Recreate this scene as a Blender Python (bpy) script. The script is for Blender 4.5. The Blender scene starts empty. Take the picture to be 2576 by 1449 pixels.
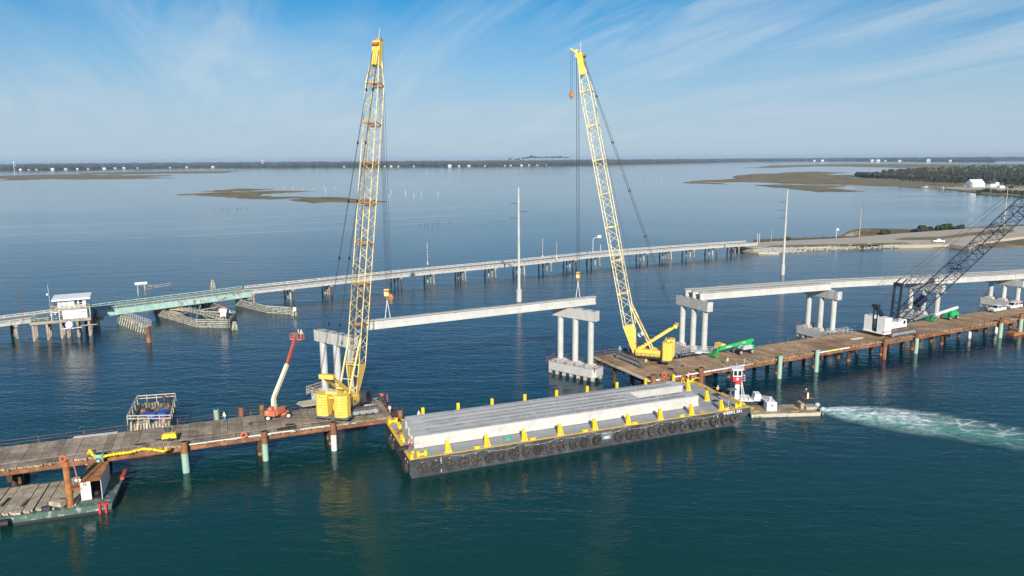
import bpy, math, random
from mathutils import Vector, Matrix
random.seed(7)
R = math.radians
scene = bpy.context.scene
COL = scene.collection

# ------------------------------------------------------------------ camera
FPX, CX, CY, CAMH = 1840.0, 1288.0, 724.5, 50.0      # lens in units of a 2576 px wide frame, eye height in metres
PITCH, ROLL = math.atan((CY - 400.0) / FPX), R(0.4)
cf = Vector((0, math.cos(PITCH), -math.sin(PITCH)))
_r0 = Vector((1, 0, 0)); _u0 = _r0.cross(cf)
cr = _r0 * math.cos(ROLL) - _u0 * math.sin(ROLL); cu = cr.cross(cf)
cam_d = bpy.data.cameras.new('camera'); cam = bpy.data.objects.new('camera', cam_d); COL.objects.link(cam)
cam.matrix_world = Matrix(((cr.x, cu.x, -cf.x, 0), (cr.y, cu.y, -cf.y, 0), (cr.z, cu.z, -cf.z, CAMH), (0, 0, 0, 1)))
cam_d.sensor_width = 36.0; cam_d.lens = 36.0 * FPX / 2576.0
cam_d.clip_start = 0.5; cam_d.clip_end = 90000
scene.camera = cam

# ------------------------------------------------------------------ light
SUN_EL, SUN_DIR_TO = 25.0, (-0.10, 0.995)              # shadows run away from the camera, a touch to the left
sd = bpy.data.lights.new('sun', 'SUN'); sd.energy = 5.0; sd.angle = R(0.5); sd.color = (1.0, 0.93, 0.82)
sun = bpy.data.objects.new('sun', sd); COL.objects.link(sun)
_l = Vector((SUN_DIR_TO[0], SUN_DIR_TO[1], 0)).normalized() * math.cos(R(SUN_EL)); _l.z = -math.sin(R(SUN_EL))
sun.rotation_euler = _l.to_track_quat('-Z', 'Y').to_euler()
sun_az = math.atan2(-_l.x, -_l.y)                       # clockwise from +Y

world = bpy.data.worlds.new('World'); scene.world = world; world.use_nodes = True
wn = world.node_tree; wn.nodes.clear()
def N(tree, typ, **kw):
    n = tree.nodes.new(typ)
    for k, v in kw.items():
        if k.startswith('i_'):
            n.inputs[k[2:].replace('_', ' ')].default_value = v
        else: setattr(n, k, v)
    return n
def LK(tree, a, b): tree.links.new(a, b)
def ramp(tree, fac, stops):
    r = tree.nodes.new('ShaderNodeValToRGB'); e = r.color_ramp.elements
    while len(e) < len(stops): e.new(0.5)
    for i, (p, c) in enumerate(stops):
        e[i].position = p; e[i].color = (c, c, c, 1) if isinstance(c, (int, float)) else (*c, 1)
    tree.links.new(fac, r.inputs['Fac']); return r
def math_n(tree, op, a, b=None, clamp=False):
    m = tree.nodes.new('ShaderNodeMath'); m.operation = op; m.use_clamp = clamp
    for i, v in enumerate((a, b)):
        if v is None: continue
        if isinstance(v, (int, float)): m.inputs[i].default_value = v
        else: tree.links.new(v, m.inputs[i])
    return m.outputs[0]
def mixc(tree, fac, a, b, mode='MIX'):
    m = tree.nodes.new('ShaderNodeMix'); m.data_type = 'RGBA'; m.blend_type = mode; m.clamp_factor = True
    for s, v in (('Factor', fac), ('A', a), ('B', b)):
        sock = [q for q in m.inputs if q.name == s and (q.type == ('VALUE' if s == 'Factor' else 'RGBA'))][0]
        if isinstance(v, (int, float)): sock.default_value = v
        elif isinstance(v, tuple): sock.default_value = (*v, 1) if len(v) == 3 else v
        else: tree.links.new(v, sock)
    return [q for q in m.outputs if q.type == 'RGBA'][0]

tc = N(wn, 'ShaderNodeTexCoord')
sep = N(wn, 'ShaderNodeSeparateXYZ'); LK(wn, tc.outputs['Generated'], sep.inputs[0])
zc = math_n(wn, 'MAXIMUM', sep.outputs['Z'], 0.004)
cmb = N(wn, 'ShaderNodeCombineXYZ'); LK(wn, sep.outputs['X'], cmb.inputs[0]); LK(wn, sep.outputs['Y'], cmb.inputs[1]); LK(wn, zc, cmb.inputs[2])
sky = N(wn, 'ShaderNodeTexSky', sky_type='NISHITA', sun_disc=False)
sky.sun_elevation = R(SUN_EL); sky.sun_rotation = sun_az
sky.air_density = 1.0; sky.dust_density = 0.3; sky.ozone_density = 3.0
LK(wn, cmb.outputs[0], sky.inputs['Vector'])
# high cirrus: noise on the plane a cloud layer would lie on
zi = math_n(wn, 'ADD', zc, 0.09)
cxp = math_n(wn, 'DIVIDE', sep.outputs['X'], zi); cyp = math_n(wn, 'DIVIDE', sep.outputs['Y'], zi)
cpl = N(wn, 'ShaderNodeCombineXYZ'); LK(wn, cxp, cpl.inputs[0]); LK(wn, cyp, cpl.inputs[1])
mpr = N(wn, 'ShaderNodeMapping'); mpr.inputs['Rotation'].default_value = (0, 0, R(-112)); LK(wn, cpl.outputs[0], mpr.inputs['Vector'])
mp = N(wn, 'ShaderNodeMapping'); mp.inputs['Scale'].default_value = (0.30, 1.7, 1); LK(wn, mpr.outputs[0], mp.inputs['Vector'])
n1 = N(wn, 'ShaderNodeTexNoise'); n1.inputs['Scale'].default_value = 1.15; n1.inputs['Detail'].default_value = 9; n1.inputs['Roughness'].default_value = 0.62; n1.inputs['Distortion'].default_value = 0.7
LK(wn, mp.outputs[0], n1.inputs['Vector'])
mp2 = N(wn, 'ShaderNodeMapping'); mp2.inputs['Scale'].default_value = (0.35, 0.6, 1); mp2.inputs['Location'].default_value = (3.1, 0.7, 0)
LK(wn, mpr.outputs[0], mp2.inputs['Vector'])
n2 = N(wn, 'ShaderNodeTexNoise'); n2.inputs['Scale'].default_value = 1.0; n2.inputs['Detail'].default_value = 3
LK(wn, mp2.outputs[0], n2.inputs['Vector'])
c1 = ramp(wn, n1.outputs['Fac'], [(0.38, 0.0), (0.64, 1.0)])
c2 = ramp(wn, n2.outputs['Fac'], [(0.36, 0.0), (0.62, 1.0)])
cov = math_n(wn, 'MULTIPLY', c1.outputs[0], math_n(wn, 'ADD', math_n(wn, 'MULTIPLY', c2.outputs[0], 0.85), 0.15))
veil = ramp(wn, sep.outputs['Z'], [(0.0, 0.88), (0.06, 0.78), (0.12, 0.45), (0.20, 0.06)])       # thin veil thickening to the horizon
low = ramp(wn, sep.outputs['Z'], [(0.0, 0.15), (0.06, 0.6), (0.11, 1.0), (0.21, 0.85), (0.34, 0.25), (0.6, 0.12)])
cov2 = math_n(wn, 'MULTIPLY', math_n(wn, 'MULTIPLY', cov, 0.78), low.outputs[0])
skyc = mixc(wn, 1.0, sky.outputs[0], (0.04, 0.54, 0.78), 'MULTIPLY')
cloud0 = mixc(wn, veil.outputs[0], skyc, (4.35, 4.9, 5.8))
cloud = mixc(wn, cov2, cloud0, (4.6, 5.55, 6.3))
bg = N(wn, 'ShaderNodeBackground'); bg.inputs['Strength'].default_value = 0.10
LK(wn, cloud, bg.inputs['Color'])
wo = N(wn, 'ShaderNodeOutputWorld'); LK(wn, bg.outputs[0], wo.inputs['Surface'])

scene.view_settings.view_transform = 'Standard'; scene.view_settings.look = 'None'
scene.view_settings.gamma = 1; scene.view_settings.use_curve_mapping = False
scene.view_settings.exposure = 0.30
scene.cycles.volume_bounces = 0
scene.cycles.max_bounces = 6

# ------------------------------------------------------------------ surveying: where a sight line meets a level
def P(x, y, z=0.0):
    d = cf + cr * ((x - CX) / FPX) - cu * ((y - CY) / FPX)
    return Vector((0, 0, CAMH)) + d * ((z - CAMH) / d.z)
def W(c, x, y, z=0.0): return P((c[0] + x / c[2]) * 0.6389, (c[1] + y / c[2]) * 0.6389, z)
def PJ(p):
    d = Vector(p) - Vector((0, 0, CAMH)); k = d.dot(cf)
    return CX + FPX * d.dot(cr) / k, CY - FPX * d.dot(cu) / k
def HT(y, b):
    lo, hi = -20.0, 300.0
    for _ in range(50):
        m = (lo + hi) / 2
        if PJ((b[0], b[1], m))[1] > y: lo = m
        else: hi = m
    return m

# ------------------------------------------------------------------ materials
MT = {}
def mat(name, col, rough=0.75, metal=0.0, var=0.25, scale=1.5, col2=None, amt=0.5, sc2=None, bump=0.0, bsc=20.0, stretch=None, rnd=0.0, spec=0.5, sharp=0.12, ws=None):
    m = bpy.data.materials.new(name); m.use_nodes = True; t = m.node_tree; b = t.nodes['Principled BSDF']
    b.inputs['Roughness'].default_value = rough; b.inputs['Metallic'].default_value = metal
    b.inputs['Specular IOR Level'].default_value = spec
    co = N(t, 'ShaderNodeTexCoord'); vec = co.outputs['Object']
    if stretch:
        mpn = N(t, 'ShaderNodeMapping'); mpn.inputs['Scale'].default_value = stretch; LK(t, vec, mpn.inputs[0]); vec = mpn.outputs[0]
    oi = N(t, 'ShaderNodeObjectInfo')
    va = N(t, 'ShaderNodeVectorMath', operation='ADD'); LK(t, vec, va.inputs[0])
    cb = N(t, 'ShaderNodeCombineXYZ'); rr = math_n(t, 'MULTIPLY', oi.outputs['Random'], 57.0)
    for i in range(3): LK(t, rr, cb.inputs[i])
    LK(t, cb.outputs[0], va.inputs[1]); vec = va.outputs[0]
    n = N(t, 'ShaderNodeTexNoise'); n.inputs['Scale'].default_value = scale; n.inputs['Detail'].default_value = 5; n.inputs['Roughness'].default_value = 0.6
    LK(t, vec, n.inputs['Vector'])
    lo = tuple(c * (1 - var) for c in col); hi = tuple(min(1, c * (1 + var)) for c in col)
    c = ramp(t, n.outputs['Fac'], [(0.3, lo), (0.7, hi)]).outputs[0]
    if col2:
        n2 = N(t, 'ShaderNodeTexNoise'); n2.inputs['Scale'].default_value = sc2 or scale * 0.7; n2.inputs['Detail'].default_value = 6; n2.inputs['Roughness'].default_value = 0.65
        LK(t, vec, n2.inputs['Vector'])
        k = ramp(t, n2.outputs['Fac'], [(1 - amt - sharp * .5 if amt < .9 else 0.05, 0.0), (min(1, 1 - amt + sharp * .5), 1.0)]).outputs[0]
        c = mixc(t, k, c, col2)
    if ws:                                             # stains that run on across neighbouring pieces
        wc, wa, wsc, wst = ws; gp = N(t, 'ShaderNodeNewGeometry'); mw = N(t, 'ShaderNodeMapping'); mw.inputs['Rotation'].default_value = (0, 0, R(-24)); mw.inputs['Scale'].default_value = wst; LK(t, gp.outputs['Position'], mw.inputs[0])
        nw_ = N(t, 'ShaderNodeTexNoise'); nw_.inputs['Scale'].default_value = wsc; nw_.inputs['Detail'].default_value = 7; nw_.inputs['Roughness'].default_value = 0.7; LK(t, mw.outputs[0], nw_.inputs['Vector'])
        c = mixc(t, math_n(t, 'MULTIPLY', ramp(t, nw_.outputs['Fac'], [(1 - wa - .07, 0.0), (1 - wa + .10, 1.0)]).outputs[0], .8), c, wc)
    if rnd:
        v = math_n(t, 'ADD', math_n(t, 'MULTIPLY', oi.outputs['Random'], 2 * rnd), 1 - rnd)
        cv = N(t, 'ShaderNodeCombineXYZ')
        for i in range(3): LK(t, v, cv.inputs[i])
        c = mixc(t, 1.0, c, cv.outputs[0], 'MULTIPLY')
    LK(t, c, b.inputs['Base Color'])
    if bump:
        nb = N(t, 'ShaderNodeTexNoise'); nb.inputs['Scale'].default_value = bsc; nb.inputs['Detail'].default_value = 4
        LK(t, vec, nb.inputs['Vector'])
        bm = N(t, 'ShaderNodeBump'); bm.inputs['Strength'].default_value = bump; bm.inputs['Distance'].default_value = 0.05
        LK(t, nb.outputs['Fac'], bm.inputs['Height']); LK(t, bm.outputs[0], b.inputs['Normal'])
    MT[name] = m; return m
mat('concrete', (0.52, 0.51, 0.48), 0.85, var=0.10, scale=0.8, col2=(0.45, 0.43, 0.40), amt=0.42, sc2=0.5, bump=0.15, sharp=.35, rnd=.04, ws=((0.36, 0.34, 0.31), 0.44, 1.1, (1, 1, 0.12)))
mat('concrete_light', (0.54, 0.53, 0.50), 0.85, var=0.07, scale=1.2, col2=(0.42, 0.405, 0.38), amt=0.42, sc2=0.35, bump=0.1, sharp=.35, rnd=.04, ws=((0.40, 0.385, 0.355), 0.38, 1.1, (1, 1, 0.12)))
mat('concrete_top', (0.52, 0.52, 0.52), 0.9, var=0.18, scale=3.0, col2=(0.50, 0.49, 0.47), amt=0.5, sc2=0.6, bump=0.3, sharp=.3, ws=((0.33, 0.33, 0.33), 0.45, 0.5, (0.5, 1, 1)))
mat('concrete_warm', (0.36, 0.31, 0.24), 0.9, var=0.18, scale=0.7, col2=(0.20, 0.16, 0.12), amt=0.42, bump=0.2, sharp=.2)
mat('concrete_stain', (0.42, 0.34, 0.24), 0.9, var=0.2, scale=2.0, col2=(0.20, 0.11, 0.05), amt=0.45)
mat('asphalt', (0.27, 0.245, 0.22), 0.9, var=0.15, scale=0.3, col2=(0.34, 0.31, 0.27), amt=0.45)
mat('crane_yellow', (0.86, 0.58, 0.10), 0.5, var=0.08, scale=1.0, col2=(0.55, 0.33, 0.05), amt=0.30, sc2=2.0, ws=((0.42, 0.25, 0.06), 0.34, 1.6, (1, 1, 0.4)))
mat('boom_yellow', (0.82, 0.64, 0.28), 0.6, var=0.12, scale=0.6, col2=(0.52, 0.22, 0.05), amt=0.42, sc2=0.35)
mat('boom_pale', (0.87, 0.76, 0.46), 0.6, var=0.08, scale=0.6, col2=(0.60, 0.42, 0.12), amt=0.36, sc2=0.4)
mat('rusty_mark', (0.40, 0.18, 0.055), 0.85, var=0.4, scale=2)
mat('paint_yellow', (0.86, 0.60, 0.02), 0.5, var=0.10, scale=1.5, col2=(0.62, 0.38, 0.05), amt=0.33)
mat('deck_yellow', (0.80, 0.47, 0.05), 0.6, var=0.12, scale=0.8, col2=(0.60, 0.42, 0.18), amt=0.36, sc2=.7)
mat('rust', (0.20, 0.085, 0.04), 0.85, var=0.35, scale=0.8, col2=(0.33, 0.15, 0.07), amt=0.45, bump=0.2)
mat('rust_orange', (0.42, 0.16, 0.05), 0.85, var=0.35, scale=1.2, col2=(0.22, 0.10, 0.06), amt=0.45)
mat('rust_dark', (0.075, 0.04, 0.028), 0.9, var=0.4, scale=1.0, col2=(0.22, 0.09, 0.04), amt=0.4)
mat('timber_grey', (0.42, 0.325, 0.225), 0.92, var=0.30, scale=0.9, col2=(0.23, 0.18, 0.13), amt=0.44, sc2=0.33, bump=0.3, stretch=(1, 1, 1), rnd=0.22, sharp=.3, ws=((0.13, 0.1, 0.075), 0.47, 0.22, (0.35, 1, 1)))
mat('timber_brown', (0.45, 0.30, 0.18), 0.92, var=0.26, scale=0.8, col2=(0.22, 0.135, 0.08), amt=0.42, sc2=0.3, bump=0.3, rnd=0.16, sharp=.35, ws=((0.2, 0.115, 0.06), 0.46, 0.2, (0.3, 1, 1)))
mat('timber_tan', (0.47, 0.39, 0.28), 0.92, var=0.22, scale=1.2, col2=(0.18, 0.15, 0.11), amt=0.42, bump=0.2, rnd=0.15, sharp=.3)
mat('timber_dark', (0.07, 0.06, 0.05), 0.95, var=0.3, scale=1)
mat('timber_pale', (0.50, 0.43, 0.32), 0.9, var=0.15, scale=2, rnd=.1)
mat('timber_weathered', (0.50, 0.47, 0.38), 0.9, var=0.25, scale=1.5, col2=(0.16, 0.17, 0.11), amt=0.45, rnd=0.15)
mat('pile_green', (0.30, 0.47, 0.36), 0.7, var=0.15, scale=1.0, col2=(0.30, 0.20, 0.09), amt=0.36, sc2=1.0, stretch=(2, 2, .3))
mat('pile_white', (0.75, 0.74, 0.68), 0.7, var=0.08, scale=1.0, col2=(0.5, 0.38, 0.2), amt=0.3)
mat('hull_black', (0.040, 0.046, 0.056), 0.55, var=0.3, scale=0.5, col2=(0.10, 0.11, 0.12), amt=0.40, sc2=0.8, sharp=.3, ws=((0.13, 0.12, 0.11), 0.4, 0.7, (1, 1, 0.3)))
mat('boot_black', (0.02, 0.02, 0.022), 0.6, var=0.3)
mat('deck_grey', (0.31, 0.31, 0.325), 0.7, var=0.07, scale=0.4, col2=(0.40, 0.38, 0.36), amt=0.38, sc2=0.5, sharp=.4, ws=((0.42, 0.4, 0.37), 0.4, 0.35, (1, 1, 1)))
mat('tyre', (0.028, 0.026, 0.024), 0.85, var=0.35, scale=3, col2=(0.085, 0.072, 0.058), amt=0.45, rnd=.3)
mat('white', (0.80, 0.80, 0.78), 0.5, var=0.05, scale=1)
mat('white_dirty', (0.70, 0.66, 0.58), 0.6, var=0.12, scale=1.2, col2=(0.42, 0.24, 0.12), amt=0.33)
mat('cream', (0.76, 0.70, 0.50), 0.5, var=0.06, scale=1)
mat('lift_orange', (0.60, 0.16, 0.08), 0.55, var=0.12, scale=1.5, col2=(0.75, 0.36, 0.24), amt=0.4)
mat('lift_red', (0.42, 0.075, 0.05), 0.55, var=0.1, scale=1)
mat('red', (0.62, 0.035, 0.045), 0.5, var=0.08)
mat('ring_orange', (0.85, 0.11, 0.03), 0.6, var=0.05)
mat('lift_green', (0.02, 0.40, 0.10), 0.45, var=0.06)
mat('grey_plastic', (0.42, 0.45, 0.46), 0.5, var=0.05)
mat('dark_steel', (0.035, 0.042, 0.055), 0.6, var=0.3, scale=2)
mat('black', (0.012, 0.012, 0.014), 0.6, var=0.2)
mat('track_steel', (0.13, 0.125, 0.12), 0.75, var=0.3, scale=1.5, col2=(0.16, 0.10, 0.06), amt=0.45)
mat('track_frame', (0.26, 0.29, 0.30), 0.65, var=0.2, scale=1.5, col2=(0.18, 0.14, 0.10), amt=0.4)
mat('boom_navy', (0.018, 0.024, 0.045), 0.5, var=0.3, scale=1)
mat('mint', (0.30, 0.50, 0.43), 0.65, var=0.08, scale=0.5, col2=(0.50, 0.60, 0.55), amt=0.42, sc2=0.35, sharp=.3)
mat('mint_worn', (0.40, 0.55, 0.49), 0.65, var=0.08, scale=0.5, col2=(0.27, 0.12, 0.11), amt=0.46, sc2=0.55, rnd=.05)
mat('blue', (0.02, 0.09, 0.40), 0.5, var=0.08)
mat('navy_box', (0.02, 0.045, 0.13), 0.5, var=0.1)
mat('rope', (0.45, 0.40, 0.30), 0.9)
mat('wire', (0.045, 0.045, 0.055), 0.5)
mat('sling', (0.62, 0.60, 0.58), 0.8)
mat('teal_rope', (0.10, 0.42, 0.32), 0.8, var=0.3, scale=6)
mat('skin', (0.48, 0.28, 0.19), 0.6, var=0.05)
mat('hiviz', (0.70, 0.88, 0.18), 0.7, var=0.1); mat('vest_orange', (0.90, 0.25, 0.06), 0.7, var=0.15, scale=6, col2=(0.85, 0.75, 0.2), amt=0.42, sc2=5)
mat('shirt_white', (0.75, 0.75, 0.72), 0.8); mat('shirt_red', (0.55, 0.04, 0.07), 0.8); mat('jeans', (0.16, 0.23, 0.36), 0.85, var=.2); mat('khaki', (0.38, 0.30, 0.20), 0.85, var=.2)
mat('brown_coat', (0.13, 0.06, 0.05), 0.85, var=.2); mat('pants_dark', (0.045, 0.045, 0.06), 0.85)
mat('marsh', (0.24, 0.16, 0.07), 0.95, var=0.35, scale=0.05, col2=(0.12, 0.10, 0.04), amt=0.5, sc2=0.03, bump=0.0)
mat('grass_bank', (0.15, 0.14, 0.055), 0.95, var=0.3, scale=0.3, col2=(0.22, 0.15, 0.08), amt=0.47, sc2=0.06)
mat('sand', (0.50, 0.42, 0.32), 0.95, var=0.10, scale=0.2, col2=(0.33, 0.27, 0.20), amt=0.42, sc2=0.05, sharp=.4)
mat('road_pale', (0.42, 0.38, 0.33), 0.9, var=0.06, scale=0.2)  # pale, nearly even tone of the causeway road
mat('rock', (0.42, 0.42, 0.40), 0.9, var=0.25, scale=1.0, rnd=0.25)
mat('forest_far', (0.022, 0.030, 0.018), 0.95, var=0.4, scale=0.02, col2=(0.085, 0.062, 0.045), amt=0.42, sc2=0.008, sharp=.3)
mat('foliage', (0.018, 0.030, 0.010), 0.9, var=0.5, scale=0.25, col2=(0.045, 0.038, 0.02), amt=0.42, sc2=0.12, rnd=0.25, sharp=.3)
mat('foliage_dry', (0.085, 0.065, 0.038), 0.9, var=0.4, scale=0.3, rnd=0.2)
mat('bark', (0.17, 0.135, 0.11), 0.9, var=0.3, scale=1)
mat('roof_dark', (0.05, 0.055, 0.07), 0.7, var=.15); mat('roof_metal', (0.72, 0.74, 0.76), 0.4, var=.03); mat('roof_brown', (0.30, 0.20, 0.16), 0.8)
mat('glass_dark', (0.015, 0.02, 0.03), 0.12, var=.1, spec=.8)
mat('tower_blue', (0.45, 0.66, 0.75), 0.6, var=.05)
mat('interior', (0.015, 0.014, 0.013), 0.9)
mat('grey_panel', (0.13, 0.15, 0.17), 0.6, var=.1)
mat('primer_green', (0.07, 0.12, 0.10), 0.75, var=.2, scale=1, col2=(0.34, 0.36, 0.33), amt=0.42, sc2=1.3)
mat('rebar_steel', (0.13, 0.115, 0.10), 0.8)
mat('foam_white', (0.7, 0.72, 0.72), 0.9)
def M_(*names): return [MT[n] for n in names]

# ------------------------------------------------------------------ mesh builder
class MB:
    def __init__(s): s.v = []; s.f = []; s.m = []; s.sm = False
    def add(s, vs, fs, mi=0):
        o = len(s.v); s.v += [tuple(q) for q in vs]; s.f += [tuple(i + o for i in f) for f in fs]; s.m += [mi] * len(fs); return s
    def hexa(s, b, t, mi=0):                       # bottom 4, top 4 (counter-clockwise from above)
        return s.add(list(b) + list(t), [(3, 2, 1, 0), (4, 5, 6, 7), (0, 1, 5, 4), (1, 2, 6, 5), (2, 3, 7, 6), (3, 0, 4, 7)], mi)
    def box(s, cx, cy, cz, sx, sy, sz, rz=0.0, mi=0):      # cz = centre
        c, n = math.cos(rz), math.sin(rz); q = []
        for dz in (-.5, .5):
            for dx, dy in ((-.5, -.5), (.5, -.5), (.5, .5), (-.5, .5)):
                X, Y = dx * sx, dy * sy; q.append((cx + X * c - Y * n, cy + X * n + Y * c, cz + dz * sz))
        return s.hexa(q[:4], q[4:], mi)
    def b0(s, x0, y0, z0, x1, y1, z1, mi=0): return s.box((x0 + x1) / 2, (y0 + y1) / 2, (z0 + z1) / 2, abs(x1 - x0), abs(y1 - y0), abs(z1 - z0), 0, mi)
    def bar(s, p, q, w, h=None, mi=0, up=(0, 0, 1)):
        p, q = Vector(p), Vector(q); h = h or w; d = (q - p)
        if d.length < 1e-6: return s
        d.normalize(); U = Vector(up)
        if abs(d.dot(U)) > .98: U = Vector((1, 0, 0))
        a = d.cross(U).normalized() * (w / 2); b = a.cross(d).normalized() * (h / 2)
        k = [-a - b, a - b, a + b, -a + b]
        return s.add([p + i for i in k] + [q + i for i in k], [(0, 1, 2, 3), (7, 6, 5, 4), (4, 5, 1, 0), (5, 6, 2, 1), (6, 7, 3, 2), (7, 4, 0, 3)], mi)
    def tube(s, p, q, r, r2=None, n=8, mi=0, cap=True):
        p, q = Vector(p), Vector(q); r2 = r if r2 is None else r2; d = (q - p)
        if d.length < 1e-6: return s
        d.normalize(); U = Vector((0, 0, 1)) if abs(d.z) < .95 else Vector((1, 0, 0))
        a = d.cross(U).normalized(); b = a.cross(d)
        vs = [p + (a * math.cos(2 * math.pi * i / n) + b * math.sin(2 * math.pi * i / n)) * r for i in range(n)] + \
             [q + (a * math.cos(2 * math.pi * i / n) + b * math.sin(2 * math.pi * i / n)) * r2 for i in range(n)]
        fs = [(i + n, (i + 1) % n + n, (i + 1) % n, i) for i in range(n)]
        if cap: fs += [tuple(range(n)), tuple(range(2 * n - 1, n - 1, -1))]
        return s.add(vs, fs, mi)
    def path(s, pts, r, n=6, mi=0):
        for a, b in zip(pts[:-1], pts[1:]): s.tube(a, b, r, r, n, mi)
        return s
    def torus(s, c, axis, R0, r, n=20, k=8, mi=0, flat=1.0):
        A = Vector(axis).normalized(); U = Vector((0, 0, 1)) if abs(A.z) < .9 else Vector((1, 0, 0))
        a = A.cross(U).normalized(); b = A.cross(a); C = Vector(c); vs = []; fs = []
        for i in range(n):
            d = a * math.cos(2 * math.pi * i / n) + b * math.sin(2 * math.pi * i / n)
            for j in range(k):
                t = 2 * math.pi * (j + .5) / k; vs.append(C + d * (R0 + r * math.cos(t)) + A * (r * flat * math.sin(t)))
        for i in range(n):
            for j in range(k): fs.append((i * k + j, ((i + 1) % n) * k + j, ((i + 1) % n) * k + (j + 1) % k, i * k + (j + 1) % k))
        return s.add(vs, fs, mi)
    def prism(s, poly, z0, z1, mi=0):
        n = len(poly); vs = [(x, y, z0) for x, y in poly] + [(x, y, z1) for x, y in poly]
        return s.add(vs, [tuple(range(n - 1, -1, -1)), tuple(range(n, 2 * n))] + [(i, (i + 1) % n, (i + 1) % n + n, i + n) for i in range(n)], mi)
    def sweep(s, prof, p, q, mi=0, side=None):             # closed profile (across, up) run from p to q
        p, q = Vector(p), Vector(q); d = (q - p).normalized(); a = side or d.cross(Vector((0, 0, 1))).normalized(); n = len(prof)
        up = Vector((0, 0, 1))
        vs = [p + a * x + up * z for x, z in prof] + [q + a * x + up * z for x, z in prof]
        return s.add(vs, [(i, (i + 1) % n, (i + 1) % n + n, i + n) for i in range(n)] + [tuple(range(n - 1, -1, -1)), tuple(range(n, 2 * n))], mi)
    def ball(s, c, r, n=8, k=5, mi=0, sc=(1, 1, 1), j=0.0):
        vs = [(c[0], c[1], c[2] - r * sc[2])]
        for i in range(1, k):
            t = math.pi * i / k
            for q in range(n):
                f = 1 + random.uniform(-j, j)
                vs.append((c[0] + r * sc[0] * f * math.sin(t) * math.cos(2 * math.pi * q / n), c[1] + r * sc[1] * f * math.sin(t) * math.sin(2 * math.pi * q / n), c[2] - r * sc[2] * f * math.cos(t)))
        vs.append((c[0], c[1], c[2] + r * sc[2])); L = len(vs) - 1; fs = []
        for q in range(n): fs.append((0, 1 + (q + 1) % n, 1 + q)); fs.append((L, L - n + q, L - n + (q + 1) % n))
        for i in range(k - 2):
            for q in range(n): a = 1 + i * n; fs.append((a + q, a + (q + 1) % n, a + n + (q + 1) % n, a + n + q))
        return s.add(vs, fs, mi)
    def mesh(s, name, mats):
        me = bpy.data.meshes.new(name); me.from_pydata(s.v, [], s.f)
        for m in mats: me.materials.append(m)
        if len(mats) > 1: me.polygons.foreach_set('material_index', s.m)
        if s.sm: me.polygons.foreach_set('use_smooth', [True] * len(me.polygons))
        me.update(); return me
    def build(s, name, mats, parent=None, loc=(0, 0, 0), rz=0.0):
        if isinstance(mats, str): mats = [mats]
        o = bpy.data.objects.new(name, s.mesh(name, [MT[m] if isinstance(m, str) else m for m in mats])); COL.objects.link(o)
        o.location = loc; o.rotation_euler = (0, 0, rz)
        if parent: o.parent = parent
        return o
def tag(o, label=None, cat=None, group=None, kind=None):
    for k, v in (('label', label), ('category', cat), ('group', group), ('kind', kind)):
        if v: o[k] = v
    return o
def thing(name, label, cat, loc=(0, 0, 0), rz=0.0, group=None):
    o = bpy.data.objects.new(name, None); o.empty_display_size = .5; COL.objects.link(o)
    o.location = loc; o.rotation_euler = (0, 0, rz); return tag(o, label, cat, group)
def inst(me, name, parent=None, loc=(0, 0, 0), rot=(0, 0, 0), sc=None):
    o = bpy.data.objects.new(name, me); COL.objects.link(o); o.location = loc; o.rotation_euler = rot
    if sc: o.scale = sc
    if parent: o.parent = parent
    return o
KIDS = {}
def copy_tree(o, parent=None):
    c = o.copy(); COL.objects.link(c); c.parent = parent
    for ch in [q for q in COL.objects if q.parent == o]: copy_tree(ch, c)
    return c
ORD = ['first', 'second', 'third', 'fourth', 'fifth', 'sixth', 'seventh', 'eighth', 'ninth', 'tenth', 'eleventh', 'twelfth', 'thirteenth', 'fourteenth', 'fifteenth',
       'sixteenth', 'seventeenth', 'eighteenth', 'nineteenth', 'twentieth', 'twenty-first', 'twenty-second', 'twenty-third', 'twenty-fourth', 'twenty-fifth', 'twenty-sixth',
       'twenty-seventh', 'twenty-eighth', 'twenty-ninth', 'thirtieth', 'thirty-first', 'thirty-second', 'thirty-third', 'thirty-fourth', 'thirty-fifth']
def text_mesh(txt, size, depth=0.01, bold=0.0, spacing=1.0):
    cu_ = bpy.data.curves.new('lettering', 'FONT'); cu_.body = txt; cu_.size = size; cu_.extrude = depth; cu_.offset = bold; cu_.space_character = spacing
    cu_.align_x = 'CENTER'; cu_.align_y = 'CENTER'; cu_.resolution_u = 2
    o = bpy.data.objects.new('lettering', cu_); COL.objects.link(o)
    dg = bpy.context.evaluated_depsgraph_get(); me = bpy.data.meshes.new_from_object(o.evaluated_get(dg))
    bpy.data.objects.remove(o); return me
def lettering(txt, size, m, parent, loc, rot, depth=0.01, bold=0.0, spacing=1.0, name='lettering'):
    me = text_mesh(txt, size, depth, bold, spacing); me.materials.clear(); me.materials.append(MT[m]); o = inst(me, name, parent, loc, rot); return o
class Fr:                                             # plan frame: origin, heading
    def __init__(s, o, a): s.o = Vector((o[0], o[1], 0)); s.a = a; s.x = Vector((math.cos(a), math.sin(a), 0)); s.y = Vector((-math.sin(a), math.cos(a), 0))
    def w(s, x, y, z=0): return s.o + s.x * x + s.y * y + Vector((0, 0, z))
    def l(s, p): d = Vector((p[0], p[1], 0)) - s.o; return Vector((d.dot(s.x), d.dot(s.y), p[2]))
R1 = (0, 1000, 2.576); R2 = (0, 1500, 2.415); R3 = (900, 1200, 2.634); R4 = (1450, 1450, 2.898); R5 = (2200, 1400, 2.862); R6 = (2050, 1050, 3.22)
R7 = (2600, 1050, 3.22); R8 = (3200, 1000, 2.898); H6 = (2800, 1420, 5.573); H7 = (1400, 1650, 4.829); H8 = (1150, 1380, 4.831); K2 = (0, 1750, 4.025)
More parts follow.
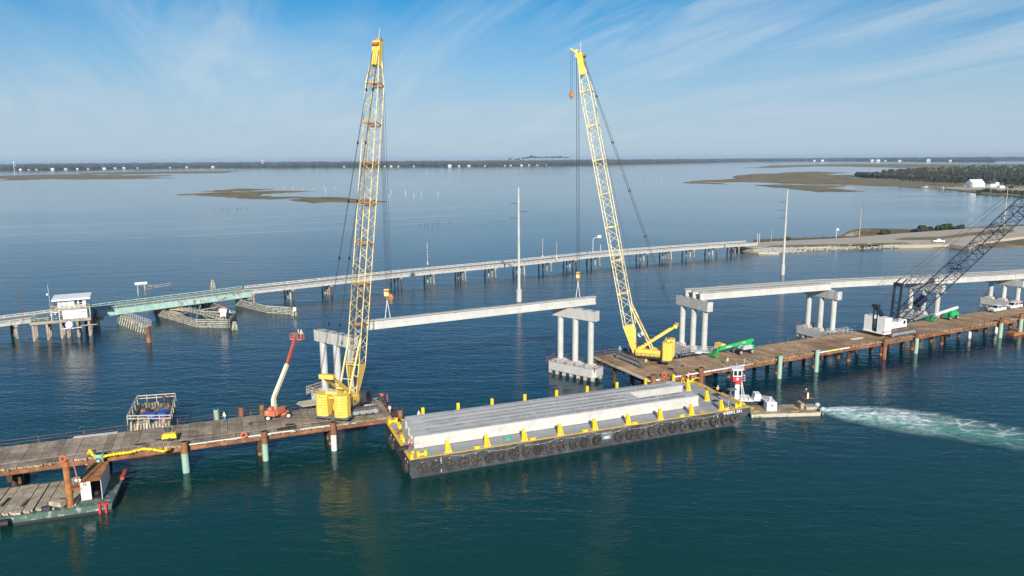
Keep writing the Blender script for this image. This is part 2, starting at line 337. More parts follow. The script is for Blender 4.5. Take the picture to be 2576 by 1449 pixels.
K3 = (60, 1100, 5.795); K4 = (380, 1080, 4.155); K5 = (2650, 1300, 6.3); K6 = (3380, 1080, 5.573); T4 = (2300, 1150, 3.622); O8 = (1500, 550, 1.7173)
X6 = (2900, 820, 2.2756); X5 = (2600, 550, 1.799); X7 = (0, 560, 1.61); F3 = (3532, 560, 4.83); G5 = (2550, 1500, 7.36); B6 = (500, 1530, 7.626); B7 = (3650, 1150, 6.301)
V = (0, 0, 0.6389)                                      # 2576 px overview coordinates
# ================================================================== WATER, LAND
def sheet(name, pts, z, m, kind='structure', label=None, cat=None, base=None):
    mb = MB(); n = len(pts)
    if base is None: mb.add([(p[0], p[1], z) for p in pts], [tuple(range(n))])
    else: mb.prism([(p[0], p[1]) for p in pts], base, z)
    o = mb.build(name, [MT[m]]); tag(o, label, cat, kind=kind); return o
def water_material():
    m = bpy.data.materials.new('water'); m.use_nodes = True; t = m.node_tree; b = t.nodes['Principled BSDF']
    g = N(t, 'ShaderNodeNewGeometry'); pos = g.outputs['Position']
    def nz(scale, det, vec=pos, rough=.55, dist=0.0):
        n = N(t, 'ShaderNodeTexNoise'); n.inputs['Scale'].default_value = scale; n.inputs['Detail'].default_value = det; n.inputs['Roughness'].default_value = rough
        n.inputs['Distortion'].default_value = dist; LK(t, vec, n.inputs['Vector']); return n.outputs['Fac']
    mpn = N(t, 'ShaderNodeMapping'); mpn.inputs['Rotation'].default_value = (0, 0, R(12)); mpn.inputs['Scale'].default_value = (0.45, 1.0, 1); LK(t, pos, mpn.inputs[0]); wv = mpn.outputs[0]
    mp3 = N(t, 'ShaderNodeMapping'); mp3.inputs['Rotation'].default_value = (0, 0, R(-8)); mp3.inputs['Scale'].default_value = (0.28, 1.0, 1); LK(t, pos, mp3.inputs[0]); wl = mp3.outputs[0]
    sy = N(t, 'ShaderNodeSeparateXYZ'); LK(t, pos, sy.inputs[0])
    refl_tint = ramp(t, math_n(t, 'ADD', math_n(t, 'MULTIPLY', sy.outputs['Y'], 0.004), math_n(t, 'MULTIPLY', nz(0.012, 3), 0.35)), [(0.50, (0.003, 0.044, 0.031)), (0.86, (0.001, 0.030, 0.056))]).outputs[0]  # sky-reflection gradient painted into the base colour: green near, bluer farther out
    base = refl_tint
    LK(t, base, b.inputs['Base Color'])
    b.inputs['IOR'].default_value = 1.333; b.inputs['Roughness'].default_value = 0.06
    # breeze: calm lanes and ruffled patches
    br = ramp(t, nz(0.010, 4, wl, dist=.6), [(0.34, 0.30), (0.55, 1.0)]).outputs[0]
    # open sound beyond the bridges is calmer
    sp = N(t, 'ShaderNodeSeparateXYZ'); LK(t, pos, sp.inputs[0])
    far = ramp(t, math_n(t, 'MULTIPLY', sp.outputs['Y'], 0.001), [(0.10, 0.85), (0.28, 1.0), (0.50, 0.55), (0.85, 0.30)])
    st = math_n(t, 'MULTIPLY', br, far.outputs[0])
    h = math_n(t, 'ADD', math_n(t, 'MULTIPLY', nz(0.6, 4, wv, dist=.3), 0.30), math_n(t, 'ADD', math_n(t, 'MULTIPLY', nz(1.9, 3, wv), 0.10), math_n(t, 'MULTIPLY', nz(0.13, 2, wl), 0.42)))
    bm = N(t, 'ShaderNodeBump'); bm.inputs['Distance'].default_value = 1.0; LK(t, h, bm.inputs['Height']); LK(t, math_n(t, 'MULTIPLY', st, 0.60), bm.inputs['Strength'])
    LK(t, bm.outputs[0], b.inputs['Normal']); MT['water'] = m
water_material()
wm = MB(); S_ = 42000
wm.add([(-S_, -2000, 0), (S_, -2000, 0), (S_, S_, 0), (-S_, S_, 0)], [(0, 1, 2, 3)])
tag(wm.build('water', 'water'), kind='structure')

# mainland across the sound
shore = [(-700, 437), (0, 428), (120, 427.5), (300, 424), (520, 421), (700, 421), (900, 419.5), (1190, 418.3), (1440, 415), (1600, 411.5), (1760, 408.5), (1900, 405.5), (2060, 404.5), (2300, 405), (2500, 406), (3300, 404)]
sp_ = [P(x, y, 0) for x, y in shore]
sheet('mainland', sp_ + [Vector((41000, 30000, 0)), Vector((41000, 41500, 0)), Vector((-41000, 41500, 0)), Vector((-41000, 6000, 0))], 1.2, 'forest_far', base=-0.6)
random.seed(3)
def wood_band(name, line, depth, hgt, step, rows, m, label, seed, z0=1.0, wide=1.0):
    random.seed(seed); mb = MB()
    for r in range(rows):
        for a, b in zip(line[:-1], line[1:]):
            L = (b - a).length; k = max(1, int(L / step))
            for i in range(k):
                p = a.lerp(b, (i + random.random()) / k); d = p.normalized(); off = depth * (r + random.random() * .8) / rows
                h = hgt * random.uniform(.62, 1.08); w = step * random.uniform(.55, .95) * wide
                mb.ball((p.x + d.x * off, p.y + d.y * off, z0 + h * .5), 1, 6, 4, sc=(w, w, h * .52), j=.22)
    o = mb.build(name, m); tag(o, label, 'forest', kind='stuff'); return o
def sub(line, off): return [p + Vector((p.x, p.y, 0)).normalized() * off for p in line]
inner = [p for p, (x, y) in zip(sp_, shore) if -400 < x < 2700]
wood_band('forest', sub(inner, 60), 420, 30, 26, 4, 'forest_far', 'long dark wood along the mainland shore across the sound', 11)
far_line = [Vector((x, 9500 + 600 * math.sin(x * .0009), 0)) for x in range(-9000, 10001, 700)]
wood_band('forest', far_line, 1500, 34, 75, 3, 'forest_far', 'hazy blue line of woods on the horizon behind the mainland shore', 12, wide=1.2)

# marsh islands, drawn from their outlines on the water
def marsh(pts, crop, z=0.35, m='marsh', name='marsh_island', jit=0.0):
    q = [W(crop, x, y, 0) for x, y in pts]
    # roughen the outline
    out = []
    for a, b in zip(q, q[1:] + q[:1]):
        n = 5
        for i in range(n):
            p = a.lerp(b, i / n); L = (b - a).length
            if i: p = p + Vector((-(b - a).y, (b - a).x, 0)).normalized() * random.uniform(-.10, .10) * L
            out.append(p)
    mb = MB(); n = len(out); mb.add([(p.x, p.y, z) for p in out] + [(p.x, p.y, -.2) for p in out], [tuple(range(n))] + [(i, (i + 1) % n, (i + 1) % n + n, i + n) for i in range(n)])
    o = mb.build(name, m); tag(o, kind='structure'); return o
random.seed(5)
marsh([(1115, 332), (1400, 320), (1600, 312), (1800, 308), (2000, 310), (1800, 320), (1640, 330), (1700, 345), (1950, 348), (1700, 362), (1500, 352), (1300, 342)], X7)
marsh([(1275, 314), (1500, 295), (1730, 297), (1600, 306), (1400, 316)], X7)
marsh([(1880, 352), (2090, 348), (2300, 362), (2455, 378), (2250, 386), (2095, 376), (1990, 386), (1870, 374)], X7)
marsh([(0, 213), (300, 205), (480, 203), (640, 208), (1100, 212), (900, 222), (1125, 228), (850, 232), (700, 236), (460, 236), (330, 234), (0, 243)], X7)
marsh([(500, 197), (900, 186), (1300, 184), (1550, 182), (1400, 196), (1000, 200), (700, 206)], X7)
marsh([(205, 308), (225, 293), (430, 284), (570, 277), (510, 263), (700, 242), (950, 230), (1100, 226), (1335, 233), (1230, 250), (1160, 252), (1400, 248), (1500, 285), (1900, 312), (2200, 340), (2250, 370), (1700, 332), (1380, 323), (1100, 318), (850, 308), (700, 300), (400, 302), (280, 300), (480, 316)], X5)
marsh([(670, 322), (900, 318), (1310, 330), (1200, 345), (1450, 368), (1150, 370), (940, 350)], X5)
marsh([(595, 201), (700, 193), (1000, 178), (1300, 172), (1700, 172), (2300, 176), (2300, 200), (1900, 196), (1700, 200), (1500, 194), (1100, 188), (850, 198)], X5)
# wooded shore on the right with the two houses
shoreR = [(-60, 770), (0, 765), (450, 800), (900, 860), (1290, 900), (1700, 900), (2415, 930), (2415, 1050), (2100, 1020), (1700, 1000), (1450, 960), (1150, 925), (900, 905), (600, 880), (300, 855), (0, 850)]
pr = [W(F3, x, y, 0) for x, y in shoreR]
edge = [W(F3, x, y, 0) for x, y in [(2900, 1120), (2415, 1050), (2100, 1020), (1700, 1000), (1450, 965), (1150, 925), (900, 895), (600, 872), (300, 852), (0, 840), (-400, 800), (-760, 735), (-930, 700)]]
back = [W(F3, x, y, 0) for x, y in [(-600, 640), (0, 520), (600, 470), (1500, 420), (3500, 400)]]
sheet('ground', edge + back + [back[-1] + Vector((900, -300, 0))], 0.5, 'grass_bank', base=-0.3)
lawn = [W(F3, x, y, .5) for x, y in [(900, 868), (1290, 905), (1750, 905), (2415, 935), (2415, 850), (1900, 850), (1400, 850), (1150, 845)]]
sheet('lawn', lawn, 0.506, 'sand')

# trees: near individuals as things, the bulk behind them as one wood
def tree_mesh_crown(seed, h, spread):
    random.seed(seed); mb = MB()
    for i in range(15):
        a = random.uniform(0, 6.28); r = spread * random.uniform(0, .75); z = h * random.uniform(.42, .92)
        f = 1 - abs(z / h - .66) * 1.1
        mb.ball((math.cos(a) * r, math.sin(a) * r, z), spread * random.uniform(.30, .5) * f, 7, 4, sc=(1, 1, .72), j=.32)
    for i in range(70):                                # leaf-sized tufts break the outline
        a = random.uniform(0, 6.28); r = spread * random.uniform(.5, 1.12); z = h * random.uniform(.38, 1.02); s = spread * .13
        p = Vector((math.cos(a) * r, math.sin(a) * r, z)); q = [p + Vector((random.uniform(-s, s), random.uniform(-s, s), random.uniform(-s, s))) for _ in range(3)]
        mb.add(q, [(0, 1, 2)])
    return mb.mesh('crown', [MT['foliage']])
def trunk_mesh(seed, h, r):
    random.seed(seed); mb = MB(); lean = random.uniform(-.3, .3)
    mb.tube((0, 0, -.3), (lean, 0, h * .75), r, r * .45, 7)
    for i in range(5):
        a = random.uniform(0, 6.28); z = h * random.uniform(.4, .65)
        mb.tube((lean * z / h, 0, z), (math.cos(a) * h * .16, math.sin(a) * h * .16, z + h * .16), r * .4, r * .15, 5)
    return mb.mesh('trunk', [MT['bark']])
crowns = [tree_mesh_crown(40 + i, 10, 3.4) for i in range(4)]; trunks = [trunk_mesh(50 + i, 10, .22) for i in range(3)]
random.seed(9); tn = 0
fore = [(10, 700), (50, 760), (110, 765), (170, 760), (230, 770), (300, 775), (350, 770), (410, 780), (460, 775), (520, 790), (590, 785), (640, 790), (700, 800), (760, 805), (830, 810), (890, 820), (960, 815), (1020, 820), (1090, 822), (1150, 815), (1210, 820), (1260, 810),
        (1700, 830), (1760, 845), (2050, 855), (2110, 860), (2170, 850), (2240, 860), (2310, 865), (2380, 860), (2440, 865), (-60, 740), (-150, 715), (-240, 690), (-330, 670), (-400, 660), (-470, 640), (-540, 630), (-610, 640), (-680, 655), (-720, 640)]
for i, (x, y) in enumerate(fore):
    p = W(F3, x, y, .5); s = random.uniform(.8, 1.25) * (1.0 if x > -300 else .75)
    where = 'behind the white-roofed shore house' if x > 1650 else ('at the low point of the wooded shore' if x < 0 else 'along the marsh edge left of the white-roofed house')
    o = thing('tree', 'bushy evergreen tree in the row %s' % where, 'tree', p, random.uniform(0, 6), 'front row of trees on the right shore')
    inst(random.choice(crowns), 'crown', o, (0, 0, 0), (0, 0, 0), (s * 1.1, s * 1.1, s)); inst(random.choice(trunks), 'trunk', o, sc=(s, s, s))
# wood mass
mb = MB(); random.seed(21); q0 = W(F3, -700, 640, 0); 
for i in range(1700):
    u = random.random(); x = -780 + u * 4300
    ylo = 650 + (x + 780) * .052 if x < 600 else 740 + (x - 600) * .03; yhi = 655 if x < -300 else (600 - (x + 300) * .10 if x < 300 else max(470, 540 - (x - 300) * .06))
    v = random.random() ** 1.1; y = ylo + 15 - v * (ylo + 15 - yhi)
    p = W(F3, x, y, .5); h = random.uniform(6.5, 13.5); r = random.uniform(1.5, 4.6); dm = 2 if random.random() < .16 else 0
    mb.ball((p.x, p.y, h * .74), 1, 6, 4, sc=(r, r, h * .26), j=.4, mi=dm)
    if random.random() < .9: mb.ball((p.x + random.uniform(-2, 2), p.y + random.uniform(-2, 2), h * random.uniform(.2, .5)), 1, 5, 4, sc=(r * .8, r * .8, h * .2), j=.35)
    if i % 2 == 0: mb.tube((p.x, p.y, 0), (p.x, p.y, h * .72), .16, .1, 4, mi=1, cap=False)
tag(mb.build('wood', ['foliage', 'bark', 'foliage_dry']), 'dense pine and oak wood behind the shore houses on the right', 'forest', kind='stuff')
# low shrubs round the shore
random.seed(22); shrub_m = []
for i in range(3):
    mb = MB()
    for k in range(9): mb.ball((random.uniform(-1.6, 1.6), random.uniform(-1.2, 1.2), random.uniform(.4, 1.3)), random.uniform(.5, 1.0), 6, 4, j=.35)
    shrub_m.append(mb.mesh('foliage', [MT['foliage']]))
for i, (x, y, s) in enumerate([(1560, 960, 2.2), (1640, 940, 2.0), (1740, 950, 2.6), (1850, 960, 2.8), (1930, 975, 2.3), (2050, 960, 2.2), (2130, 975, 2.6), (2240, 985, 2.4), (2330, 985, 2.6), (2400, 1000, 2.6), (2180, 880, 2.4), (1560, 850, 2.2)]):
    o = inst(random.choice(shrub_m), 'shrub', None, W(F3, x, y, .5), (0, 0, random.uniform(0, 6)), (s, s, s)); tag(o, 'dark wind-clipped shrub at the water edge below the shore houses', 'shrub', 'shrubs below the shore houses')

# ------------------------------------------------------------------ houses
def house(loc, rz, w, d, h, rh, wall, roof, label, group=None, cat='house', over=.5, win=True, porch=False):
    o = thing('house', label, cat, loc, rz, group)
    MB().b0(-w / 2, -d / 2, 0, w / 2, d / 2, h).build('wall', wall, o)
    mb = MB(); a = w / 2 + over; b = d / 2 + over; e = .18
    mb.add([(-a, -b, h), (a, -b, h), (a, b, h), (-a, b, h), (-a, 0, h + rh), (a, 0, h + rh), (-a, -b, h - e), (a, -b, h - e), (a, b, h - e), (-a, b, h - e)],
           [(0, 1, 5, 4), (2, 3, 4, 5), (0, 4, 3), (1, 2, 5), (6, 7, 1, 0), (8, 9, 3, 2), (7, 8, 2, 1), (9, 6, 0, 3), (9, 8, 7, 6)])
    mb.build('roof', roof, o)
    if win:
        n = max(2, int(w / 3)); wm_ = MB().b0(-.5, -.04, -.6, .5, .04, .6).mesh('window', [MT['glass_dark']])
        for i in range(n): inst(wm_, 'window', o, (-w / 2 + (i + .5) * w / n, -d / 2 - .03, h * .55))
    return o
hp = W(F3, 1480, 850, .5)
hm = house(hp, R(10), 22, 15, 5.6, 6.5, 'white', 'roof_metal', 'white shore house with big white metal roof at the wood edge')
MB().b0(-17, -9.5, 2.6, -9, -1, 2.9).build('porch_roof', 'roof_metal', hm); pm = MB().b0(-.12, -.12, 0, .12, .12, 2.6).mesh('porch_post', [MT['white']])
for i in range(4): inst(pm, 'porch_post', hm, (-16.6 + i * 2.3, -9.2, 0))
hp2 = W(F3, 1800, 850, .5)
h2 = house(hp2, R(14), 17, 12, 5.4, 4.5, 'white', 'roof_dark', 'white shore house with dark shingle roof right of the metal-roofed house')
MB().b0(-1, -7.5, 5.2, 6, -5.9, 7.4).build('dormer', 'white', h2)
house(W(F3, 1970, 870, .5), R(14), 9, 6, 2.8, 1.2, 'white', 'roof_metal', 'low white shed to the right of the dark-roofed shore house', cat='shed', win=False)
def boat(p, rz, L, label, col='white'):
    o = thing('boat', label, 'boat', p, rz); w = L * .32
    mb = MB(); ys = [(-.5, .45, .4), (-.2, .5, .45), (.2, .45, .5), (.42, .25, .6), (.5, .02, .7)]
    vs = []; 
    for x, hw, t in ys: vs += [(x * L, -hw * w, t * L * .16), (x * L, hw * w, t * L * .16), (x * L, -hw * w * .7, -.1), (x * L, hw * w * .7, -.1)]
    fs = [(0, 1, 3, 2)]
    for i in range(4): a = i * 4; fs += [(a, a + 4, a + 5, a + 1), (a + 2, a + 6, a + 4, a), (a + 1, a + 5, a + 7, a + 3)]
    mb.add(vs, fs); mb.build('hull', col, o)
    MB().b0(-.1 * L, -.15 * L, .08 * L, .12 * L, .15 * L, .26 * L).build('cabin', 'white', o); return o
boat(W(F3, 1310, 835, .5), R(200), 8, 'white motor boat hauled out in front of the metal-roofed house')
boat(W(F3, 1600, 850, .5), R(215), 9, 'white motor boat on the lawn between the two shore houses')
boat(W(F3, 1820, 850, .5), R(190), 9, 'white boat parked below the dark-roofed shore house')
dk = thing('dock', 'long low wooden dock with white lift posts reaching from the right shore', 'dock', W(F3, 440, 880, 0))
for (x0, y0, x1, y1) in [(420, 875, 1110, 880), (460, 872, 620, 858)]:
    a = W(F3, x0, y0, .9) - dk.location; b = W(F3, x1, y1, .9) - dk.location; a.z = b.z = .9; MB().bar(a, b, 1.6, .25).build('walkway', 'timber_tan', dk)
pm = MB().tube((0, 0, -.3), (0, 0, 3.4), .14, n=6).mesh('post', [MT['white']])
for i, x in enumerate([480, 520, 560, 575, 605, 625, 690, 770, 840, 890, 960]):
    q = W(F3, x, 868 + (i % 2) * 8, 0) - dk.location; inst(pm, 'post', dk, (q.x, q.y, 0))
boat(W(F3, 545, 862, .6), R(5), 9, 'white boat on the lift at the far left end of the dock'); boat(W(F3, 870, 885, .3), R(5), 8, 'white boat moored at the middle of the dock')

# houses and water towers strung along the far shore
hmats = [('white', 'roof_metal'), ('white_dirty', 'roof_brown'), ('cream', 'roof_dark'), ('white', 'roof_dark')]
def shore_y(x):
    for (x0, y0), (x1, y1) in zip(shore[:-1], shore[1:]):
        if x0 <= x <= x1: return y0 + (y1 - y0) * (x - x0) / (x1 - x0)
random.seed(31)
farh = [(52, 425.5, 14), (73, 425.5, 10), (92, 425.5, 9), (133, 425, 17), (166, 424, 18), (195, 424, 12), (222, 423.4, 12), (263, 422.8, 20), (290, 422.5, 14), (312, 422.5, 15), (346, 422.3, 11), (428, 420.9, 12), (470, 420.5, 15), (536, 419.9, 20),
        (866, 418.6, 12), (1131, 417.2, 20), (1155, 417.2, 14), (1180, 417, 18), (1220, 417, 10), (1270, 416.6, 10), (1285, 416.5, 12), (1312, 416.2, 15), (1331, 416, 12), (1510, 414, 12), (1524, 413.8, 16), (968, 417.5, 14), (984, 417.5, 15), (1002, 417.3, 12), (1041, 417.2, 9),
        (1374, 415, 9), (1352, 415.5, 12)]
for i, (x, y, w) in enumerate(farh):
    w_, r_ = random.choice(hmats); p = P(x, shore_y(x), 0); p = p + p.normalized() * 16; p.z = 1.2; w *= 1.2; side = 'left of the left yellow crane' if x < 880 else 'between the two yellow cranes'
    house(p, random.uniform(-.3, .3), w, w * .6, w * .32, w * .17, w_, r_, '%s house %s, %s along the far shore from the left' % ({'white': 'white', 'white_dirty': 'off-white', 'cream': 'cream'}[w_], side, ORD[i]), 'houses on the far shore', win=False)
farr = [(1090, 147), (1146, 146), (1260, 141), (1396, 141), (1498, 147), (1540, 148), (1593, 147), (1695, 149), (1900, 148), (1948, 146), (2055, 148), (2178, 147)]
for i, (x, y) in enumerate(farr):
    p = W(X5, x, y + 4, 1.2); d = min(1.0, 7000 / p.length); p = p * 1.0; w = 12 + 6 * (i % 3); w = w * p.length / 5000
    w_, r_ = hmats[(i * 3) % 4]; house(Vector((p.x, p.y, 1.2)), .1 * i, w, w * .6, w * .4, w * .15, 'white', r_, 'pale house beyond the marsh right of the right crane, %s from the left' % ORD[i], 'houses beyond the right-hand marsh', win=False)
def water_tower(p, s, label, m):
    o = thing('water_tower', label, 'water tower', p); mb = MB(); mb.ball((0, 0, 34 * s), 7 * s, 12, 6, sc=(1, 1, .75)); mb.build('tank', m, o)
    lm = MB().tube((0, 0, 0), (0, 0, 34 * s), .8 * s, n=6).mesh('leg', [MT[m]])
    for i in range(4): inst(lm, 'leg', o, (5 * s * math.cos(i * 1.57), 5 * s * math.sin(i * 1.57), 0))
water_tower(Vector((-3345, 5000, 1)), 1.42, 'pale blue water tower standing over the trees at the far left', 'tower_blue')
water_tower(Vector((-3080, 9200, 1)), 1.5, 'small white water tower on the horizon left of the left crane', 'white')

# white stakes out on the water
STK = []; STD = []
sm = MB().tube((0, 0, -1), (0, 0, 5.5), .22, .2, n=5).mesh('stake', [MT['white']])
for i, (c, x, y) in enumerate([(X7, 1800, 290), (X7, 1858, 293), (X7, 1920, 296), (X7, 1990, 303), (X7, 2055, 288), (X7, 2063, 313), (X7, 2120, 290), (X7, 2392, 312), (X7, 2480, 318), (X7, 2467, 352), (X7, 2570, 325),
        (O8, 55, 385), (O8, 69, 355), (O8, 166, 365), (O8, 222, 380), (O8, 273, 370), (O8, 386, 375), (O8, 1757, 272), (O8, 1840, 282), (O8, 1862, 275), (O8, 1898, 265), (O8, 2096, 238), (X5, 217, 248), (X5, 338, 245)]):
    p = W(c, x, y, 0); o = inst(sm, 'stake', None, p, (0, 0, 0), (1, 1, .8)); STK.append(o)
# dark line of oyster stakes
mb2 = MB().tube((0, 0, -1), (0, 0, 1.2), .2, n=5).mesh('stake', [MT['timber_dark']])
for i, (c, x, y) in enumerate([(X7, 1357, 425), (X7, 1398, 425), (X7, 1410, 424), (X7, 1452, 423), (X7, 1500, 423), (X7, 1508, 422), (X7, 1525, 421), (X7, 1557, 420), (X7, 1570, 420), (O8, 262, 578), (O8, 296, 575), (O8, 315, 573), (O8, 350, 570), (O8, 378, 568), (O8, 392, 567), (O8, 465, 560)]):
    STD.append(inst(mb2, 'stake', None, W(c, x, y, 0)))
def order(lst, fmt, cat, group):
    for i, o in enumerate(sorted(lst, key=lambda q: PJ(q.location)[0])): tag(o, fmt % ORD[i], cat, group)
order(STK, 'thin white stake in the open sound, %s from the left', 'stake', 'white stakes in the sound')
order(STD, 'short dark stub in the open sound, %s from the left', 'stake', 'dark stubs in the sound')
tr_ = [o for o in COL.objects if o.get('group') == 'front row of trees on the right shore']
for i, o in enumerate(sorted(tr_, key=lambda q: PJ(q.location)[0])):
    o['label'] = 'bushy evergreen tree, %s from the %s in the row on the wooded right shore' % (ORD[i if i < 20 else len(tr_) - 1 - i], 'left' if i < 20 else 'right')
order([o for o in COL.objects if o.get('group') == 'shrubs below the shore houses'], 'dark wind-clipped shrub below the shore houses, %s from the left', 'shrub', 'shrubs below the shore houses')

# ------------------------------------------------------------------ smoke on the horizon
def smoke():
    m = bpy.data.materials.new('smoke'); m.use_nodes = True; t = m.node_tree; t.nodes.clear()
    out = N(t, 'ShaderNodeOutputMaterial'); vol = N(t, 'ShaderNodeVolumePrincipled'); vol.inputs['Color'].default_value = (.12, .13, .15, 1)
    vol.inputs['Density'].default_value = .035
    LK(t, vol.outputs[0], out.inputs['Volume'])
    mb = MB(); random.seed(6); d = 8200.0
    def at(x, y):                      # on the wall of air d metres out
        r_ = cf + cr * ((x - CX) / FPX) - cu * ((y - CY) / FPX); k = d / r_.y; return Vector((0, 0, CAMH)) + r_ * k
    pts = [(1278, 405.5, 1.2, 1.6), (1279, 402.5, 1.4, 2), (1281, 400.5, 2.4, 2), (1285, 399, 4, 1.8), (1298, 401, 3.5, 1.8), (1305, 400, 4.5, 2.0), (1317, 398, 6, 2.0), (1328, 396.5, 7, 2.2), (1337, 394, 6, 3.2), (1346, 395.5, 7, 2.6), (1360, 396.5, 9, 1.8), (1376, 395.5, 9, 2.0), (1392, 395.5, 9, 2.1), (1408, 395, 9, 2.4), (1424, 396, 9, 1.4)]
    s = d / FPX
    for x, y, rx, rz in pts:
        p = at(x, y); mb.ball((p.x, p.y, p.z), 1, 12, 8, sc=(rx * s, 60, rz * s), j=.12)
    mb.sm = True; o = mb.build('smoke', [m]); tag(o, 'thin grey smoke plume drifting right over the far woods', 'smoke', kind='stuff')
smoke()
# ------------------------------------------------------------------ air
def haze():
    m = bpy.data.materials.new('haze'); m.use_nodes = True; t = m.node_tree; t.nodes.clear()
    out = N(t, 'ShaderNodeOutputMaterial'); vol = N(t, 'ShaderNodeVolumePrincipled')
    vol.inputs['Color'].default_value = (.62, .80, 1.0, 1); vol.inputs['Density'].default_value = 0.00005; vol.inputs['Anisotropy'].default_value = 0.0
    LK(t, vol.outputs[0], out.inputs['Volume'])
    o = MB().b0(-43000, -3000, -1.9, 43000, 43000, 112).build('haze', [m]); tag(o, kind='stuff'); return o
haze()
# ================================================================== CAUSEWAY ON THE RIGHT
def xs(pts, z=0.0, c=X6): return [W(c, x, y, z) for x, y in pts]
near = [(60, 378), (200, 400), (360, 404), (460, 400), (800, 380), (1080, 370), (1500, 354), (2050, 350), (2576, 347), (3400, 340)]
farE = [(3400, 95), (2576, 148), (2050, 176), (1900, 172), (1600, 190), (1400, 186), (1230, 183), (1090, 187), (1000, 205), (945, 245), (860, 262), (450, 288), (150, 305), (0, 318)]
sheet('causeway', xs(near) + xs(farE), 0.25, 'marsh', base=-0.4)
fill = [(150, 372), (330, 350), (500, 356), (900, 338), (1200, 322), (1500, 330), (1900, 322), (2080, 345), (2180, 300), (2576, 252), (3400, 215)]
fillF = [(3400, 105), (2576, 158), (2050, 184), (1500, 222), (1050, 262), (450, 290), (150, 308), (0, 322), (0, 352)]
sheet('embankment', xs(fill, 1.7) + xs(fillF, 1.7), 1.7, 'sand', base=-0.3)
sheet('road', xs([(-60, 352), (330, 325), (1000, 300), (1400, 276), (2050, 205), (2576, 178), (3400, 150), (3400, 120), (2576, 160), (2050, 186), (1400, 240), (1050, 266), (330, 299), (-60, 318)], 1.72), 1.72, 'road_pale')
sheet('verge', xs([(1405, 276), (1450, 285), (1800, 283), (2100, 245), (2480, 215), (2490, 195), (2380, 188), (2050, 222), (1850, 252), (1500, 262)], 1.73), 1.73, 'grass_bank')
sheet('verge', xs([(250, 352), (330, 345), (700, 345), (1200, 330), (1560, 318), (1500, 308), (1000, 318), (640, 325), (330, 335)], 1.735), 1.735, 'grass_bank')
sheet('beach', xs([(960, 250), (1000, 228), (1060, 208), (1150, 196), (1220, 200), (1120, 212), (1080, 235), (1040, 252)], 0.30), 0.30, 'sand')
random.seed(14); rm = []
for i in range(4):
    mb = MB(); mb.ball((0, 0, 0), .5, 6, 4, sc=(1, .8, .7), j=.35); rm.append(mb)
mb = MB()
for i in range(900):
    u = random.random(); k = u * 7.2; j = int(k); a, b = near[j + 0], near[j + 1]; f = k - j; x = a[0] + (b[0] - a[0]) * f; y = a[1] + (b[1] - a[1]) * f
    if x > 2100: continue
    v = random.random(); p = W(X6, x, y - 4 - v * (40 if x < 1300 else 26), .2 + 1.4 * v); s = random.uniform(.7, 1.7)
    mb.ball(p, s * .5, 6, 4, sc=(1, random.uniform(.7, 1), .7), j=.4)
tag(mb.build('riprap', 'rock'), 'bank of pale broken rock along the causeway waterline', 'rocks', kind='stuff')
cwl = xs([(60, 382), (200, 404), (380, 408)], .3)
sw_ = thing('sheet_wall', 'low tan concrete retaining wall at the foot of the rock bank', 'wall', cwl[0])
for a, b in zip(cwl[:-1], cwl[1:]): MB().bar(a - cwl[0], b - cwl[0], .35, 1.1).build('wall_panel', 'timber_pale', sw_)
random.seed(15)
for i, (x, y, s) in enumerate([(1640, 208, 2.6), (1680, 205, 2.0), (1600, 210, 1.6), (1860, 190, 2.9), (1880, 188, 2.2), (1720, 205, 2.0), (1300, 225, 1.5), (1340, 222, 1.4), (455, 292, 1.6), (1970, 185, 1.6), (2025, 182, 1.8)]):
    tag(inst(random.choice(shrub_m), 'shrub', None, W(X6, x, y, 1.2), (0, 0, i), (s * .8, s * .8, s * .75)), 'dark green shrub on the causeway beside the road', 'shrub', 'shrubs on the causeway')
mb = MB()
for i in range(1600):
    x = random.choice([random.uniform(1050, 2100), random.uniform(150, 900), random.uniform(1100, 1560)]); 
    if x > 1050: y = random.uniform(196, 232) if random.random() < .8 else random.uniform(300, 318)
    else: y = 296 - x * .035 + random.uniform(-7, 3)
    p = W(X6, x, y, .6); h = random.uniform(.3, .9)
    mb.add([(p.x - .35, p.y, p.z - .4), (p.x + .35, p.y, p.z - .4), (p.x + random.uniform(-.3, .3), p.y, p.z + h)], [(0, 1, 2)])
tag(mb.build('dry_grass', 'foliage_dry'), 'dry grass and weeds along the causeway edge', 'grass', kind='stuff')

order([o for o in COL.objects if o.get('group') == 'shrubs on the causeway'], 'dark green shrub on the causeway beside the road, %s from the left', 'shrub', 'shrubs on the causeway')
# vehicles -----------------------------------------------------------------
def wheel_mesh(r, w, rim='grey_plastic'):
    mb = MB(); mb.tube((0, -w / 2, 0), (0, w / 2, 0), r, n=14); mb.tube((0, -w / 2 - .02, 0), (0, -w / 2 + .02, 0), r * .58, n=12, mi=1); mb.tube((0, w / 2 - .02, 0), (0, w / 2 + .02, 0), r * .58, n=12, mi=1)
    mb.tube((0, -w / 2 - .05, 0), (0, w / 2 + .05, 0), r * .2, n=8, mi=2)
    return mb.mesh('wheel', [MT['tyre'], MT[rim], MT['black']])
car_wheel = wheel_mesh(.38, .26)
def car_body(prof, w, roof_w, parent, m, zroof):
    # side profile (x, z, isroof) swept across with tumblehome above the belt line
    vs = []; n = len(prof)
    for s in (-1, 1):
        for x, z in prof: vs.append((x, s * (w / 2 if z < zroof else roof_w / 2), z))
    fs = [tuple(range(n)), tuple(range(2 * n - 1, n - 1, -1))] + [(i, i + n, (i + 1) % n + n, (i + 1) % n) for i in range(n)]
    mb = MB(); mb.add(vs, fs); return mb.build('body', m, parent)
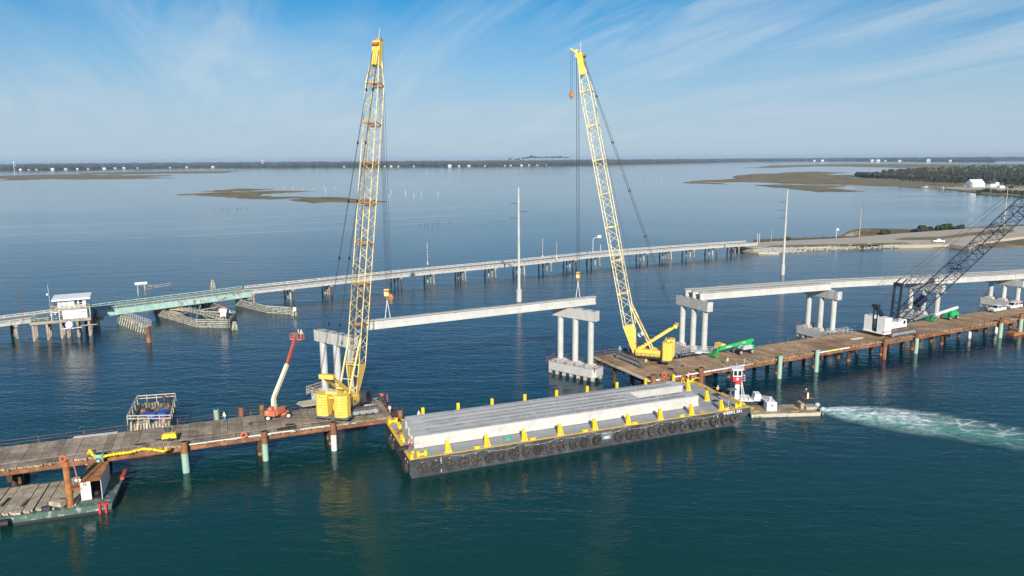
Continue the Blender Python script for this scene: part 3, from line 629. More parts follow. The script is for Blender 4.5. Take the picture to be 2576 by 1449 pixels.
def pickup(p, rz, label, m='white'):
    o = thing('pickup_truck', label, 'pickup truck', p, rz, None)
    car_body([(2.9, .45), (2.92, .95), (2.75, 1.08), (1.35, 1.2), (1.3, 1.22), (-2.85, 1.2), (-2.9, .5), (-2.6, .42), (2.6, .40)], 1.95, 1.7, o, m, 1.5)
    mb = MB(); mb.hexa([(-.95, -.92, 1.2), (1.45, -.92, 1.2), (1.45, .92, 1.2), (-.95, .92, 1.2)], [(-.75, -.76, 1.88), (.7, -.76, 1.88), (.7, .76, 1.88), (-.75, .76, 1.88)]); mb.build('cab', m, o)
    MB().hexa([(1.43, -.80, 1.24), (1.49, -.80, 1.22), (1.49, .80, 1.22), (1.43, .80, 1.24)], [(.76, -.68, 1.83), (.82, -.68, 1.81), (.82, .68, 1.81), (.76, .68, 1.83)]).build('windscreen', 'glass_dark', o)
    for s in (-1, 1):
        mb = MB(); y0, y1 = s * .93, s * .80
        mb.add([(-.7, s * .935, 1.27), (1.2, s * .935, 1.27), (.68, s * .79, 1.78), (-.62, s * .79, 1.78)], [(0, 1, 2, 3)]); mb.build('side_window', 'glass_dark', o)
        MB().b0(2.88, s * .55, .8, 2.96, s * .9, 1.0).build('headlight', 'grey_plastic', o)
        for x in (1.9, -1.85): inst(car_wheel, 'wheel', o, (x, s * .86, .38))
    MB().b0(2.9, -.5, .62, 2.97, .5, .95).build('grille', 'grey_panel', o); MB().b0(-2.75, -.78, 1.19, -1.05, .78, 1.225).build('cargo_bed', 'dark_steel', o)
    MB().b0(2.85, -.95, .42, 3.0, .95, .58).build('bumper', 'grey_plastic', o)
    return o
def suv(p, rz, label, m='grey_panel', name='parked_car', cat='car'):
    o = thing(name, label, cat, p, rz)
    car_body([(2.3, .4), (2.32, .85), (1.0, 1.02), (-2.25, 1.0), (-2.3, .45)], 1.85, 1.6, o, m, 1.3)
    MB().hexa([(-2.2, -.88, 1.0), (1.15, -.88, 1.02), (1.15, .88, 1.02), (-2.2, .88, 1.0)], [(-1.9, -.7, 1.62), (.35, -.7, 1.62), (.35, .7, 1.62), (-1.9, .7, 1.62)]).build('cabin', m, o)
    MB().hexa([(1.14, -.76, 1.05), (1.2, -.76, 1.04), (1.2, .76, 1.04), (1.14, .76, 1.05)], [(.42, -.66, 1.58), (.48, -.66, 1.57), (.48, .66, 1.57), (.42, .66, 1.58)]).build('windscreen', 'glass_dark', o)
    for s in (-1, 1):
        MB().add([(-1.9, s * .885, 1.07), (.95, s * .885, 1.07), (.35, s * .73, 1.53), (-1.75, s * .73, 1.53)], [(0, 1, 2, 3)]).build('side_window', 'glass_dark', o)
        for x in (1.45, -1.4): inst(car_wheel, 'wheel', o, (x, s * .8, .36))
    return o
pickup(W(X6, 1810, 305, 1.75), R(165), 'white pickup truck parked on the sand above the rock bank')

# ================================================================== OLD BRIDGE
nearE = [(-215, 142), (-175, 176), (-128, 219), (-91, 252.5), (-42, 288), (7.5, 318.5), (45, 345), (71.5, 358.5), (98.5, 372), (131, 386)]
def off_line(line, d):
    out = []
    for i, p in enumerate(line):
        a = Vector((*line[max(0, i - 1)], 0)); b = Vector((*line[min(len(line) - 1, i + 1)], 0)); t = (b - a).normalized(); out.append(Vector((p[0] - t.y * d, p[1] + t.x * d, 0)))
    return out
ctr = off_line(nearE, 4.6)
br = thing('road_bridge', 'old low concrete road bridge on pile bents crossing the sound', 'bridge')
def along(line, s):
    for a, b in zip(line[:-1], line[1:]):
        L = (b - a).length
        if s <= L: return a.lerp(b, s / L), (b - a).normalized()
        s -= L
    return line[-1], (line[-1] - line[-2]).normalized()
def cumlen(line): return sum((b - a).length for a, b in zip(line[:-1], line[1:]))
Ltot = cumlen(ctr); sA = (ctr[1] - ctr[0]).length + (ctr[2] - ctr[1]).length + 1; sB = sA + (ctr[3] - ctr[2]).length - 2
pile_m = {}
for nm in ('concrete_warm', 'timber_dark'): pile_m[nm] = MB().box(0, 0, .5, .5, .5, 3.0 + 0).mesh('pile', [MT[nm]])
ZB = 5.0
def span(s0, s1):
    p, d = along(ctr, s0 + .02); q, _ = along(ctr, s1 - .02); n = Vector((-d.y, d.x, 0)); U = Vector((0, 0, ZB))
    MB().sweep([(-4.6, -.95), (4.6, -.95), (4.6, -.12), (-4.6, -.12)], p + U, q + U).build('deck_slab', 'concrete', br)
    MB().sweep([(-3.9, -.118), (3.9, -.118), (3.9, -.10), (-3.9, -.10)], p + U, q + U).build('roadway', 'asphalt', br)
    for sd_ in (-1, 1):
        mb = MB(); L = (q - p).length; k = max(2, round(L / 2.5))
        mb.sweep([(sd_ * 4.62 - .16, .40), (sd_ * 4.62 + .16, .40), (sd_ * 4.62 + .16, .62), (sd_ * 4.62 - .16, .62)], p + U, q + U)
        mb.sweep([(sd_ * 4.55 - .22, -.12), (sd_ * 4.55 + .22, -.12), (sd_ * 4.55 + .22, .10), (sd_ * 4.55 - .22, .10)], p + U, q + U)
        for i in range(k):
            c = p.lerp(q, (i + .5) / k) - n * (sd_ * 4.66) + Vector((0, 0, ZB - .08)); a = math.atan2(d.y, d.x); mb.box(c.x, c.y, c.z, .30, .30, 1.25, a)
        mb.build('railing', 'concrete_light', br)
bents = []; s = sB + 1
while s < Ltot - 2: bents.append(s); s += 14.6
bents.append(Ltot - .5)
for a, b in zip(bents[:-1], bents[1:]): span(a, b)
left_b = [0, 16, 32, 48, 64, 80, 96, sA - 1]; left_b = [x for x in left_b if x < sA - 12] + [sA - 1]
for a, b in zip(left_b[:-1], left_b[1:]): span(a, b)
random.seed(17)
def bent(s, wide=4.3, n=4, double=False):
    p, d = along(ctr, s); nn = Vector((-d.y, d.x, 0)); e = thing_part('bent', br, p, math.atan2(d.y, d.x))
    mb = MB(); mb.box(0, 0, ZB - 1.28, 1.0, 2 * wide + .6, .64); mb.build('bent_cap', 'concrete_warm', e)
    for i in range(n):
        y = -wide + 2 * wide * i / (n - 1); mb = MB(); lean = .5 * (1 if i == n - 1 else -1 if i == 0 else 0)
        mb.bar((0, y, ZB - 1.58), (0, y + lean, -.9), .44); mb.bar((0, y + lean * .82, .35), (0, y + lean, -.9), .50)
        mb.build('pile', random.choice(['concrete_warm', 'timber_dark', 'concrete', 'concrete_stain']), e)
def thing_part(name, parent, loc, rz):
    o = bpy.data.objects.new(name, None); COL.objects.link(o); o.location = loc; o.rotation_euler = (0, 0, rz); o.parent = parent; return o
for i, s in enumerate(bents[:-1]):
    bent(s, n=5 if i % 4 == 2 else 4)
for s in left_b[1:-1]: bent(s)
bent(sA - 1.5, n=5); bent(sA + .2, n=4)

# swing span --------------------------------------------------------------
pa, da = along(ctr, sA + .3); pb, _ = along(ctr, sB + .4); sa = math.atan2((pb - pa).y, (pb - pa).x); Ls = (pb - pa).length
sw = thing('swing_span', 'mint green steel swing span with peeling plate girders', 'bridge span', (pa.x, pa.y, 0), sa)
for sd_ in (-1, 1):
    NP = 22; pw = Ls / NP
    for i in range(NP):
        mb = MB(); dep = 1.75; mb.b0(i * pw + .03, sd_ * 4.35 - .04, ZB - .1 - dep, (i + 1) * pw - .03, sd_ * 4.35 + .04, ZB - .02)
        mb.b0(i * pw - .05, sd_ * 4.35 - .16, ZB - .1 - dep, i * pw + .05, sd_ * 4.35 + .16, ZB - .02)
        worn = i >= 10 and i % 3 != 0
        mb.build('girder_panel', 'mint_worn' if worn else 'mint', sw)
    MB().b0(0, sd_ * 4.35 - .22, ZB - .02, Ls, sd_ * 4.35 + .22, ZB + .06).build('top_flange', 'mint', sw)
    MB().b0(0, sd_ * 4.35 - .22, ZB - 2.0, Ls, sd_ * 4.35 + .22, ZB - 1.87).build('bottom_flange', 'mint', sw)
    mb = MB()
    mb.b0(0, sd_ * 4.1 - .05, ZB + .55, Ls, sd_ * 4.1 + .05, ZB + .72)
    for i in range(19): mb.b0(i * Ls / 18 - .07, sd_ * 4.1 - .07, ZB, i * Ls / 18 + .07, sd_ * 4.1 + .07, ZB + .75)
    mb.build('guardrail', 'mint', sw)
MB().b0(0, -3.9, ZB - .25, Ls, 3.9, ZB + .02).build('roadway', 'asphalt', sw)
MB().tube((Ls / 2, 0, 0 - .8), (Ls / 2, 0, ZB - 2.1), 3.6, n=20).build('pivot_pier', 'concrete_warm', sw)
for x in (.6, Ls - .6): MB().box(x, 0, ZB - 2.6, 1.4, 9.5, .9).build('rest_pier', 'concrete_warm', sw)

def rail_fence(name, label, cat, pts, h, posts, m='timber_weathered', rails=2, t=.1, z=0, group=None):
    o = thing(name, label, cat, (0, 0, 0), 0, group); mb = MB()
    for r_ in range(rails):
        for a, b in zip(pts[:-1], pts[1:]): mb.bar(a + Vector((0, 0, h * (r_ + 1) / rails)), b + Vector((0, 0, h * (r_ + 1) / rails)), t)
    mb.build('rail', m, o); 
    for a, b in zip(pts[:-1], pts[1:]):
        k = max(1, int((b - a).length / posts))
        for i in range(k + 1):
            c = a.lerp(b, i / k); MB().bar(c, c + Vector((0, 0, h)), t * 1.1).build('post', m, o)
    return o
def plank_fender(name, label, wl, top, nplank, m='timber_weathered', closed=True, inner_piles=True):
    o = thing(name, label, 'fender', wl[0]); O = wl[0]; ring = wl + ([wl[0]] if closed else [])
    for a, b in zip(ring[:-1], ring[1:]):
        for k in range(nplank):
            z = .15 + (top - .1) * k / max(1, nplank - 1); MB().bar(a - O + Vector((0, 0, z)), b - O + Vector((0, 0, z)), .22, (top / nplank) * .52, up=(0, 0, 1)).build('plank', m, o)
        L = (b - a).length; kk = max(2, int(L / 1.6)); inw = Vector((-(b - a).y, (b - a).x, 0)).normalized() * .35; mb = MB()
        for i in range(kk + 1):
            c = a.lerp(b, i / kk) - O + inw; mb.tube((c.x, c.y, -.9), (c.x, c.y, top + .1), .17, n=6)
        mb.build('pile_row', 'timber_dark', o)
    return o
isl = [W(K4, *a, 0) for a in [(990, 668), (1640, 865), (2180, 870), (2290, 742)]] + [Vector((-109, 253, 0)), Vector((-126, 252, 0))]
isl = [Vector((p.x, p.y, 0)) for p in isl]
fi = plank_fender('fender_island', 'weathered timber fender island under the middle of the swing span', isl, 2.3, 5)
cI = sum(isl, Vector()) / len(isl) - isl[0]; mb = MB()
for k in range(6):
    a = isl[k] - isl[0]; b = isl[(k + 3) % 6] - isl[0]
    if k < 3: mb.bar(a + Vector((0, 0, 2.2)), b + Vector((0, 0, 2.2)), .35)
    mb.bar((isl[k] + isl[(k + 1) % 6]) / 2 - isl[0] + Vector((0, 0, 1.8)), cI + Vector((0, 0, 1.8)), .25)
mb.build('brace', 'timber_weathered', fi)
wa = W(K4, 1480, 590, 2.5); wb = W(K4, 2050, 735, 2.5); wa -= isl[0]; wb -= isl[0]; wa.z = wb.z = 2.5
MB().bar(wa, wb, 1.1, .12).build('catwalk', 'timber_weathered', fi)
mb = MB()
for s_ in (-.5, .5):
    n_ = (wb - wa).cross(Vector((0, 0, 1))).normalized() * s_
    for z in (.55, 1.05): mb.bar(wa + n_ + Vector((0, 0, z)), wb + n_ + Vector((0, 0, z)), .09)
    for i in range(12): c = wa.lerp(wb, i / 11) + n_; mb.bar(c, c + Vector((0, 0, 1.05)), .1)
mb.build('handrail', 'timber_weathered', fi)
sg = thing('danger_sign', 'white danger sign board with red heading on the fender island corner', 'sign', W(K4, 2075, 725, 2.4), R(18))
MB().b0(-1.1, -.05, 2.1, 1.1, .05, 3.0).build('sign_board', 'white', sg); MB().b0(-1.1, -.09, 3.0, 1.1, .03, 3.42).build('heading_board', 'red', sg); MB().b0(-.8, -.05, .7, .8, .05, 2.05).build('lower_board', 'white', sg)
for x in (-.7, .7): MB().tube((x, .1, 0), (x, .1, 3.5), .12, n=6).build('post', 'timber_weathered', sg)
lettering('DANGER', .34, 'white', sg, (0, -.12, 3.2), (R(90), 0, 0))
bs = thing('channel_sign', 'small blue and white notice board right of the danger sign', 'sign', W(K4, 2170, 690, 2.4), R(40)); MB().b0(-.6, -.05, .8, .6, .05, 2.2).build('sign_board', 'blue', bs); MB().b0(-.45, -.07, 1.1, .45, -.052, 1.9).build('symbol', 'white', bs)
def dolphin(p, top, n, label, sc=1.0):
    o = thing('pile_dolphin', label, 'pile cluster', p)
    for i in range(n):
        a = 6.283 * i / n; MB().tube((math.cos(a) * .95 * sc, math.sin(a) * .95 * sc, -.9), (math.cos(a) * .42 * sc, math.sin(a) * .42 * sc, top), .2, .18, n=7).build('pile', 'timber_weathered', o)
    MB().tube((0, 0, top - .6), (0, 0, top - .4), .66 * sc, n=10).build('cable_band', 'dark_steel', o)
    return o
dolphin(W(K4, 2265, 905, 0), 2.4, 8, 'cluster of leaning timber piles at the corner of the fender island')
dd = dolphin(W(R3, 685, 110, 0), 2.6, 7, 'cluster of timber piles carrying a small white notice, left of the left crane')
MB().b0(-.1, -1.0, 1.6, .9, -.93, 2.9).build('notice_board', 'white', dd)
dolphin(W(K4, 1725, 275, 0) + Vector((2, 6, 0)), 3.4, 7, 'cluster of timber piles showing behind the swing span')
# left fender with white handrail
fl = [W(K4, *a, 0) for a in [(340, 800), (800, 985)]]; fl = [Vector((q.x, q.y, 0)) for q in fl]; O = fl[0]; dfl = (fl[1] - fl[0]).normalized(); nfl = Vector((dfl.y, -dfl.x, 0))
if nfl.y > 0: nfl = -nfl
fo = thing('fender_fence', 'timber fender with leaning green-stained piles and white handrail left of the channel', 'fender', O)
Lf = (fl[1] - fl[0]).length; 
for k in range(4): MB().bar(Vector((0, 0, .4 + .5 * k)) + -nfl * .9, dfl * Lf - nfl * .9 + Vector((0, 0, .4 + .5 * k)), .2, .28).build('plank', 'timber_weathered', fo)
MB().bar(-nfl * 1.3 + Vector((0, 0, 2.45)), dfl * Lf - nfl * 1.3 + Vector((0, 0, 2.45)), 1.1, .12).build('catwalk', 'timber_weathered', fo)
for i in range(13):
    c = dfl * (Lf * i / 12); MB().tube(c + nfl * .35 + Vector((0, 0, -.9)), c - nfl * .75 + Vector((0, 0, 2.5)), .19, .17, n=6).build('pile', 'timber_weathered', fo)
mb = MB(); b0_ = -nfl * 1.9
for z in (3.0, 3.5, 4.0): mb.bar(b0_ + Vector((0, 0, z)), b0_ + dfl * Lf + Vector((0, 0, z)), .08)
for i in range(15): c = b0_ + dfl * (Lf * i / 14); mb.bar(c + Vector((0, 0, 2.4)), c + Vector((0, 0, 4.0)), .09)
mb.build('handrail', 'concrete_light', fo)
rp = thing('steel_pile', 'orange-brown rusty steel pile at the end of the left fender', 'pile', W(K4, 862, 1112, 0)); MB().tube((0, 0, -.9), (0, 0, 4.2), .62, n=14).build('shaft', 'rust', rp)
# right fender continuing right of the island
fr = [W(R1, 2390, 515, 0), W(R3, 110, 12, 0), W(R3, 395, 82, 0), W(R3, 655, 98, 0)]; fr = [Vector((q.x, q.y, 0)) for q in fr]
plank_fender('channel_fender', 'weathered timber fender wall right of the swing span end', fr, 2.2, 5, closed=False)
fr2 = [W(R1, 2200, 450, 0), W(R1, 2400, 500, 0)]; fr2 = [Vector((q.x, q.y, 0)) for q in fr2]
# far sign on timber gantry behind the swing span
sp2 = W(R1, 1400, 440, 0); fs_ = thing('sign_gantry', 'white board on grey timber gantry behind the left half of the swing span', 'sign', (sp2.x, sp2.y + 3, 0), R(30))
for x in (-1.2, 1.2): MB().tube((x, 0, -.9), (x, 0, 5.2), .22, n=6).build('post', 'timber_weathered', fs_)
MB().b0(-2.1, -.3, 4.4, 2.1, -.22, 5.3).build('sign_board', 'white', fs_)
for x in (-1.2, 1.2): MB().bar((x, 0, 4.3), (x + 5, 3, 2.6), .2).build('brace', 'timber_weathered', fs_)
for z in (2.4, 3.2): MB().bar((1, 0, z), (11, 6, z), .18).build('rail', 'timber_weathered', fs_)

# bridge tender's house ----------------------------------------------------
NL = Vector((-135.9, 201.4, 0)); ha = R(25.9); hf = Fr(NL, ha)
plat = thing('platform', 'concrete pile platform beside the old bridge carrying the tender house', 'platform', NL, ha)
PLL, PLD = 14.9, 12.0; ZP = 5.5
MB().b0(0, 0, ZP - .5, PLL, PLD, ZP).build('deck_slab', 'concrete_warm', plat); MB().b0(-.1, -.12, ZP - .75, PLL + .1, .25, ZP - .05).build('edge_beam', 'concrete_warm', plat); MB().b0(-.12, .2, ZP - .75, .25, PLD, ZP - .06).build('edge_beam', 'concrete_warm', plat)
for x in (.5, 3.9, 7.3, 8.9, 11.4, 14.3):
    for y in (.5, 3.5, 6.5): MB().box(x, y, (ZP - .9 - .9) / 2 + .0, .55, .55, ZP - .1).build('pile', 'concrete_warm', plat)
mb = MB()
for z in (.5, 1.0): mb.bar((0, .1, ZP + z), (PLL, .1, ZP + z), .06); mb.bar((0, .1, ZP + z), (0, PLD, ZP + z), .06)
for i in range(8): mb.bar((i * PLL / 7, .1, ZP), (i * PLL / 7, .1, ZP + 1), .07)
for i in range(1, 6): mb.bar((0, i * 2, ZP), (0, i * 2, ZP + 1), .07)
mb.build('handrail', 'mint', plat)
MB().b0(12.2, -.6, ZP - 2.2, 16.5, -.3, ZP - 1.9).build('walkway_beam', 'concrete_warm', plat); MB().b0(7.6, -.9, 2.9, 12.6, -.6, 3.2).build('tank_cradle', 'concrete_light', plat)
mb = MB(); mb.tube((9.6, -2.0, 4.2), (9.6, .2, 4.2), .95, n=18); mb.ball((9.6, -2.0, 4.2), .95, 14, 8, sc=(1, .3, 1)); mb.sm = True
tk = thing('storage_tank', 'white round tank slung under the tender house platform', 'tank', NL, ha); mb.build('shell', 'white', tk); MB().b0(8.5, -1.7, 3.05, 10.7, -.2, 3.3).build('saddle', 'white', tk)
hx0 = hf.l(W(K3, 1085, 865, ZP)); hx1 = hf.l(W(K3, 1480, 822, ZP)); hz0 = ZP
th = thing('tender_house', 'two-storey white bridge tender house with flat white roof and balcony', 'house', NL, ha)
X0, X1, Y0, Y1 = 8.0, 12.5, .7, 5.2
MB().b0(X0, Y0, ZP, X1 + 1.6, Y1, ZP + 2.75).build('lower_wall', 'white', th)
MB().b0(X1 + .1, Y0 - .06, ZP + 1.5, X1 + 1.3, Y0 + .02, ZP + 2.1).build('lower_window', 'grey_plastic', th); MB().b0(X0 + 3.9, Y0 - .05, ZP + .1, X0 + 3.98, Y0 + .02, ZP + 2.7).build('downpipe', 'grey_plastic', th)
MB().b0(5.2, .3, ZP + 2.75, 15.0, 7.2, ZP + 2.95).build('balcony_floor', 'timber_tan', th)
MB().b0(7.0, 1.4, ZP + 2.95, 14.0, 6.2, ZP + 5.5).build('upper_wall', 'white', th)
mb = MB(); mb.hexa([(5.7, .2, ZP + 5.45), (15.3, .2, ZP + 5.45), (15.3, 7.4, ZP + 5.75), (5.7, 7.4, ZP + 5.75)], [(5.7, .2, ZP + 5.95), (15.3, .2, ZP + 5.95), (15.3, 7.4, ZP + 6.25), (5.7, 7.4, ZP + 6.25)]); mb.build('roof', 'white', th)
for i, x in enumerate((7.9, 9.1, 11.5, 12.7)):
    w_ = MB().b0(x - .4, 1.33, ZP + 3.75, x + .4, 1.39, ZP + 5.1).build('window', 'glass_dark' if i > 1 else 'grey_plastic', th); MB().b0(x - .42, 1.30, ZP + 4.38, x + .42, 1.35, ZP + 4.46).build('sash_bar', 'white', w_)
for y in (2.6, 4.2): MB().b0(6.94, y - .4, ZP + 3.8, 7.0 - .002, y + .4, ZP + 5.1).build('window', 'glass_dark', th)
mb = MB()
for z in (.35, .75, 1.1):
    mb.bar((5.2, .35, ZP + 2.95 + z), (15.0, .35, ZP + 2.95 + z), .1, .16); mb.bar((5.2, .35, ZP + 2.95 + z), (5.2, 7.2, ZP + 2.95 + z), .1, .16)
for i in range(9): mb.bar((5.2 + i * 9.8 / 8, .35, ZP + 2.9), (5.2 + i * 9.8 / 8, .35, ZP + 4.1), .13)
for i in range(1, 5): mb.bar((5.2, .35 + i * 1.7, ZP + 2.9), (5.2, .35 + i * 1.7, ZP + 4.1), .13)
mb.build('balcony_rail', 'timber_weathered', th)
for x, y in ((5.3, .4), (14.9, .4), (5.3, 7.0), (7.2, .4)): MB().bar((x, y, ZP), (x, y, ZP + 2.8), .16).build('balcony_post', 'white', th)
MB().tube((5.0, 3.0, ZP + 2), (4.9, 3.0, ZP + 10.0), .07, n=6).build('mast', 'grey_plastic', th); MB().ball((4.6, 2.8, ZP + 7.2), .32, 8, 6).build('dish', 'white', th)
pt_ = thing('portable_toilet', 'dark blue portable toilet with white roof beside the white tender house', 'portable toilet', hf.w(7.2 - .9, 1.2, ZP), ha)
MB().b0(-.6, -.6, 0, .6, .6, 2.15).build('cabin', 'navy_box', pt_); MB().b0(-.66, -.66, 2.15, .66, .66, 2.4).build('roof', 'white', pt_); MB().b0(-.3, -.63, 1.6, .15, -.602, 1.85).build('label_plate', 'white', pt_)
suv(hf.w(2.3, 2.3, ZP), ha + R(180), 'dark grey car parked on the tender house platform')
# street furniture on the old bridge
def pole_on(px, py, z, h, m, label, name, cat, r=.12, arm=None, crop=O8):
    p = W(crop, px, py, z); o = thing(name, label, cat, p); MB().tube((0, 0, 0), (0, 0, h), r, r * .7, n=6).build('post', m, o)
    return o
for x, y, h in ((316, 845, 9.5), (1093, 800, 9.0), (1188, 815, 8.0)):
    a_ = pole_on(x, y, ZB, h, 'white', 'white striped barrier arm standing upright on the old bridge, %s' % ('near its left part' if x < 400 else 'left one of the pair' if x < 1100 else 'right one of the pair'), 'barrier_arm', 'barrier', .10)
    MB().b0(-.3, -.3, 0, .3, .3, 1.2).build('drive_box', 'grey_plastic', a_)
    for k in range(4): MB().tube((0, 0, 2 + k * 1.5), (0, 0, 2.6 + k * 1.5), .125, n=6).build('red_band', 'red', a_)
lp = pole_on(1433, 755, ZB, 6.0, 'white', 'lamp post with pale sign box on a curved arm right of the right hook line', 'lamp_post', 'lamp post', .12); MB().path([(0, 0, 6), (1, 0, 6.8), (2.6, 0, 7)], .1).build('arm', 'white', lp); MB().b0(2.2, -.3, 6.7, 4.0, .3, 7.9).build('sign_box', 'cream', lp)
pole_on(1485, 752, ZB, 3.2, 'white', 'short white marker post on the old bridge beside the lamp post', 'marker_post', 'post')
for x, y, h, c in ((2545, 695, 5, O8), (2558, 697, 5, O8)): pole_on(x, y, ZB, h, 'white', 'white post of the pair at the causeway end, the %s one' % ('left' if x < 2550 else 'right'), 'marker_post', 'post', crop=c)['group'] = 'posts at the causeway end'
pole_on(310, 300, 1.7, 7, 'grey_plastic', 'thin grey post beside the causeway road left of the grey utility pole', 'marker_post', 'post', crop=X6)
rs_ = pole_on(892, 268, 1.7, 6, 'white', 'white post with pink sign board on the causeway bend', 'road_sign', 'sign', crop=X6); MB().b0(0, -.05, 4.6, 1.4, .05, 5.8).build('sign_board', 'white_dirty', rs_)
# red lattice mast left of the tender house
rm_ = thing('radio_mast', 'thin dark red lattice mast left of the tender house', 'mast', hf.w(-1.6, 1.2, 0)); mb = MB()
for i in range(3):
    a = i * 2.094; mb.tube((.18 * math.cos(a), .18 * math.sin(a), -.9), (.08 * math.cos(a), .08 * math.sin(a), 16.5), .02, n=4)
for k in range(18): mb.bar((.2, 0, k * .9), (-.11, .19, k * .9 + .9), .03); mb.bar((-.11, .19, k * .9), (-.11, -.19, k * .9 + .9), .03)
mb.build('lattice', 'rust', rm_)

# utility poles ------------------------------------------------------------
def util_pole(p, h, label, r0, r1, base_r, arms, m='concrete_light'):
    o = thing('utility_pole', label, 'utility pole', p); 
    if base_r: MB().tube((0, 0, -.9), (0, 0, 4.4), base_r, n=16).build('base_collar', m, o)
    mb = MB(); mb.tube((0, 0, -.5), (0, 0, h), r0, r1, n=12); mb.sm = False; mb.build('shaft', m, o)
    for k, (z, sd_, L) in enumerate(arms):
        a = MB().bar((0, 0, z), (sd_ * L, 0, z + .25), .16, .2).build('arm', 'dark_steel', o); MB().tube((sd_ * L, 0, z + .25), (sd_ * (L + 1.3), 0, z - .1), .10, n=6).build('insulator', 'dark_steel', o)
    mb = MB()
    for k in range(int(h / 1.6)): mb.tube((0, 0, 5 + k * 1.6), (0, 0, 5.06 + k * 1.6), r0 + (r1 - r0) * (5 + k * 1.6) / h + .02, n=12)
    if base_r: mb.build('hoop', 'concrete', o)
    return o
util_pole((2.5, 256.1, 0), 40.2, 'tall pale concrete utility pole standing in the water between the cranes', .58, .30, .95, [(34.6, -1, 1.6), (31.8, 1, 1.6), (29.6, -1, 1.6)])
util_pole((116.9, 311.9, 0), 36.2, 'tall grey concrete utility pole in the water right of the right crane', .58, .30, .80, [(31.0, -1, 2.0), (27.6, -1, 2.0), (24.3, -1, 2.0)])
bw = W(X6, 1100, 250, 1.7); util_pole(bw, HT((820 - 16 / 2.2756) * .6389, bw) - 1.7, 'brown wooden utility pole on the causeway bend', .3, .2, 0, [(19.5, 1, .6), (17.5, 1, .6), (15.5, 1, .6)], 'timber_tan')
bw2 = W(X6, 2395, 157, 1.7); util_pole(bw2, HT(739 * .6389, bw2) - 1.7, 'pale utility pole behind the black boom at the far right', .3, .2, 0, [], 'timber_pale')

# conductors left of the middle pole, sun glint painted in as pale colour
for k, (z0, sx, y0, y1) in enumerate(((34.9, -2.8, 572, 581), (32.0, 2.8, 592, 607), (29.9, -2.8, 612, 632))):
    a_ = Vector((2.5 + sx * .3, 256.1, z0)); b_ = Vector((-151, 216, 0)); b_.z = HT(y0, b_); c_ = b_ + (b_ - a_) * .9; c_.z = b_.z + 1.5; pts = []
    for i in range(25):
        t = i / 24; p = a_.lerp(c_, t); q = a_.z + (c_.z - a_.z) * t; tb = 1 / 1.9; sag = (a_.z + (c_.z - a_.z) * tb - b_.z) / (4 * tb * (1 - tb)); p.z = q - 4 * t * (1 - t) * sag; pts.append(p)
    tag(MB().path(pts, .010, 4).build('power_line', 'sling'), 'thin pale power line running left from the middle utility pole, %s one' % ['upper', 'middle', 'lower'][k], 'power line')
# ================================================================== NEW BRIDGE PIERS AND GIRDERS
GP = [(-.60, 1.95), (-.60, 1.85), (-.16, 1.76), (-.10, 1.68), (-.10, .48), (-.33, .28), (-.33, 0), (.33, 0), (.33, .28), (.10, .48), (.10, 1.68), (.16, 1.76), (.60, 1.85), (.60, 1.95)][::-1]
cap_col = MB(); cap_col.tube((0, 0, 0), (0, 0, 1), .70, n=22); cap_col.sm = False
bpad = MB().b0(-.38, -.25, 0, .38, .25, .10).mesh('bearing_pad', [MT['grey_panel']])
def pier(c, ang, zb, zt, label, cap_l=11.8, ped=True, foot_l=13.4):
    o = thing('bridge_pier', label, 'bridge pier', (c[0], c[1], 0), R(ang))
    for x in (-4.2, 0, 4.2):
        mb = MB(); mb.tube((x, 0, 3.0), (x, 0, zb + .02), .70, n=24); mb.build('column', 'concrete_light', o)
    MB().b0(-cap_l / 2, -.85, zb, cap_l / 2, .85, zt).build('pier_cap', 'concrete', o)
    h = foot_l / 2; ch = .7
    mb = MB(); mb.prism([(-h + ch, -2.2), (h - ch, -2.2), (h, -2.2 + ch), (h, 2.2 - ch), (h - ch, 2.2), (-h + ch, 2.2), (-h, 2.2 - ch), (-h, -2.2 + ch)], 1.05, 2.9)
    mb.build('footing', 'concrete_light', o)
    mb = MB()
    for x in (-4.2, 0, 4.2): mb.hexa([(x - 1.6, -1.3, 2.9), (x + 1.6, -1.3, 2.9), (x + 1.6, 1.3, 2.9), (x - 1.6, 1.3, 2.9)], [(x - .8, -.85, 3.6), (x + .8, -.85, 3.6), (x + .8, .85, 3.6), (x - .8, .85, 3.6)])
    mb.build('plinth', 'concrete_light', o)
    pm_ = MB().b0(-.32, -.32, -.9, .32, .32, 1.06).b0(-.335, -.335, -.9, .335, .335, .32, 1).mesh('pile', [MT['concrete_light'], MT['concrete_stain']])
    for i in range(7):
        for y in (-1.6, 1.6): inst(pm_, 'pile', o, (-h + .8 + i * (2 * h - 1.6) / 6, y, 0))
    mb = MB(); zz = 2.9
    cr_ = [(-h, -2.1), (h, -2.1), (h, 2.1), (-h, 2.1), (-h, -2.1)]
    for (x0, y0), (x1, y1) in zip(cr_[:-1], cr_[1:]):
        for z in (.5, 1.05): mb.bar((x0, y0, zz + z), (x1, y1, zz + z), .07)
        k = max(1, int(math.hypot(x1 - x0, y1 - y0) / 2.4))
        for i in range(k): mb.bar((x0 + (x1 - x0) * i / k, y0 + (y1 - y0) * i / k, zz - .4), (x0 + (x1 - x0) * i / k, y0 + (y1 - y0) * i / k, zz + 1.1), .09)
    mb.build('handrail', 'rust', o)
    mb = MB()
    for x in (-5.2, -2.6, 0, 2.6, 5.1):
        if abs(x) < cap_l / 2 - .3: inst(bpad, 'bearing_pad', o, (x, -.45, zt)); inst(bpad, 'bearing_pad', o, (x, .45, zt))
    return o
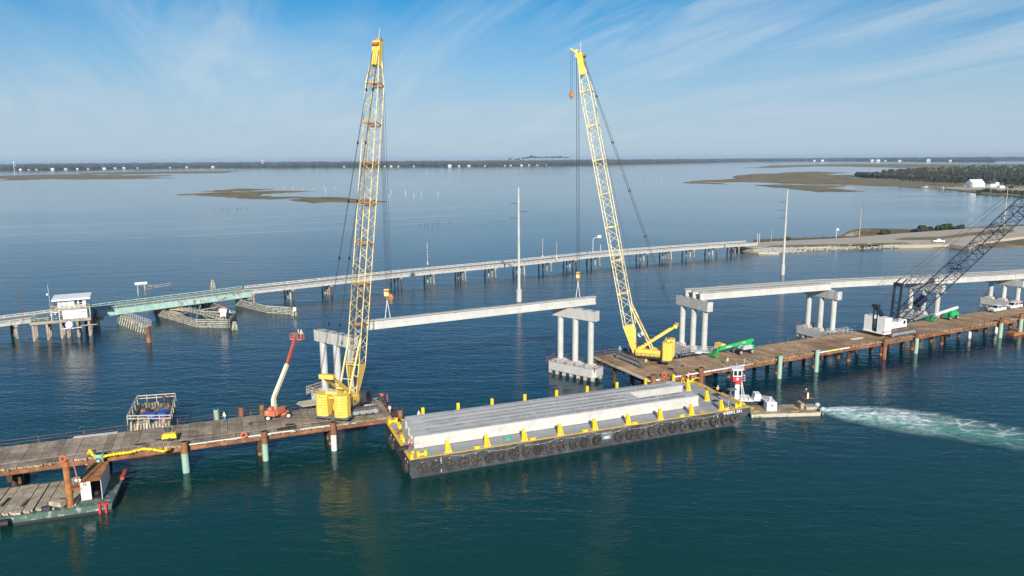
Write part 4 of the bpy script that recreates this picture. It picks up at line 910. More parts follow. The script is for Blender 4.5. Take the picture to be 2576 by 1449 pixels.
PI = [dict(c=(-35.3, 142.6), a=-37, zb=13.7, zt=16.0, l='concrete three-column pier behind the left yellow crane'),
      dict(c=(14.6, 164.9), a=-39, zb=13.8, zt=16.1, l='concrete three-column pier standing alone in the water left of the right yellow crane'),
      dict(c=(45.2, 178.2), a=-64, zb=13.3, zt=15.6, l='concrete three-column pier carrying the free left ends of the placed girders'),
      dict(c=(84.9, 197.0), a=-64.5, zb=12.3, zt=14.5, l='concrete three-column pier in the middle of the placed girders'),
      dict(c=(124.6, 217.3), a=-62, zb=10.2, zt=12.3, l='concrete three-column pier behind the black crane boom'),
      dict(c=(162.3, 237.2), a=-62, zb=8.2, zt=10.2, l='concrete three-column pier behind the parked pickup trucks at the right'),
      dict(c=(201.0, 257.5), a=-62, zb=6.4, zt=8.4, l='concrete three-column pier at the far right edge')]
piers = [pier(q['c'], q['a'], q['zb'], q['zt'], q['l']) for q in PI]
# pier 1 still has its timber work platform
p1 = piers[0]
MB().hexa([(-6.7, -6.0, 1.6), (-5.0, -2.3, 1.6), (-1.0, -2.3, 1.6), (-3.4, -6.4, 1.6)], [(-6.7, -6.0, 1.8), (-5.0, -2.3, 1.8), (-1.0, -2.3, 1.8), (-3.4, -6.4, 1.8)]).build('work_platform', 'timber_pale', p1)
mb = MB()
for z in (3.5, 4.1): mb.bar((-7.2, -2.3, z), (-2, -2.5, z), .14); mb.bar((-7.2, -2.3, z), (-7.2, 2.5, z), .14)
for x in (-7.2, -5.4, -3.6, -2): mb.bar((x, -2.4, 2.4), (x, -2.4, 4.2), .14)
mb.build('handrail', 'timber_tan', p1)
MB().b0(-7.2, -2.6, 2.9, -6.4, 2.4, 3.05).build('plank', 'timber_pale', p1)
def girder(p, q, label, group=None, rebar=True, m='concrete_light', gap=None):
    p, q = Vector(p), Vector(q); o = thing('bridge_girder', label, 'girder', p, 0, group); d = q - p; L = d.length; dn = d.normalized(); sd_ = dn.cross(Vector((0, 0, 1))).normalized()
    mb = MB(); mb.sweep(GP, (0, 0, 0), d); mb.build('beam', m, o)
    mb = MB(); mb.sweep([(-.58, 1.951), (-.58, 1.96), (.58, 1.96), (.58, 1.951)][::-1], dn * .1, d - dn * .1); mb.build('flange_top', 'concrete_top', o)
    if rebar:
        mb = MB(); k = int(L / (.42 if L > 50 else .8)); random.seed(int(p.x * 10) & 255)
        for i in range(k):
            c = d * ((i + .5) / k)
            if min(c.length, L - c.length) < 3.0: continue
            for s in (-.36, .36):
                if random.random() < .9: e = c + sd_ * (s + random.uniform(-.02, .02)) + Vector((0, 0, 1.95)); mb.bar(e - sd_ * .12 + Vector((0, 0, .10)), e + sd_ * .12 + Vector((0, 0, .10)), .06, .05); mb.bar(e, e + Vector((0, 0, .10)), .06)
        if mb.v: tag(mb.build('rebar', 'rebar_steel', o), kind='stuff')
    return o
def capt(i, off, back=0.0):
    q = PI[i]; a = R(q['a']); return Vector((q['c'][0] + math.cos(a) * off - math.sin(a) * back, q['c'][1] + math.sin(a) * off + math.cos(a) * back, q['zt'] + .12))
gnames = {-2.6: 'far', 0.1: 'middle', 2.8: 'near'}
for i, offs in ((2, (-2.6, 0.1, 2.8)), (3, (-2.6, 0.1)), (4, (-2.6, 0.1, 2.8)), (5, (-2.6, 0.1, 2.8))):
    for f in offs:
        a, b = capt(i, f), capt(i + 1, f); d = (b - a).normalized(); 
        girder(a - d * (.6 if i == 2 else -.15), b - d * .15, 'white concrete girder in place, the %s one of the %s span from the free end' % (gnames[f], ['', '', 'first', 'second', 'third', 'fourth'][i]), 'concrete girders set on the new piers', rebar=(f != .1 and i < 4))
    a, b = capt(i, 0), capt(i + 1, 0)
    dfr = thing('end_diaphragm', 'short concrete cross beam between girders above the %s pier from the free end' % ['', '', 'first', 'second', 'third', 'fourth'][i], 'cross beam', (0, 0, 0))
    dd_ = (b - a).normalized(); aa = capt(i, offs[0] + .2) + dd_ * 1.2; bb = capt(i, offs[-1] - .2) + dd_ * 1.2
    MB().bar(aa + Vector((0, 0, 1.0)), bb + Vector((0, 0, 1.0)), .3, 1.2).build('beam', 'concrete', dfr)
HG0, HG1 = Vector((-29.3, 143.3, 16.35)), Vector((19.5, 168.3, 16.35))
girder(HG0, HG1, 'long concrete girder hanging level from the two yellow cranes', rebar=True)
def on_hg(xpix, top=0.0):
    best = min((abs(PJ(HG0.lerp(HG1, k / 400) + Vector((0, 0, 1.95)))[0] - xpix), k) for k in range(401))[1]; return HG0.lerp(HG1, best / 400) + Vector((0, 0, 1.95))
HK1, HK2 = on_hg(975), on_hg(1454)

# ================================================================== WORK TRESTLES
def mat_mesh(w, l, seed, m):
    random.seed(seed); mb = MB(); n = 4; tw = w / n
    for i in range(n):
        e0, e1 = random.uniform(-.25, .32), random.uniform(-.2, .2)
        mb.b0(i * tw + .012, -e0, -.30 - random.uniform(0, .02), (i + 1) * tw - .012, l + e1, random.uniform(-.02, .012))
    return mb.mesh('timber_mat', [MT[m]])
def trestle(label, origin, ang, L, W_, x0b, m, name='work_trestle', white=()):
    o = thing(name, label, 'trestle', (origin[0], origin[1], 0), ang); zt = 4.5; w = 1.22
    meshes = [mat_mesh(w, W_, 70 + i, m) for i in range(6)]; n = int(L / (w + .03)); random.seed(3)
    for i in range(n): inst(random.choice(meshes), 'timber_mat', o, (i * (w + .03), random.uniform(-.12, .12), zt + random.uniform(-.03, .03)), (0, 0, random.uniform(-.004, .004)))
    for y in (.35, 3.4, 6.9, W_ - .5):
        x = 0
        while x < L:
            x1 = min(L, x + (x0b if x == 0 else 12.0)); mb = MB(); zt2 = zt - .33
            mb.b0(x + .03, y - .2, zt2 - .06, x1 - .03, y + .2, zt2); mb.b0(x + .03, y - .2, zt2 - .82, x1 - .03, y + .2, zt2 - .76); mb.b0(x + .03, y - .03, zt2 - .76, x1 - .03, y + .03, zt2 - .06)
            mb.build('girder', 'rust' if y < 1 else 'rust_dark', o); x = x1
    x = x0b; k = 0
    while x < L + 1:
        mb = MB(); z1 = zt - 1.17; y0 = -.1; mb.b0(x - .35, y0, z1 - 1.0, x + .35, W_ - .2, z1 - .94); mb.b0(x - .35, y0, z1 - .06, x + .35, W_ - .2, z1); mb.b0(x - .05, y0, z1 - .94, x + .05, W_ - .2, z1 - .06)
        for yy in (-.08, .35, .8, 1.25): mb.b0(x - .34, yy, z1 - .94, x + .34, yy + .04, z1 - .06)
        mb.build('cross_beam', 'rust_dark', o)
        for j, y in enumerate((2.3, W_ / 2, W_ - 1.2)):
            mb = MB(); mb.tube((x, y, .5), (x, y, z1 - 1.0), .44, n=12); mb.tube((x, y, -.9), (x, y, .5), .45, n=12, mi=1)
            mk = (k + j) % 5; mb.build('pile', ('pile_white', 'concrete_stain') if (j == 0 and k in white) else ('rust_dark', 'rust_orange') if j == 0 else ('rust_dark', 'rust'), o)
        x += 12.0; k += 1
    return o
TLo, TLa = Vector((-109, 91.2, 0)), R(21.6); TLF = Fr(TLo, TLa); LL = TLF.l((-20.9, 126.1, 0)).x; WL = 10.3
tl = trestle('long work trestle of grey timber mats under the left yellow crane', TLo, TLa, LL, WL, 11.2, 'timber_grey')
TRo, TRa = Vector((28.6, 146.4, 0)), R(26.1); TRF = Fr(TRo, TRa); LR = 150.0; WR = 10.6
tr = trestle('long work trestle of brown timber mats under the right yellow crane and the white crane', TRo, TRa, LR, WR, 2.2, 'timber_brown', white=(9, 10))
# wide crane pad at the left end of the right trestle
meshes = [mat_mesh(1.22, 10.6, 90 + i, 'timber_brown') for i in range(3)]
for i in range(9): inst(random.choice(meshes), 'timber_mat', tr, (i * 1.25, 10.75 + random.uniform(-.1, .1), 4.5 + random.uniform(-.03, .02)))
MB().b0(0, 10.8, 3.4, .3, 21.3, 4.15).build('girder', 'rust_dark', tr); MB().b0(10.8, 10.8, 3.4, 11.1, 21.3, 4.15).build('girder', 'rust_dark', tr)
for x in (.6, 10.2):
    for y in (14, 20.5): MB().tube((x, y, -.9), (x, y, 3.4), .45, n=12).build('pile', 'rust_dark', tr)
MB().b0(-.75, -.3, 4.28, -.05, 11.2, 4.62).build('edge_timber', 'timber_pale', tr); MB().b0(-.7, 11.3, 4.2, -.05, 21.5, 4.5).build('edge_timber', 'timber_tan', tr)
# edge timbers, railings
def railing(parent, x0, x1, y, post, h=1.05, wires=2, m='rust', wire='wire', seed=1, lean=.1):
    random.seed(seed); pm = MB().b0(-.045, -.045, -.3, .045, .045, h).mesh('railing_post', [MT[m]]); k = max(1, int(abs(x1 - x0) / post)); pts = []
    for i in range(k + 1):
        x = x0 + (x1 - x0) * i / k; inst(pm, 'railing_post', parent, (x, y, 4.5), (random.uniform(-lean, lean) * .5, random.uniform(-lean, lean) * .6, 0))
    mb = MB()
    for w in range(wires):
        for i in range(k):
            a = Vector((x0 + (x1 - x0) * i / k, y, 4.5 + h * (w + 1) / wires - .03)); b = Vector((x0 + (x1 - x0) * (i + 1) / k, y, 4.5 + h * (w + 1) / wires - .03)); c = (a + b) / 2 - Vector((0, 0, .07)); mb.path([a, c, b], .022, 4)
    if wires: mb.build('railing_wire', wire, parent)
sB = TLF.l(W(R2, 1690, 400, 4.5)).x
railing(tl, 24, TLF.l(W(R2, 1230, 440, 4.5)).x, WL + .15, 5.5, wires=2, wire='rust', seed=2)
railing(tl, TLF.l(W(R2, 1690, 410, 4.5)).x, LL - .3, WL + .15, 5.5, wires=2, wire='rust', seed=3)
railing(tl, 24, LL - 6, -.05, 5.2, wires=1, wire='rope', seed=4, h=.9)
railing(tr, 2, LR, -.05, 2.9, wires=0, seed=5, h=1.3, lean=.25)
railing(tr, 13, LR, WR + .1, 6.0, wires=1, seed=6, h=1.1)
mb = MB()
for z in (.5, 1.1): mb.bar((.1, 21.2, 4.5 + z), (11, 21.2, 4.5 + z), .07); mb.bar((-.1, 13.5, 4.5 + z), (-.1, 21.2, 4.5 + z), .07)
for i in range(5): mb.bar((.1 + i * 2.7, 21.2, 4.4), (.1 + i * 2.7, 21.2, 5.6), .09)
for y in (13.5, 17.5): mb.bar((-.1, y, 4.4), (-.1, y, 5.6), .09)
mb.build('end_railing', 'rust', tr)
mb = MB()
for z in (.5, 1.05): mb.bar((LL - .1, .2, 4.5 + z), (LL - .1, WL, 4.5 + z), .05)
for i in range(6): mb.bar((LL - .1, .2 + i * 2, 4.4), (LL - .1, .2 + i * 2, 5.6), .08)
mb.build('end_railing', 'rust_dark', tl)
# white painted kerb blocks on the right trestle
random.seed(8)
for a, b, m in ((9.2, 12.9, 'white'), (13.1, 15.9, 'white'), (16.1, 17.6, 'white'), (17.75, 20.6, 'white'), (20.8, 25.5, 'white'), (25.6, 28.2, 'timber_tan'), (.3, 2.2, 'white'), (47.5, 51.5, 'white'), (51.7, 55.3, 'hiviz'), (55.5, 59, 'white'), (5.4, 7.8, 'white')):
    MB().b0(a, -.42, 4.32, b, -.16, 4.56).build('kerb_timber', m, tr)
MB().b0(TLF.l(W(R2, 1800, 600, 4.5)).x, -.32, 4.42, LL - 18, -.18, 4.55).build('kerb_timber', 'white', tl)
MB().b0(LL - 17, -.32, 4.42, LL - 12, -.15, 4.57).build('kerb_timber', 'white_dirty', tl)
random.seed(12)
for i in range(20):
    x = LL - 3 - i * 1.3; MB().b0(x, -.45, 4.25, x + random.uniform(.5, .95), -.14, 4.47).build('kerb_timber', random.choice(['timber_grey', 'pile_green', 'timber_tan', 'timber_grey']), tl)
# outboard pipe piles
def opile(p, z1, label, segs, r=.46):
    o = thing('pipe_pile', label, 'pile', (p.x, p.y, 0)); z0 = -.9
    for k, (z, m) in enumerate(segs):
        if z < 0: z = z1 + z
        zz = z if k < len(segs) - 1 else z1; mb = MB(); mb.tube((0, 0, z0), (0, 0, zz), r + .004 * k, n=16); mb.build('shaft', m, o); z0 = zz - .001
    MB().tube((0, 0, z1 + .002), (0, 0, z1 + .012), r * .82, n=14).build('pile_mouth', 'interior', o); return o
def outb(b, px, force=False):
    """stand the pile just outside the near trestle edge, on the same line of sight"""
    F_ = TLF if b.x < 0 else TRF; q = F_.l(b)
    if not force and not (0 < q.x < 150 and -2 < q.y < 6): return b
    best = min((abs(PJ(F_.w(q.x + k * .05, -.66, 3.0))[0] - px), k) for k in range(-160, 161))[1]; return F_.w(q.x + best * .05, -.66, 0)
def vp(xb, yb, yt, label, segs, r=.46, z1=None):
    b = outb(P(xb, yb, 0), xb); return opile(b, z1 or HT(yt, b), label, segs, r)
vp(465, 1179, 1111, 'brown-topped green pipe pile below the yellow air compressor', [(3.3, 'pile_green'), (0, 'rust')], .55)
vp(666, 1146, 1085, 'brown-topped mint green pipe pile below the red boom lift', [(3.0, 'pile_green'), (0, 'rust')], .50)
vp(839, 1120, 1062, 'brown-topped white pipe pile below the left yellow crane', [(2.9, 'pile_white'), (0, 'rust')], .50)
gp_ = outb(W(R2, 955, 830, 0), 955 / 2.415 * .6389, True); opile(gp_, HT((1500 + 690 / 2.415) * .6389, gp_), 'pale green open pipe pile standing behind the rusty container', [(0, 'pile_green')], .62)
opile(W(R2, 2062, 345 + 28, 0), HT((1500 + 270 / 2.415) * .6389, W(R2, 2062, 373, 0)), 'short green pile stub behind the left trestle', [(0, 'pile_green')], .5)
opile(W(R2, 2300, 375, 0), HT((1500 + 248 / 2.415) * .6389, W(R2, 2300, 375, 0)), 'rusty pile stub behind the left trestle left of the red boom lift', [(0, 'rust')], .5)
opile(W(R3, 135, 1190, 0), HT((1200 + 1058 / 2.634) * .6389, W(R3, 135, 1190, 0)), 'rusty pile stub behind the left trestle, second left of the red boom lift', [(0, 'rust')], .5)
opile(W(R3, 352, 1165, 0), HT((1200 + 1032 / 2.634) * .6389, W(R3, 352, 1165, 0)), 'rusty pile stub just behind the red boom lift', [(0, 'rust')], .5)
opile(W(H7, -60, 0, 0) * 0 + P(1008, 1092, 0), HT(1030, P(1008, 1092, 0)), 'rusty pile at the right end of the left trestle, touching the barge', [(0, 'rust')], .5)
vp(1643, 985, 943, 'dark rusty pipe pile with green foot at the near left corner of the right trestle', [(2.2, 'pile_green'), (0, 'rust')], .55)
def rpile(c, xb, yb, yt, label, segs, r=.46):
    b = outb(W(c, xb, yb, 0), (c[0] + xb / c[2]) * .6389); return opile(b, HT((c[1] + yt / c[2]) * .6389, b), label, segs, r)
rpile(K5, 690, 1330, 930, 'tall rusty pipe pile behind the barge right of two workers', [(0, 'rust')], .55)
rpile(R7, 1515, 1375, 1122, 'pale green pipe pile nearest to the wheelhouse boat', [(0, 'pile_green')], .5)
rpile(R7, 1985, 1295, 1048, 'pale green pipe pile, second to the right from the wheelhouse boat', [(0, 'pile_green')], .5)
rpile(R8, 822, 1175, 965, 'plain rusty pipe pile below the white crane counterweight', [(0, 'rust')], .5)
rpile(R8, 1185, 1110, 912, 'brown-topped green pipe pile below the white crane tracks', [(-1.1, 'pile_green'), (0, 'rust')], .5)
rpile(B7, 1830, 1040, 640, 'brown-topped green pipe pile below the parked trucks, left of the rusty barge', [(-1.5, 'pile_green'), (0, 'rust')], .55)
rpile(B7, 2325, 920, 535, 'brown-topped green pipe pile at the right edge behind the rusty barge', [(-1.4, 'pile_green'), (0, 'rust')], .55)

# footing formwork (cofferdam) behind the left trestle ----------------------
fa, fb, fc, fd = [W(B6, *q, 3.4) for q in [(60, 1010), (1290, 990), (1440, 350), (340, 430)]]
fc0 = (fa + fb + fc + fd) / 4; fw = thing('pier_formwork', 'timber-sided footing formwork with rebar cage beyond the left trestle', 'formwork', (fc0.x, fc0.y, 0))
q4 = [p - Vector((fc0.x, fc0.y, 0)) for p in (fa, fb, fc, fd)]
MB().add([(p.x, p.y, 2.4) for p in q4], [(0, 1, 2, 3)]).build('form_floor', 'timber_tan', fw)
random.seed(19)
for a, b in zip(q4, q4[1:] + q4[:1]):
    L = (b - a).length; k = int(L / .55); d = (b - a) / k
    for i in range(k):
        c = a + d * (i + .5); dn = d.normalized(); no = Vector((dn.y, -dn.x, 0)); o0 = random.uniform(-.25, .35)
        MB().bar(c + no * o0 + Vector((0, 0, -2.4)), c - no * .25 + Vector((0, 0, random.uniform(-.5, .15))), .34, .12, up=no).build('form_board', random.choice(['timber_weathered', 'timber_grey', 'timber_tan']), fw)
mb = MB()
for a, b in zip(q4, q4[1:] + q4[:1]):
    for z in (.6, 1.15): mb.bar(a * 1.05 + Vector((0, 0, z)), b * 1.05 + Vector((0, 0, z)), .09, .16)
    for i in range(4): c = (a * 1.05).lerp(b * 1.05, i / 4); mb.bar(c + Vector((0, 0, -.6)), c + Vector((0, 0, 1.2)), .12)
mb.build('guard_rail', 'timber_pale', fw)
mb = MB()
for i in range(40):
    a = 6.283 * i / 40; cxx, cyy = (-.8, -.4) if i % 2 else (1.6, 2.2); mb.tube((cxx + .75 * math.cos(a), cyy + .75 * math.sin(a), 1.6), (cxx + .75 * math.cos(a), cyy + .75 * math.sin(a), 5.6), .03, n=4)
for z in (2.2, 2.9, 3.6, 4.3): mb.torus((-.8, -.4, z), (0, 0, 1), .76, .03, 16, 4); mb.torus((1.6, 2.2, z), (0, 0, 1), .76, .03, 16, 4)
tag(mb.build('rebar_cage', 'dark_steel', fw), kind='stuff')
MB().bar(q4[0].lerp(q4[2], .22) + Vector((0, 0, .2)), q4[0].lerp(q4[1], .45) + Vector((0, 0, .1)), .45).build('spreader_beam', 'timber_tan', fw)
MB().bar(q4[2].lerp(q4[3], .3) + Vector((0, 0, .9)), q4[1].lerp(q4[2], .55) + Vector((0, 0, .3)) - Vector((1, 0, 0)), .4).build('spreader_beam', 'rust', fw)
def crate(p, rz, sx, sy, sz, m, label, cat='box', name='storage_box', text=None):
    o = thing(name, label, cat, p, rz); MB().b0(-sx / 2, -sy / 2, 0, sx / 2, sy / 2, sz * .86).build('box', m, o); MB().b0(-sx / 2 - .03, -sy / 2 - .03, sz * .86, sx / 2 + .03, sy / 2 + .03, sz).build('lid', m, o)
    if text: lettering(text, .42, 'white', o, (0, -sy / 2 - .01, sz * .45), (R(90), 0, 0), bold=.01)
    return o
crate(W(B6, 670, 930, 2.42), R(8), 2.6, 1.2, 1.3, 'blue', 'blue tool box with white lettering at the left in the footing formwork', text='KOBALT')
crate(W(B6, 1120, 870, 2.42), R(-5), 1.5, 1.9, 1.3, 'blue', 'plain blue box at the right in the footing formwork')
crate(W(B6, 575, 780, 2.42), R(10), 1.3, 1.1, 1.2, 'rust_orange', 'brown box behind the lettered blue tool box')

# loose things on the trestles ---------------------------------------------
def ladder(p, q, label, m1='red', m2='white', w=.45, n=16):
    o = thing('ladder', label, 'ladder', p); d = Vector(q) - Vector(p); s = d.cross(Vector((0, 0, 1)));
    if s.length < .1: s = Vector((1, 0, 0))
    s = s.normalized() * w / 2
    for k in (-1, 1): MB().bar(s * k, d + s * k, .07).build('rail', m1, o)
    mb = MB()
    rg = MB().bar(-s, s, .07).mesh('rung', [MT[m2]])
    for i in range(n): inst(rg, 'rung', o, d * ((i + .5) / n))
    return o
ladder(W(R2, 700, 535, 4.6), W(R2, 1120, 488, 4.6), 'long pale ladder lying along the far edge of the left trestle', 'sling', 'white', .6, 30)
def ring(p, ax, label, r=.42):
    o = tag(MB().torus(p, ax, r, .11, 18, 8).build('life_ring', 'ring_orange'), label, 'life ring'); return o
ring(W(R2, 2318, 515, 5.1), (.3, -1, .2), 'orange life ring hung on the near edge of the left trestle')
ring(W(R5, 1188, 215, 5.0), (.2, -1, .2), 'orange life ring hung on the near edge of the right trestle by the yellow crane')
ring(W(B7, 0, 0, 5) * 0 + W(R8, 335, 895, 4.7), (.3, -1, .2), 'orange life ring on the metal gangway at the middle pier')
def gen(p, rz, label, m, L=3.0, w=1.5, h=1.35):
    o = thing('air_compressor', label, 'compressor', p, rz); mb = MB(); mb.hexa([(-L / 2, -w / 2, .5), (L / 2, -w / 2, .5), (L / 2, w / 2, .5), (-L / 2, w / 2, .5)], [(-L / 2 + .2, -w / 2 + .1, h + .3), (L / 2 - .15, -w / 2 + .1, h + .3), (L / 2 - .15, w / 2 - .1, h + .3), (-L / 2 + .2, w / 2 - .1, h + .3)]); mb.build('canopy', m, o)
    MB().b0(-L / 2 - .1, -w / 2, .35, L / 2 + .1, w / 2, .5).build('chassis', 'black', o)
    for s in (-1, 1): MB().tube((.1, s * (w / 2 + .05), .33), (.1, s * (w / 2 + .25), .33), .33, n=12).build('wheel', 'tyre', o)
    MB().bar((-L / 2, 0, .42), (-L / 2 - 1.2, 0, .3), .1).build('drawbar', 'black', o); return o
gen(W(R2, 1615, 565, 4.5), R(15), 'yellow towable air compressor on the left trestle', 'paint_yellow', 2.3, 1.1, .95)
gen(W(K5, 1180, 540, 4.5) + Vector((0, .6, 0)), R(115), 'yellow generator behind the green boom lift', 'crane_yellow', 2.6, 1.4, 1.7)
# yellow fabric hose chute draped over the trestle edge
hp_ = [W(R2, 825, 800, 3.2), W(R2, 838, 700, 4.3), W(R2, 855, 655, 5.2), W(R2, 880, 700, 4.6), W(R2, 915, 735, 4.3), W(R2, 1040, 705, 4.75), W(R2, 1130, 690, 4.7), W(R2, 1230, 680, 4.65), W(R2, 1300, 660, 4.8), W(R2, 1370, 645, 4.85), W(R2, 1450, 650, 4.8), W(R2, 1560, 670, 4.7), W(R2, 1600, 640, 4.8)]
mb = MB(); random.seed(4)
for a, b in zip(hp_[:-1], hp_[1:]):
    for k in range(3):
        s, e = a.lerp(b, k / 3), a.lerp(b, (k + 1) / 3); r = random.uniform(.16, .30); mb.tube(s, e, r, random.uniform(.16, .30), 7)
mb.sm = True; tag(mb.build('debris_hose', 'paint_yellow'), 'yellow fabric hose draped along the near edge of the left trestle', 'hose')
tb = W(R8, 500, 975, 4.5)
for k, (dx, dy, l) in enumerate(((0, 0, 3.6), (.3, .5, 4.4), (.1, .9, 4.0))):
    tag(MB().box(0, 0, .12, l, .22, .2).build('timber_beam', 'timber_pale', None, tb + Vector((dx, dy, 0)), R(20 + k * 2)), 'pale sawn beam lying on the right trestle, %s of three from the near side' % ORD[k], 'timber', 'beams lying on the right trestle')
gw = thing('gangway', 'grey metal gangway with hoops from the right trestle to the middle pier', 'gangway', W(R8, 300, 905, 4.5), R(10)); mb = MB()
for y in (-.8, .8):
    for z in (.55, 1.15): mb.bar((-3.2, y, z), (3.2, y, z), .07)
    for i in range(6): mb.bar((-3.2 + i * 1.28, y, 0), (-3.2 + i * 1.28, y, 1.15), .07)
mb.build('handrail', 'grey_plastic', gw); MB().b0(-3.2, -.8, -.05, 3.2, .8, .05).build('walkway', 'grey_panel', gw); MB().torus((1.8, 0, .9), (1, 0, 0), .8, .05, 18, 5).build('cage_hoop', 'grey_plastic', gw)
gw2 = thing('gangway', 'grey metal gangway behind the green boom lift at the free-end pier', 'gangway', W(K5, 800, 560, 4.3) + Vector((0, .8, 0)), R(-20)); mb = MB()
for y in (-.7, .7):
    for z in (.55, 1.15): mb.bar((-3, y, z), (3, y, z), .08)
    for i in range(6): mb.bar((-3 + i * 1.2, y, 0), (-3 + i * 1.2, y, 1.15), .08)
mb.build('handrail', 'grey_plastic', gw2); MB().b0(-3, -.7, -.05, 3, .7, .05).build('walkway', 'white', gw2)
# trucks on the right trestle
pickup(W(B7, 1700, 500, 4.5) + Vector((1.2, 1.2, 0)), R(26 + 180), 'white pickup truck on the right trestle, the nearer of the two')
pickup(W(B7, 2110, 425, 4.5) + Vector((1.2, 1.2, 0)), R(26 + 180), 'white pickup truck on the right trestle, the one behind')
suv(W(B7, 2400, 350, 4.5) + Vector((2.0, 1.0, 0)), R(26 + 180), 'dark car at the right edge behind the white pickup trucks')
# rusty barge at right edge
rb = W(B7, 1960, 1060, 0); pr_ = [W(B7, 1950, 1050, 0), W(B7, 2150, 1100, 0), W(B7, 2480, 1030, 0), W(B7, 2700, 900, 0), W(B7, 2420, 860, 0), W(B7, 2200, 975, 0)]
tag(MB().prism([(p.x, p.y) for p in pr_], -.4, .75).build('rusty_float', 'rust_orange'), 'low orange-brown rusty float by the last green pile at the right', 'float')
# ================================================================== GIRDER BARGE
BA = R(21.22); BF = Fr((-16.40, 109.16), BA); BL, BW_, BZ = 66.1, 18.7, 3.2
bg_ = thing('deck_barge', 'long black deck barge with yellow edge carrying three concrete girders', 'barge', (-16.40, 109.16, 0), BA)
mb = MB(); prof = [(0, BZ), (0, .7), (.7, -.6), (60.6, -.6), (65.0, 1.5), (BL, 2.3), (BL, BZ)]
n = len(prof); c = .5; vs = []
for y in (0, BW_):
    for x, z in prof: vs.append((x, y, z))
mb.add(vs, [tuple(range(n)), tuple(range(2 * n - 1, n - 1, -1))] + [(i, i + n, (i + 1) % n + n, (i + 1) % n) for i in range(n)])
mb.build('hull', 'hull_black', bg_)
MB().b0(.5, -.06, -.5, 60.8, 0.001, .12).b0(-.06, .3, -.5, .02, BW_ - .3, .10).build('boot_stripe', 'boot_black', bg_)
MB().b0(1.5, -.05, .55, 62.0, -.004, .62).build('rub_rail', 'hull_black', bg_)
MB().add([(.1, .1, BZ + .004), (BL - .1, .1, BZ + .004), (BL - .1, BW_ - .1, BZ + .004), (.1, BW_ - .1, BZ + .004)], [(0, 1, 2, 3)]).build('deck', 'deck_grey', bg_)
mb = MB(); t = .42
for (x0, y0, x1, y1) in ((0, 0, BL, t), (0, BW_ - t, BL, BW_), (0, t, t + .15, BW_ - t), (BL - t, t, BL, BW_ - t)): mb.b0(x0, y0, BZ + .006, x1, y1, BZ + .05)
mb.build('deck_edge', 'deck_yellow', bg_)
MB().b0(BL - 1.1, 8.6, BZ + .05, BL - .7, BW_ - .4, BZ + .42).build('bulwark', 'deck_yellow', bg_); MB().b0(BL - .5, 1.5, BZ + .05, BL - .1, 8.5, BZ + .35).build('bulwark', 'deck_yellow', bg_)
def stanchion_mesh(h=2.0, flip=1, brace=True):
    mb = MB()
    for x in (-.2, .2): mb.b0(x - .07, -.18, 0, x + .07, .18, h)
    mb.b0(-.14, -.04, 0, .14, .04, h)
    mb.hexa([(-.05, -.35 * flip - .0, 0), (.05, -.35 * flip, 0), (.05, -.2 * flip, 0), (-.05, -.2 * flip, 0)], [(-.05, -.22 * flip, h * .9), (.05, -.22 * flip, h * .9), (.05, -.2 * flip, h * .9), (-.05, -.2 * flip, h * .9)])
    if brace: mb.hexa([(.50, -.06, 0), (.78, -.06, 0), (.78, .06, 0), (.50, .06, 0)], [(.27, -.06, h * .9), (.33, -.06, h * .9), (.33, .06, h * .9), (.27, .06, h * .9)])
    mb.b0(-.45, -.4, 0, .9 if brace else .45, .4, .02, 1)
    return mb.mesh('stanchion', [MT['paint_yellow'], MT['white_dirty']])
sm_ = stanchion_mesh(); sm2_ = stanchion_mesh(brace=False)
for i in range(9): inst(sm_, 'stanchion', bg_, (6.4 + i * 6.68, .78, BZ + .01))
for i in range(9): inst(sm2_, 'stanchion', bg_, (6.8 + i * 6.74, 17.9, BZ + .01), (0, 0, 0))
for a, b in ((60.6, 6.3), (60.9, 13.0)): inst(sm_, 'stanchion', bg_, (a, b, BZ + .01))
def bitt(x, y, rz=0):
    mb = MB()
    for s in (-.6, .6): mb.tube((s * math.cos(rz) + x, s * math.sin(rz) + y, BZ), (s * math.cos(rz) + x, s * math.sin(rz) + y, BZ + .75), .26, n=10); mb.tube((s * math.cos(rz) + x, s * math.sin(rz) + y, BZ + .75), (s * math.cos(rz) + x, s * math.sin(rz) + y, BZ + .85), .33, n=10)
    mb.box(x, y, BZ + .3, 1.5, .3, .3, rz); mb.build('mooring_bitt', 'paint_yellow', bg_)
for x, y, r_ in ((2.3, 1.0, 0), (64.0, .9, .2), (.9, 8.5, 1.57), (1.2, 17.6, 0), (64.6, 17.4, 0), (.7, .9, 1.2), (1.7, 14.6, 1.57)): bitt(x, y, r_)
for i in range(6):
    x = 11 + i * 9.9; MB().b0(x, .3, BZ + .05, x + .9, .7, BZ + .2).b0(x + .3, .42, BZ + .2, x + .6, .58, BZ + .3).b0(x - .2, .42, BZ + .3, x + 1.1, .58, BZ + .38).build('cleat', 'paint_yellow', bg_)
MB().tube((56.2, 1.3, BZ + .006), (56.2, 1.3, BZ + .03), .55, n=16).build('hatch_ring', 'deck_yellow', bg_)
MB().b0(61.4, 5.0, BZ + .01, 62.9, 6.2, BZ + .03).build('deck_plate', 'dark_steel', bg_)
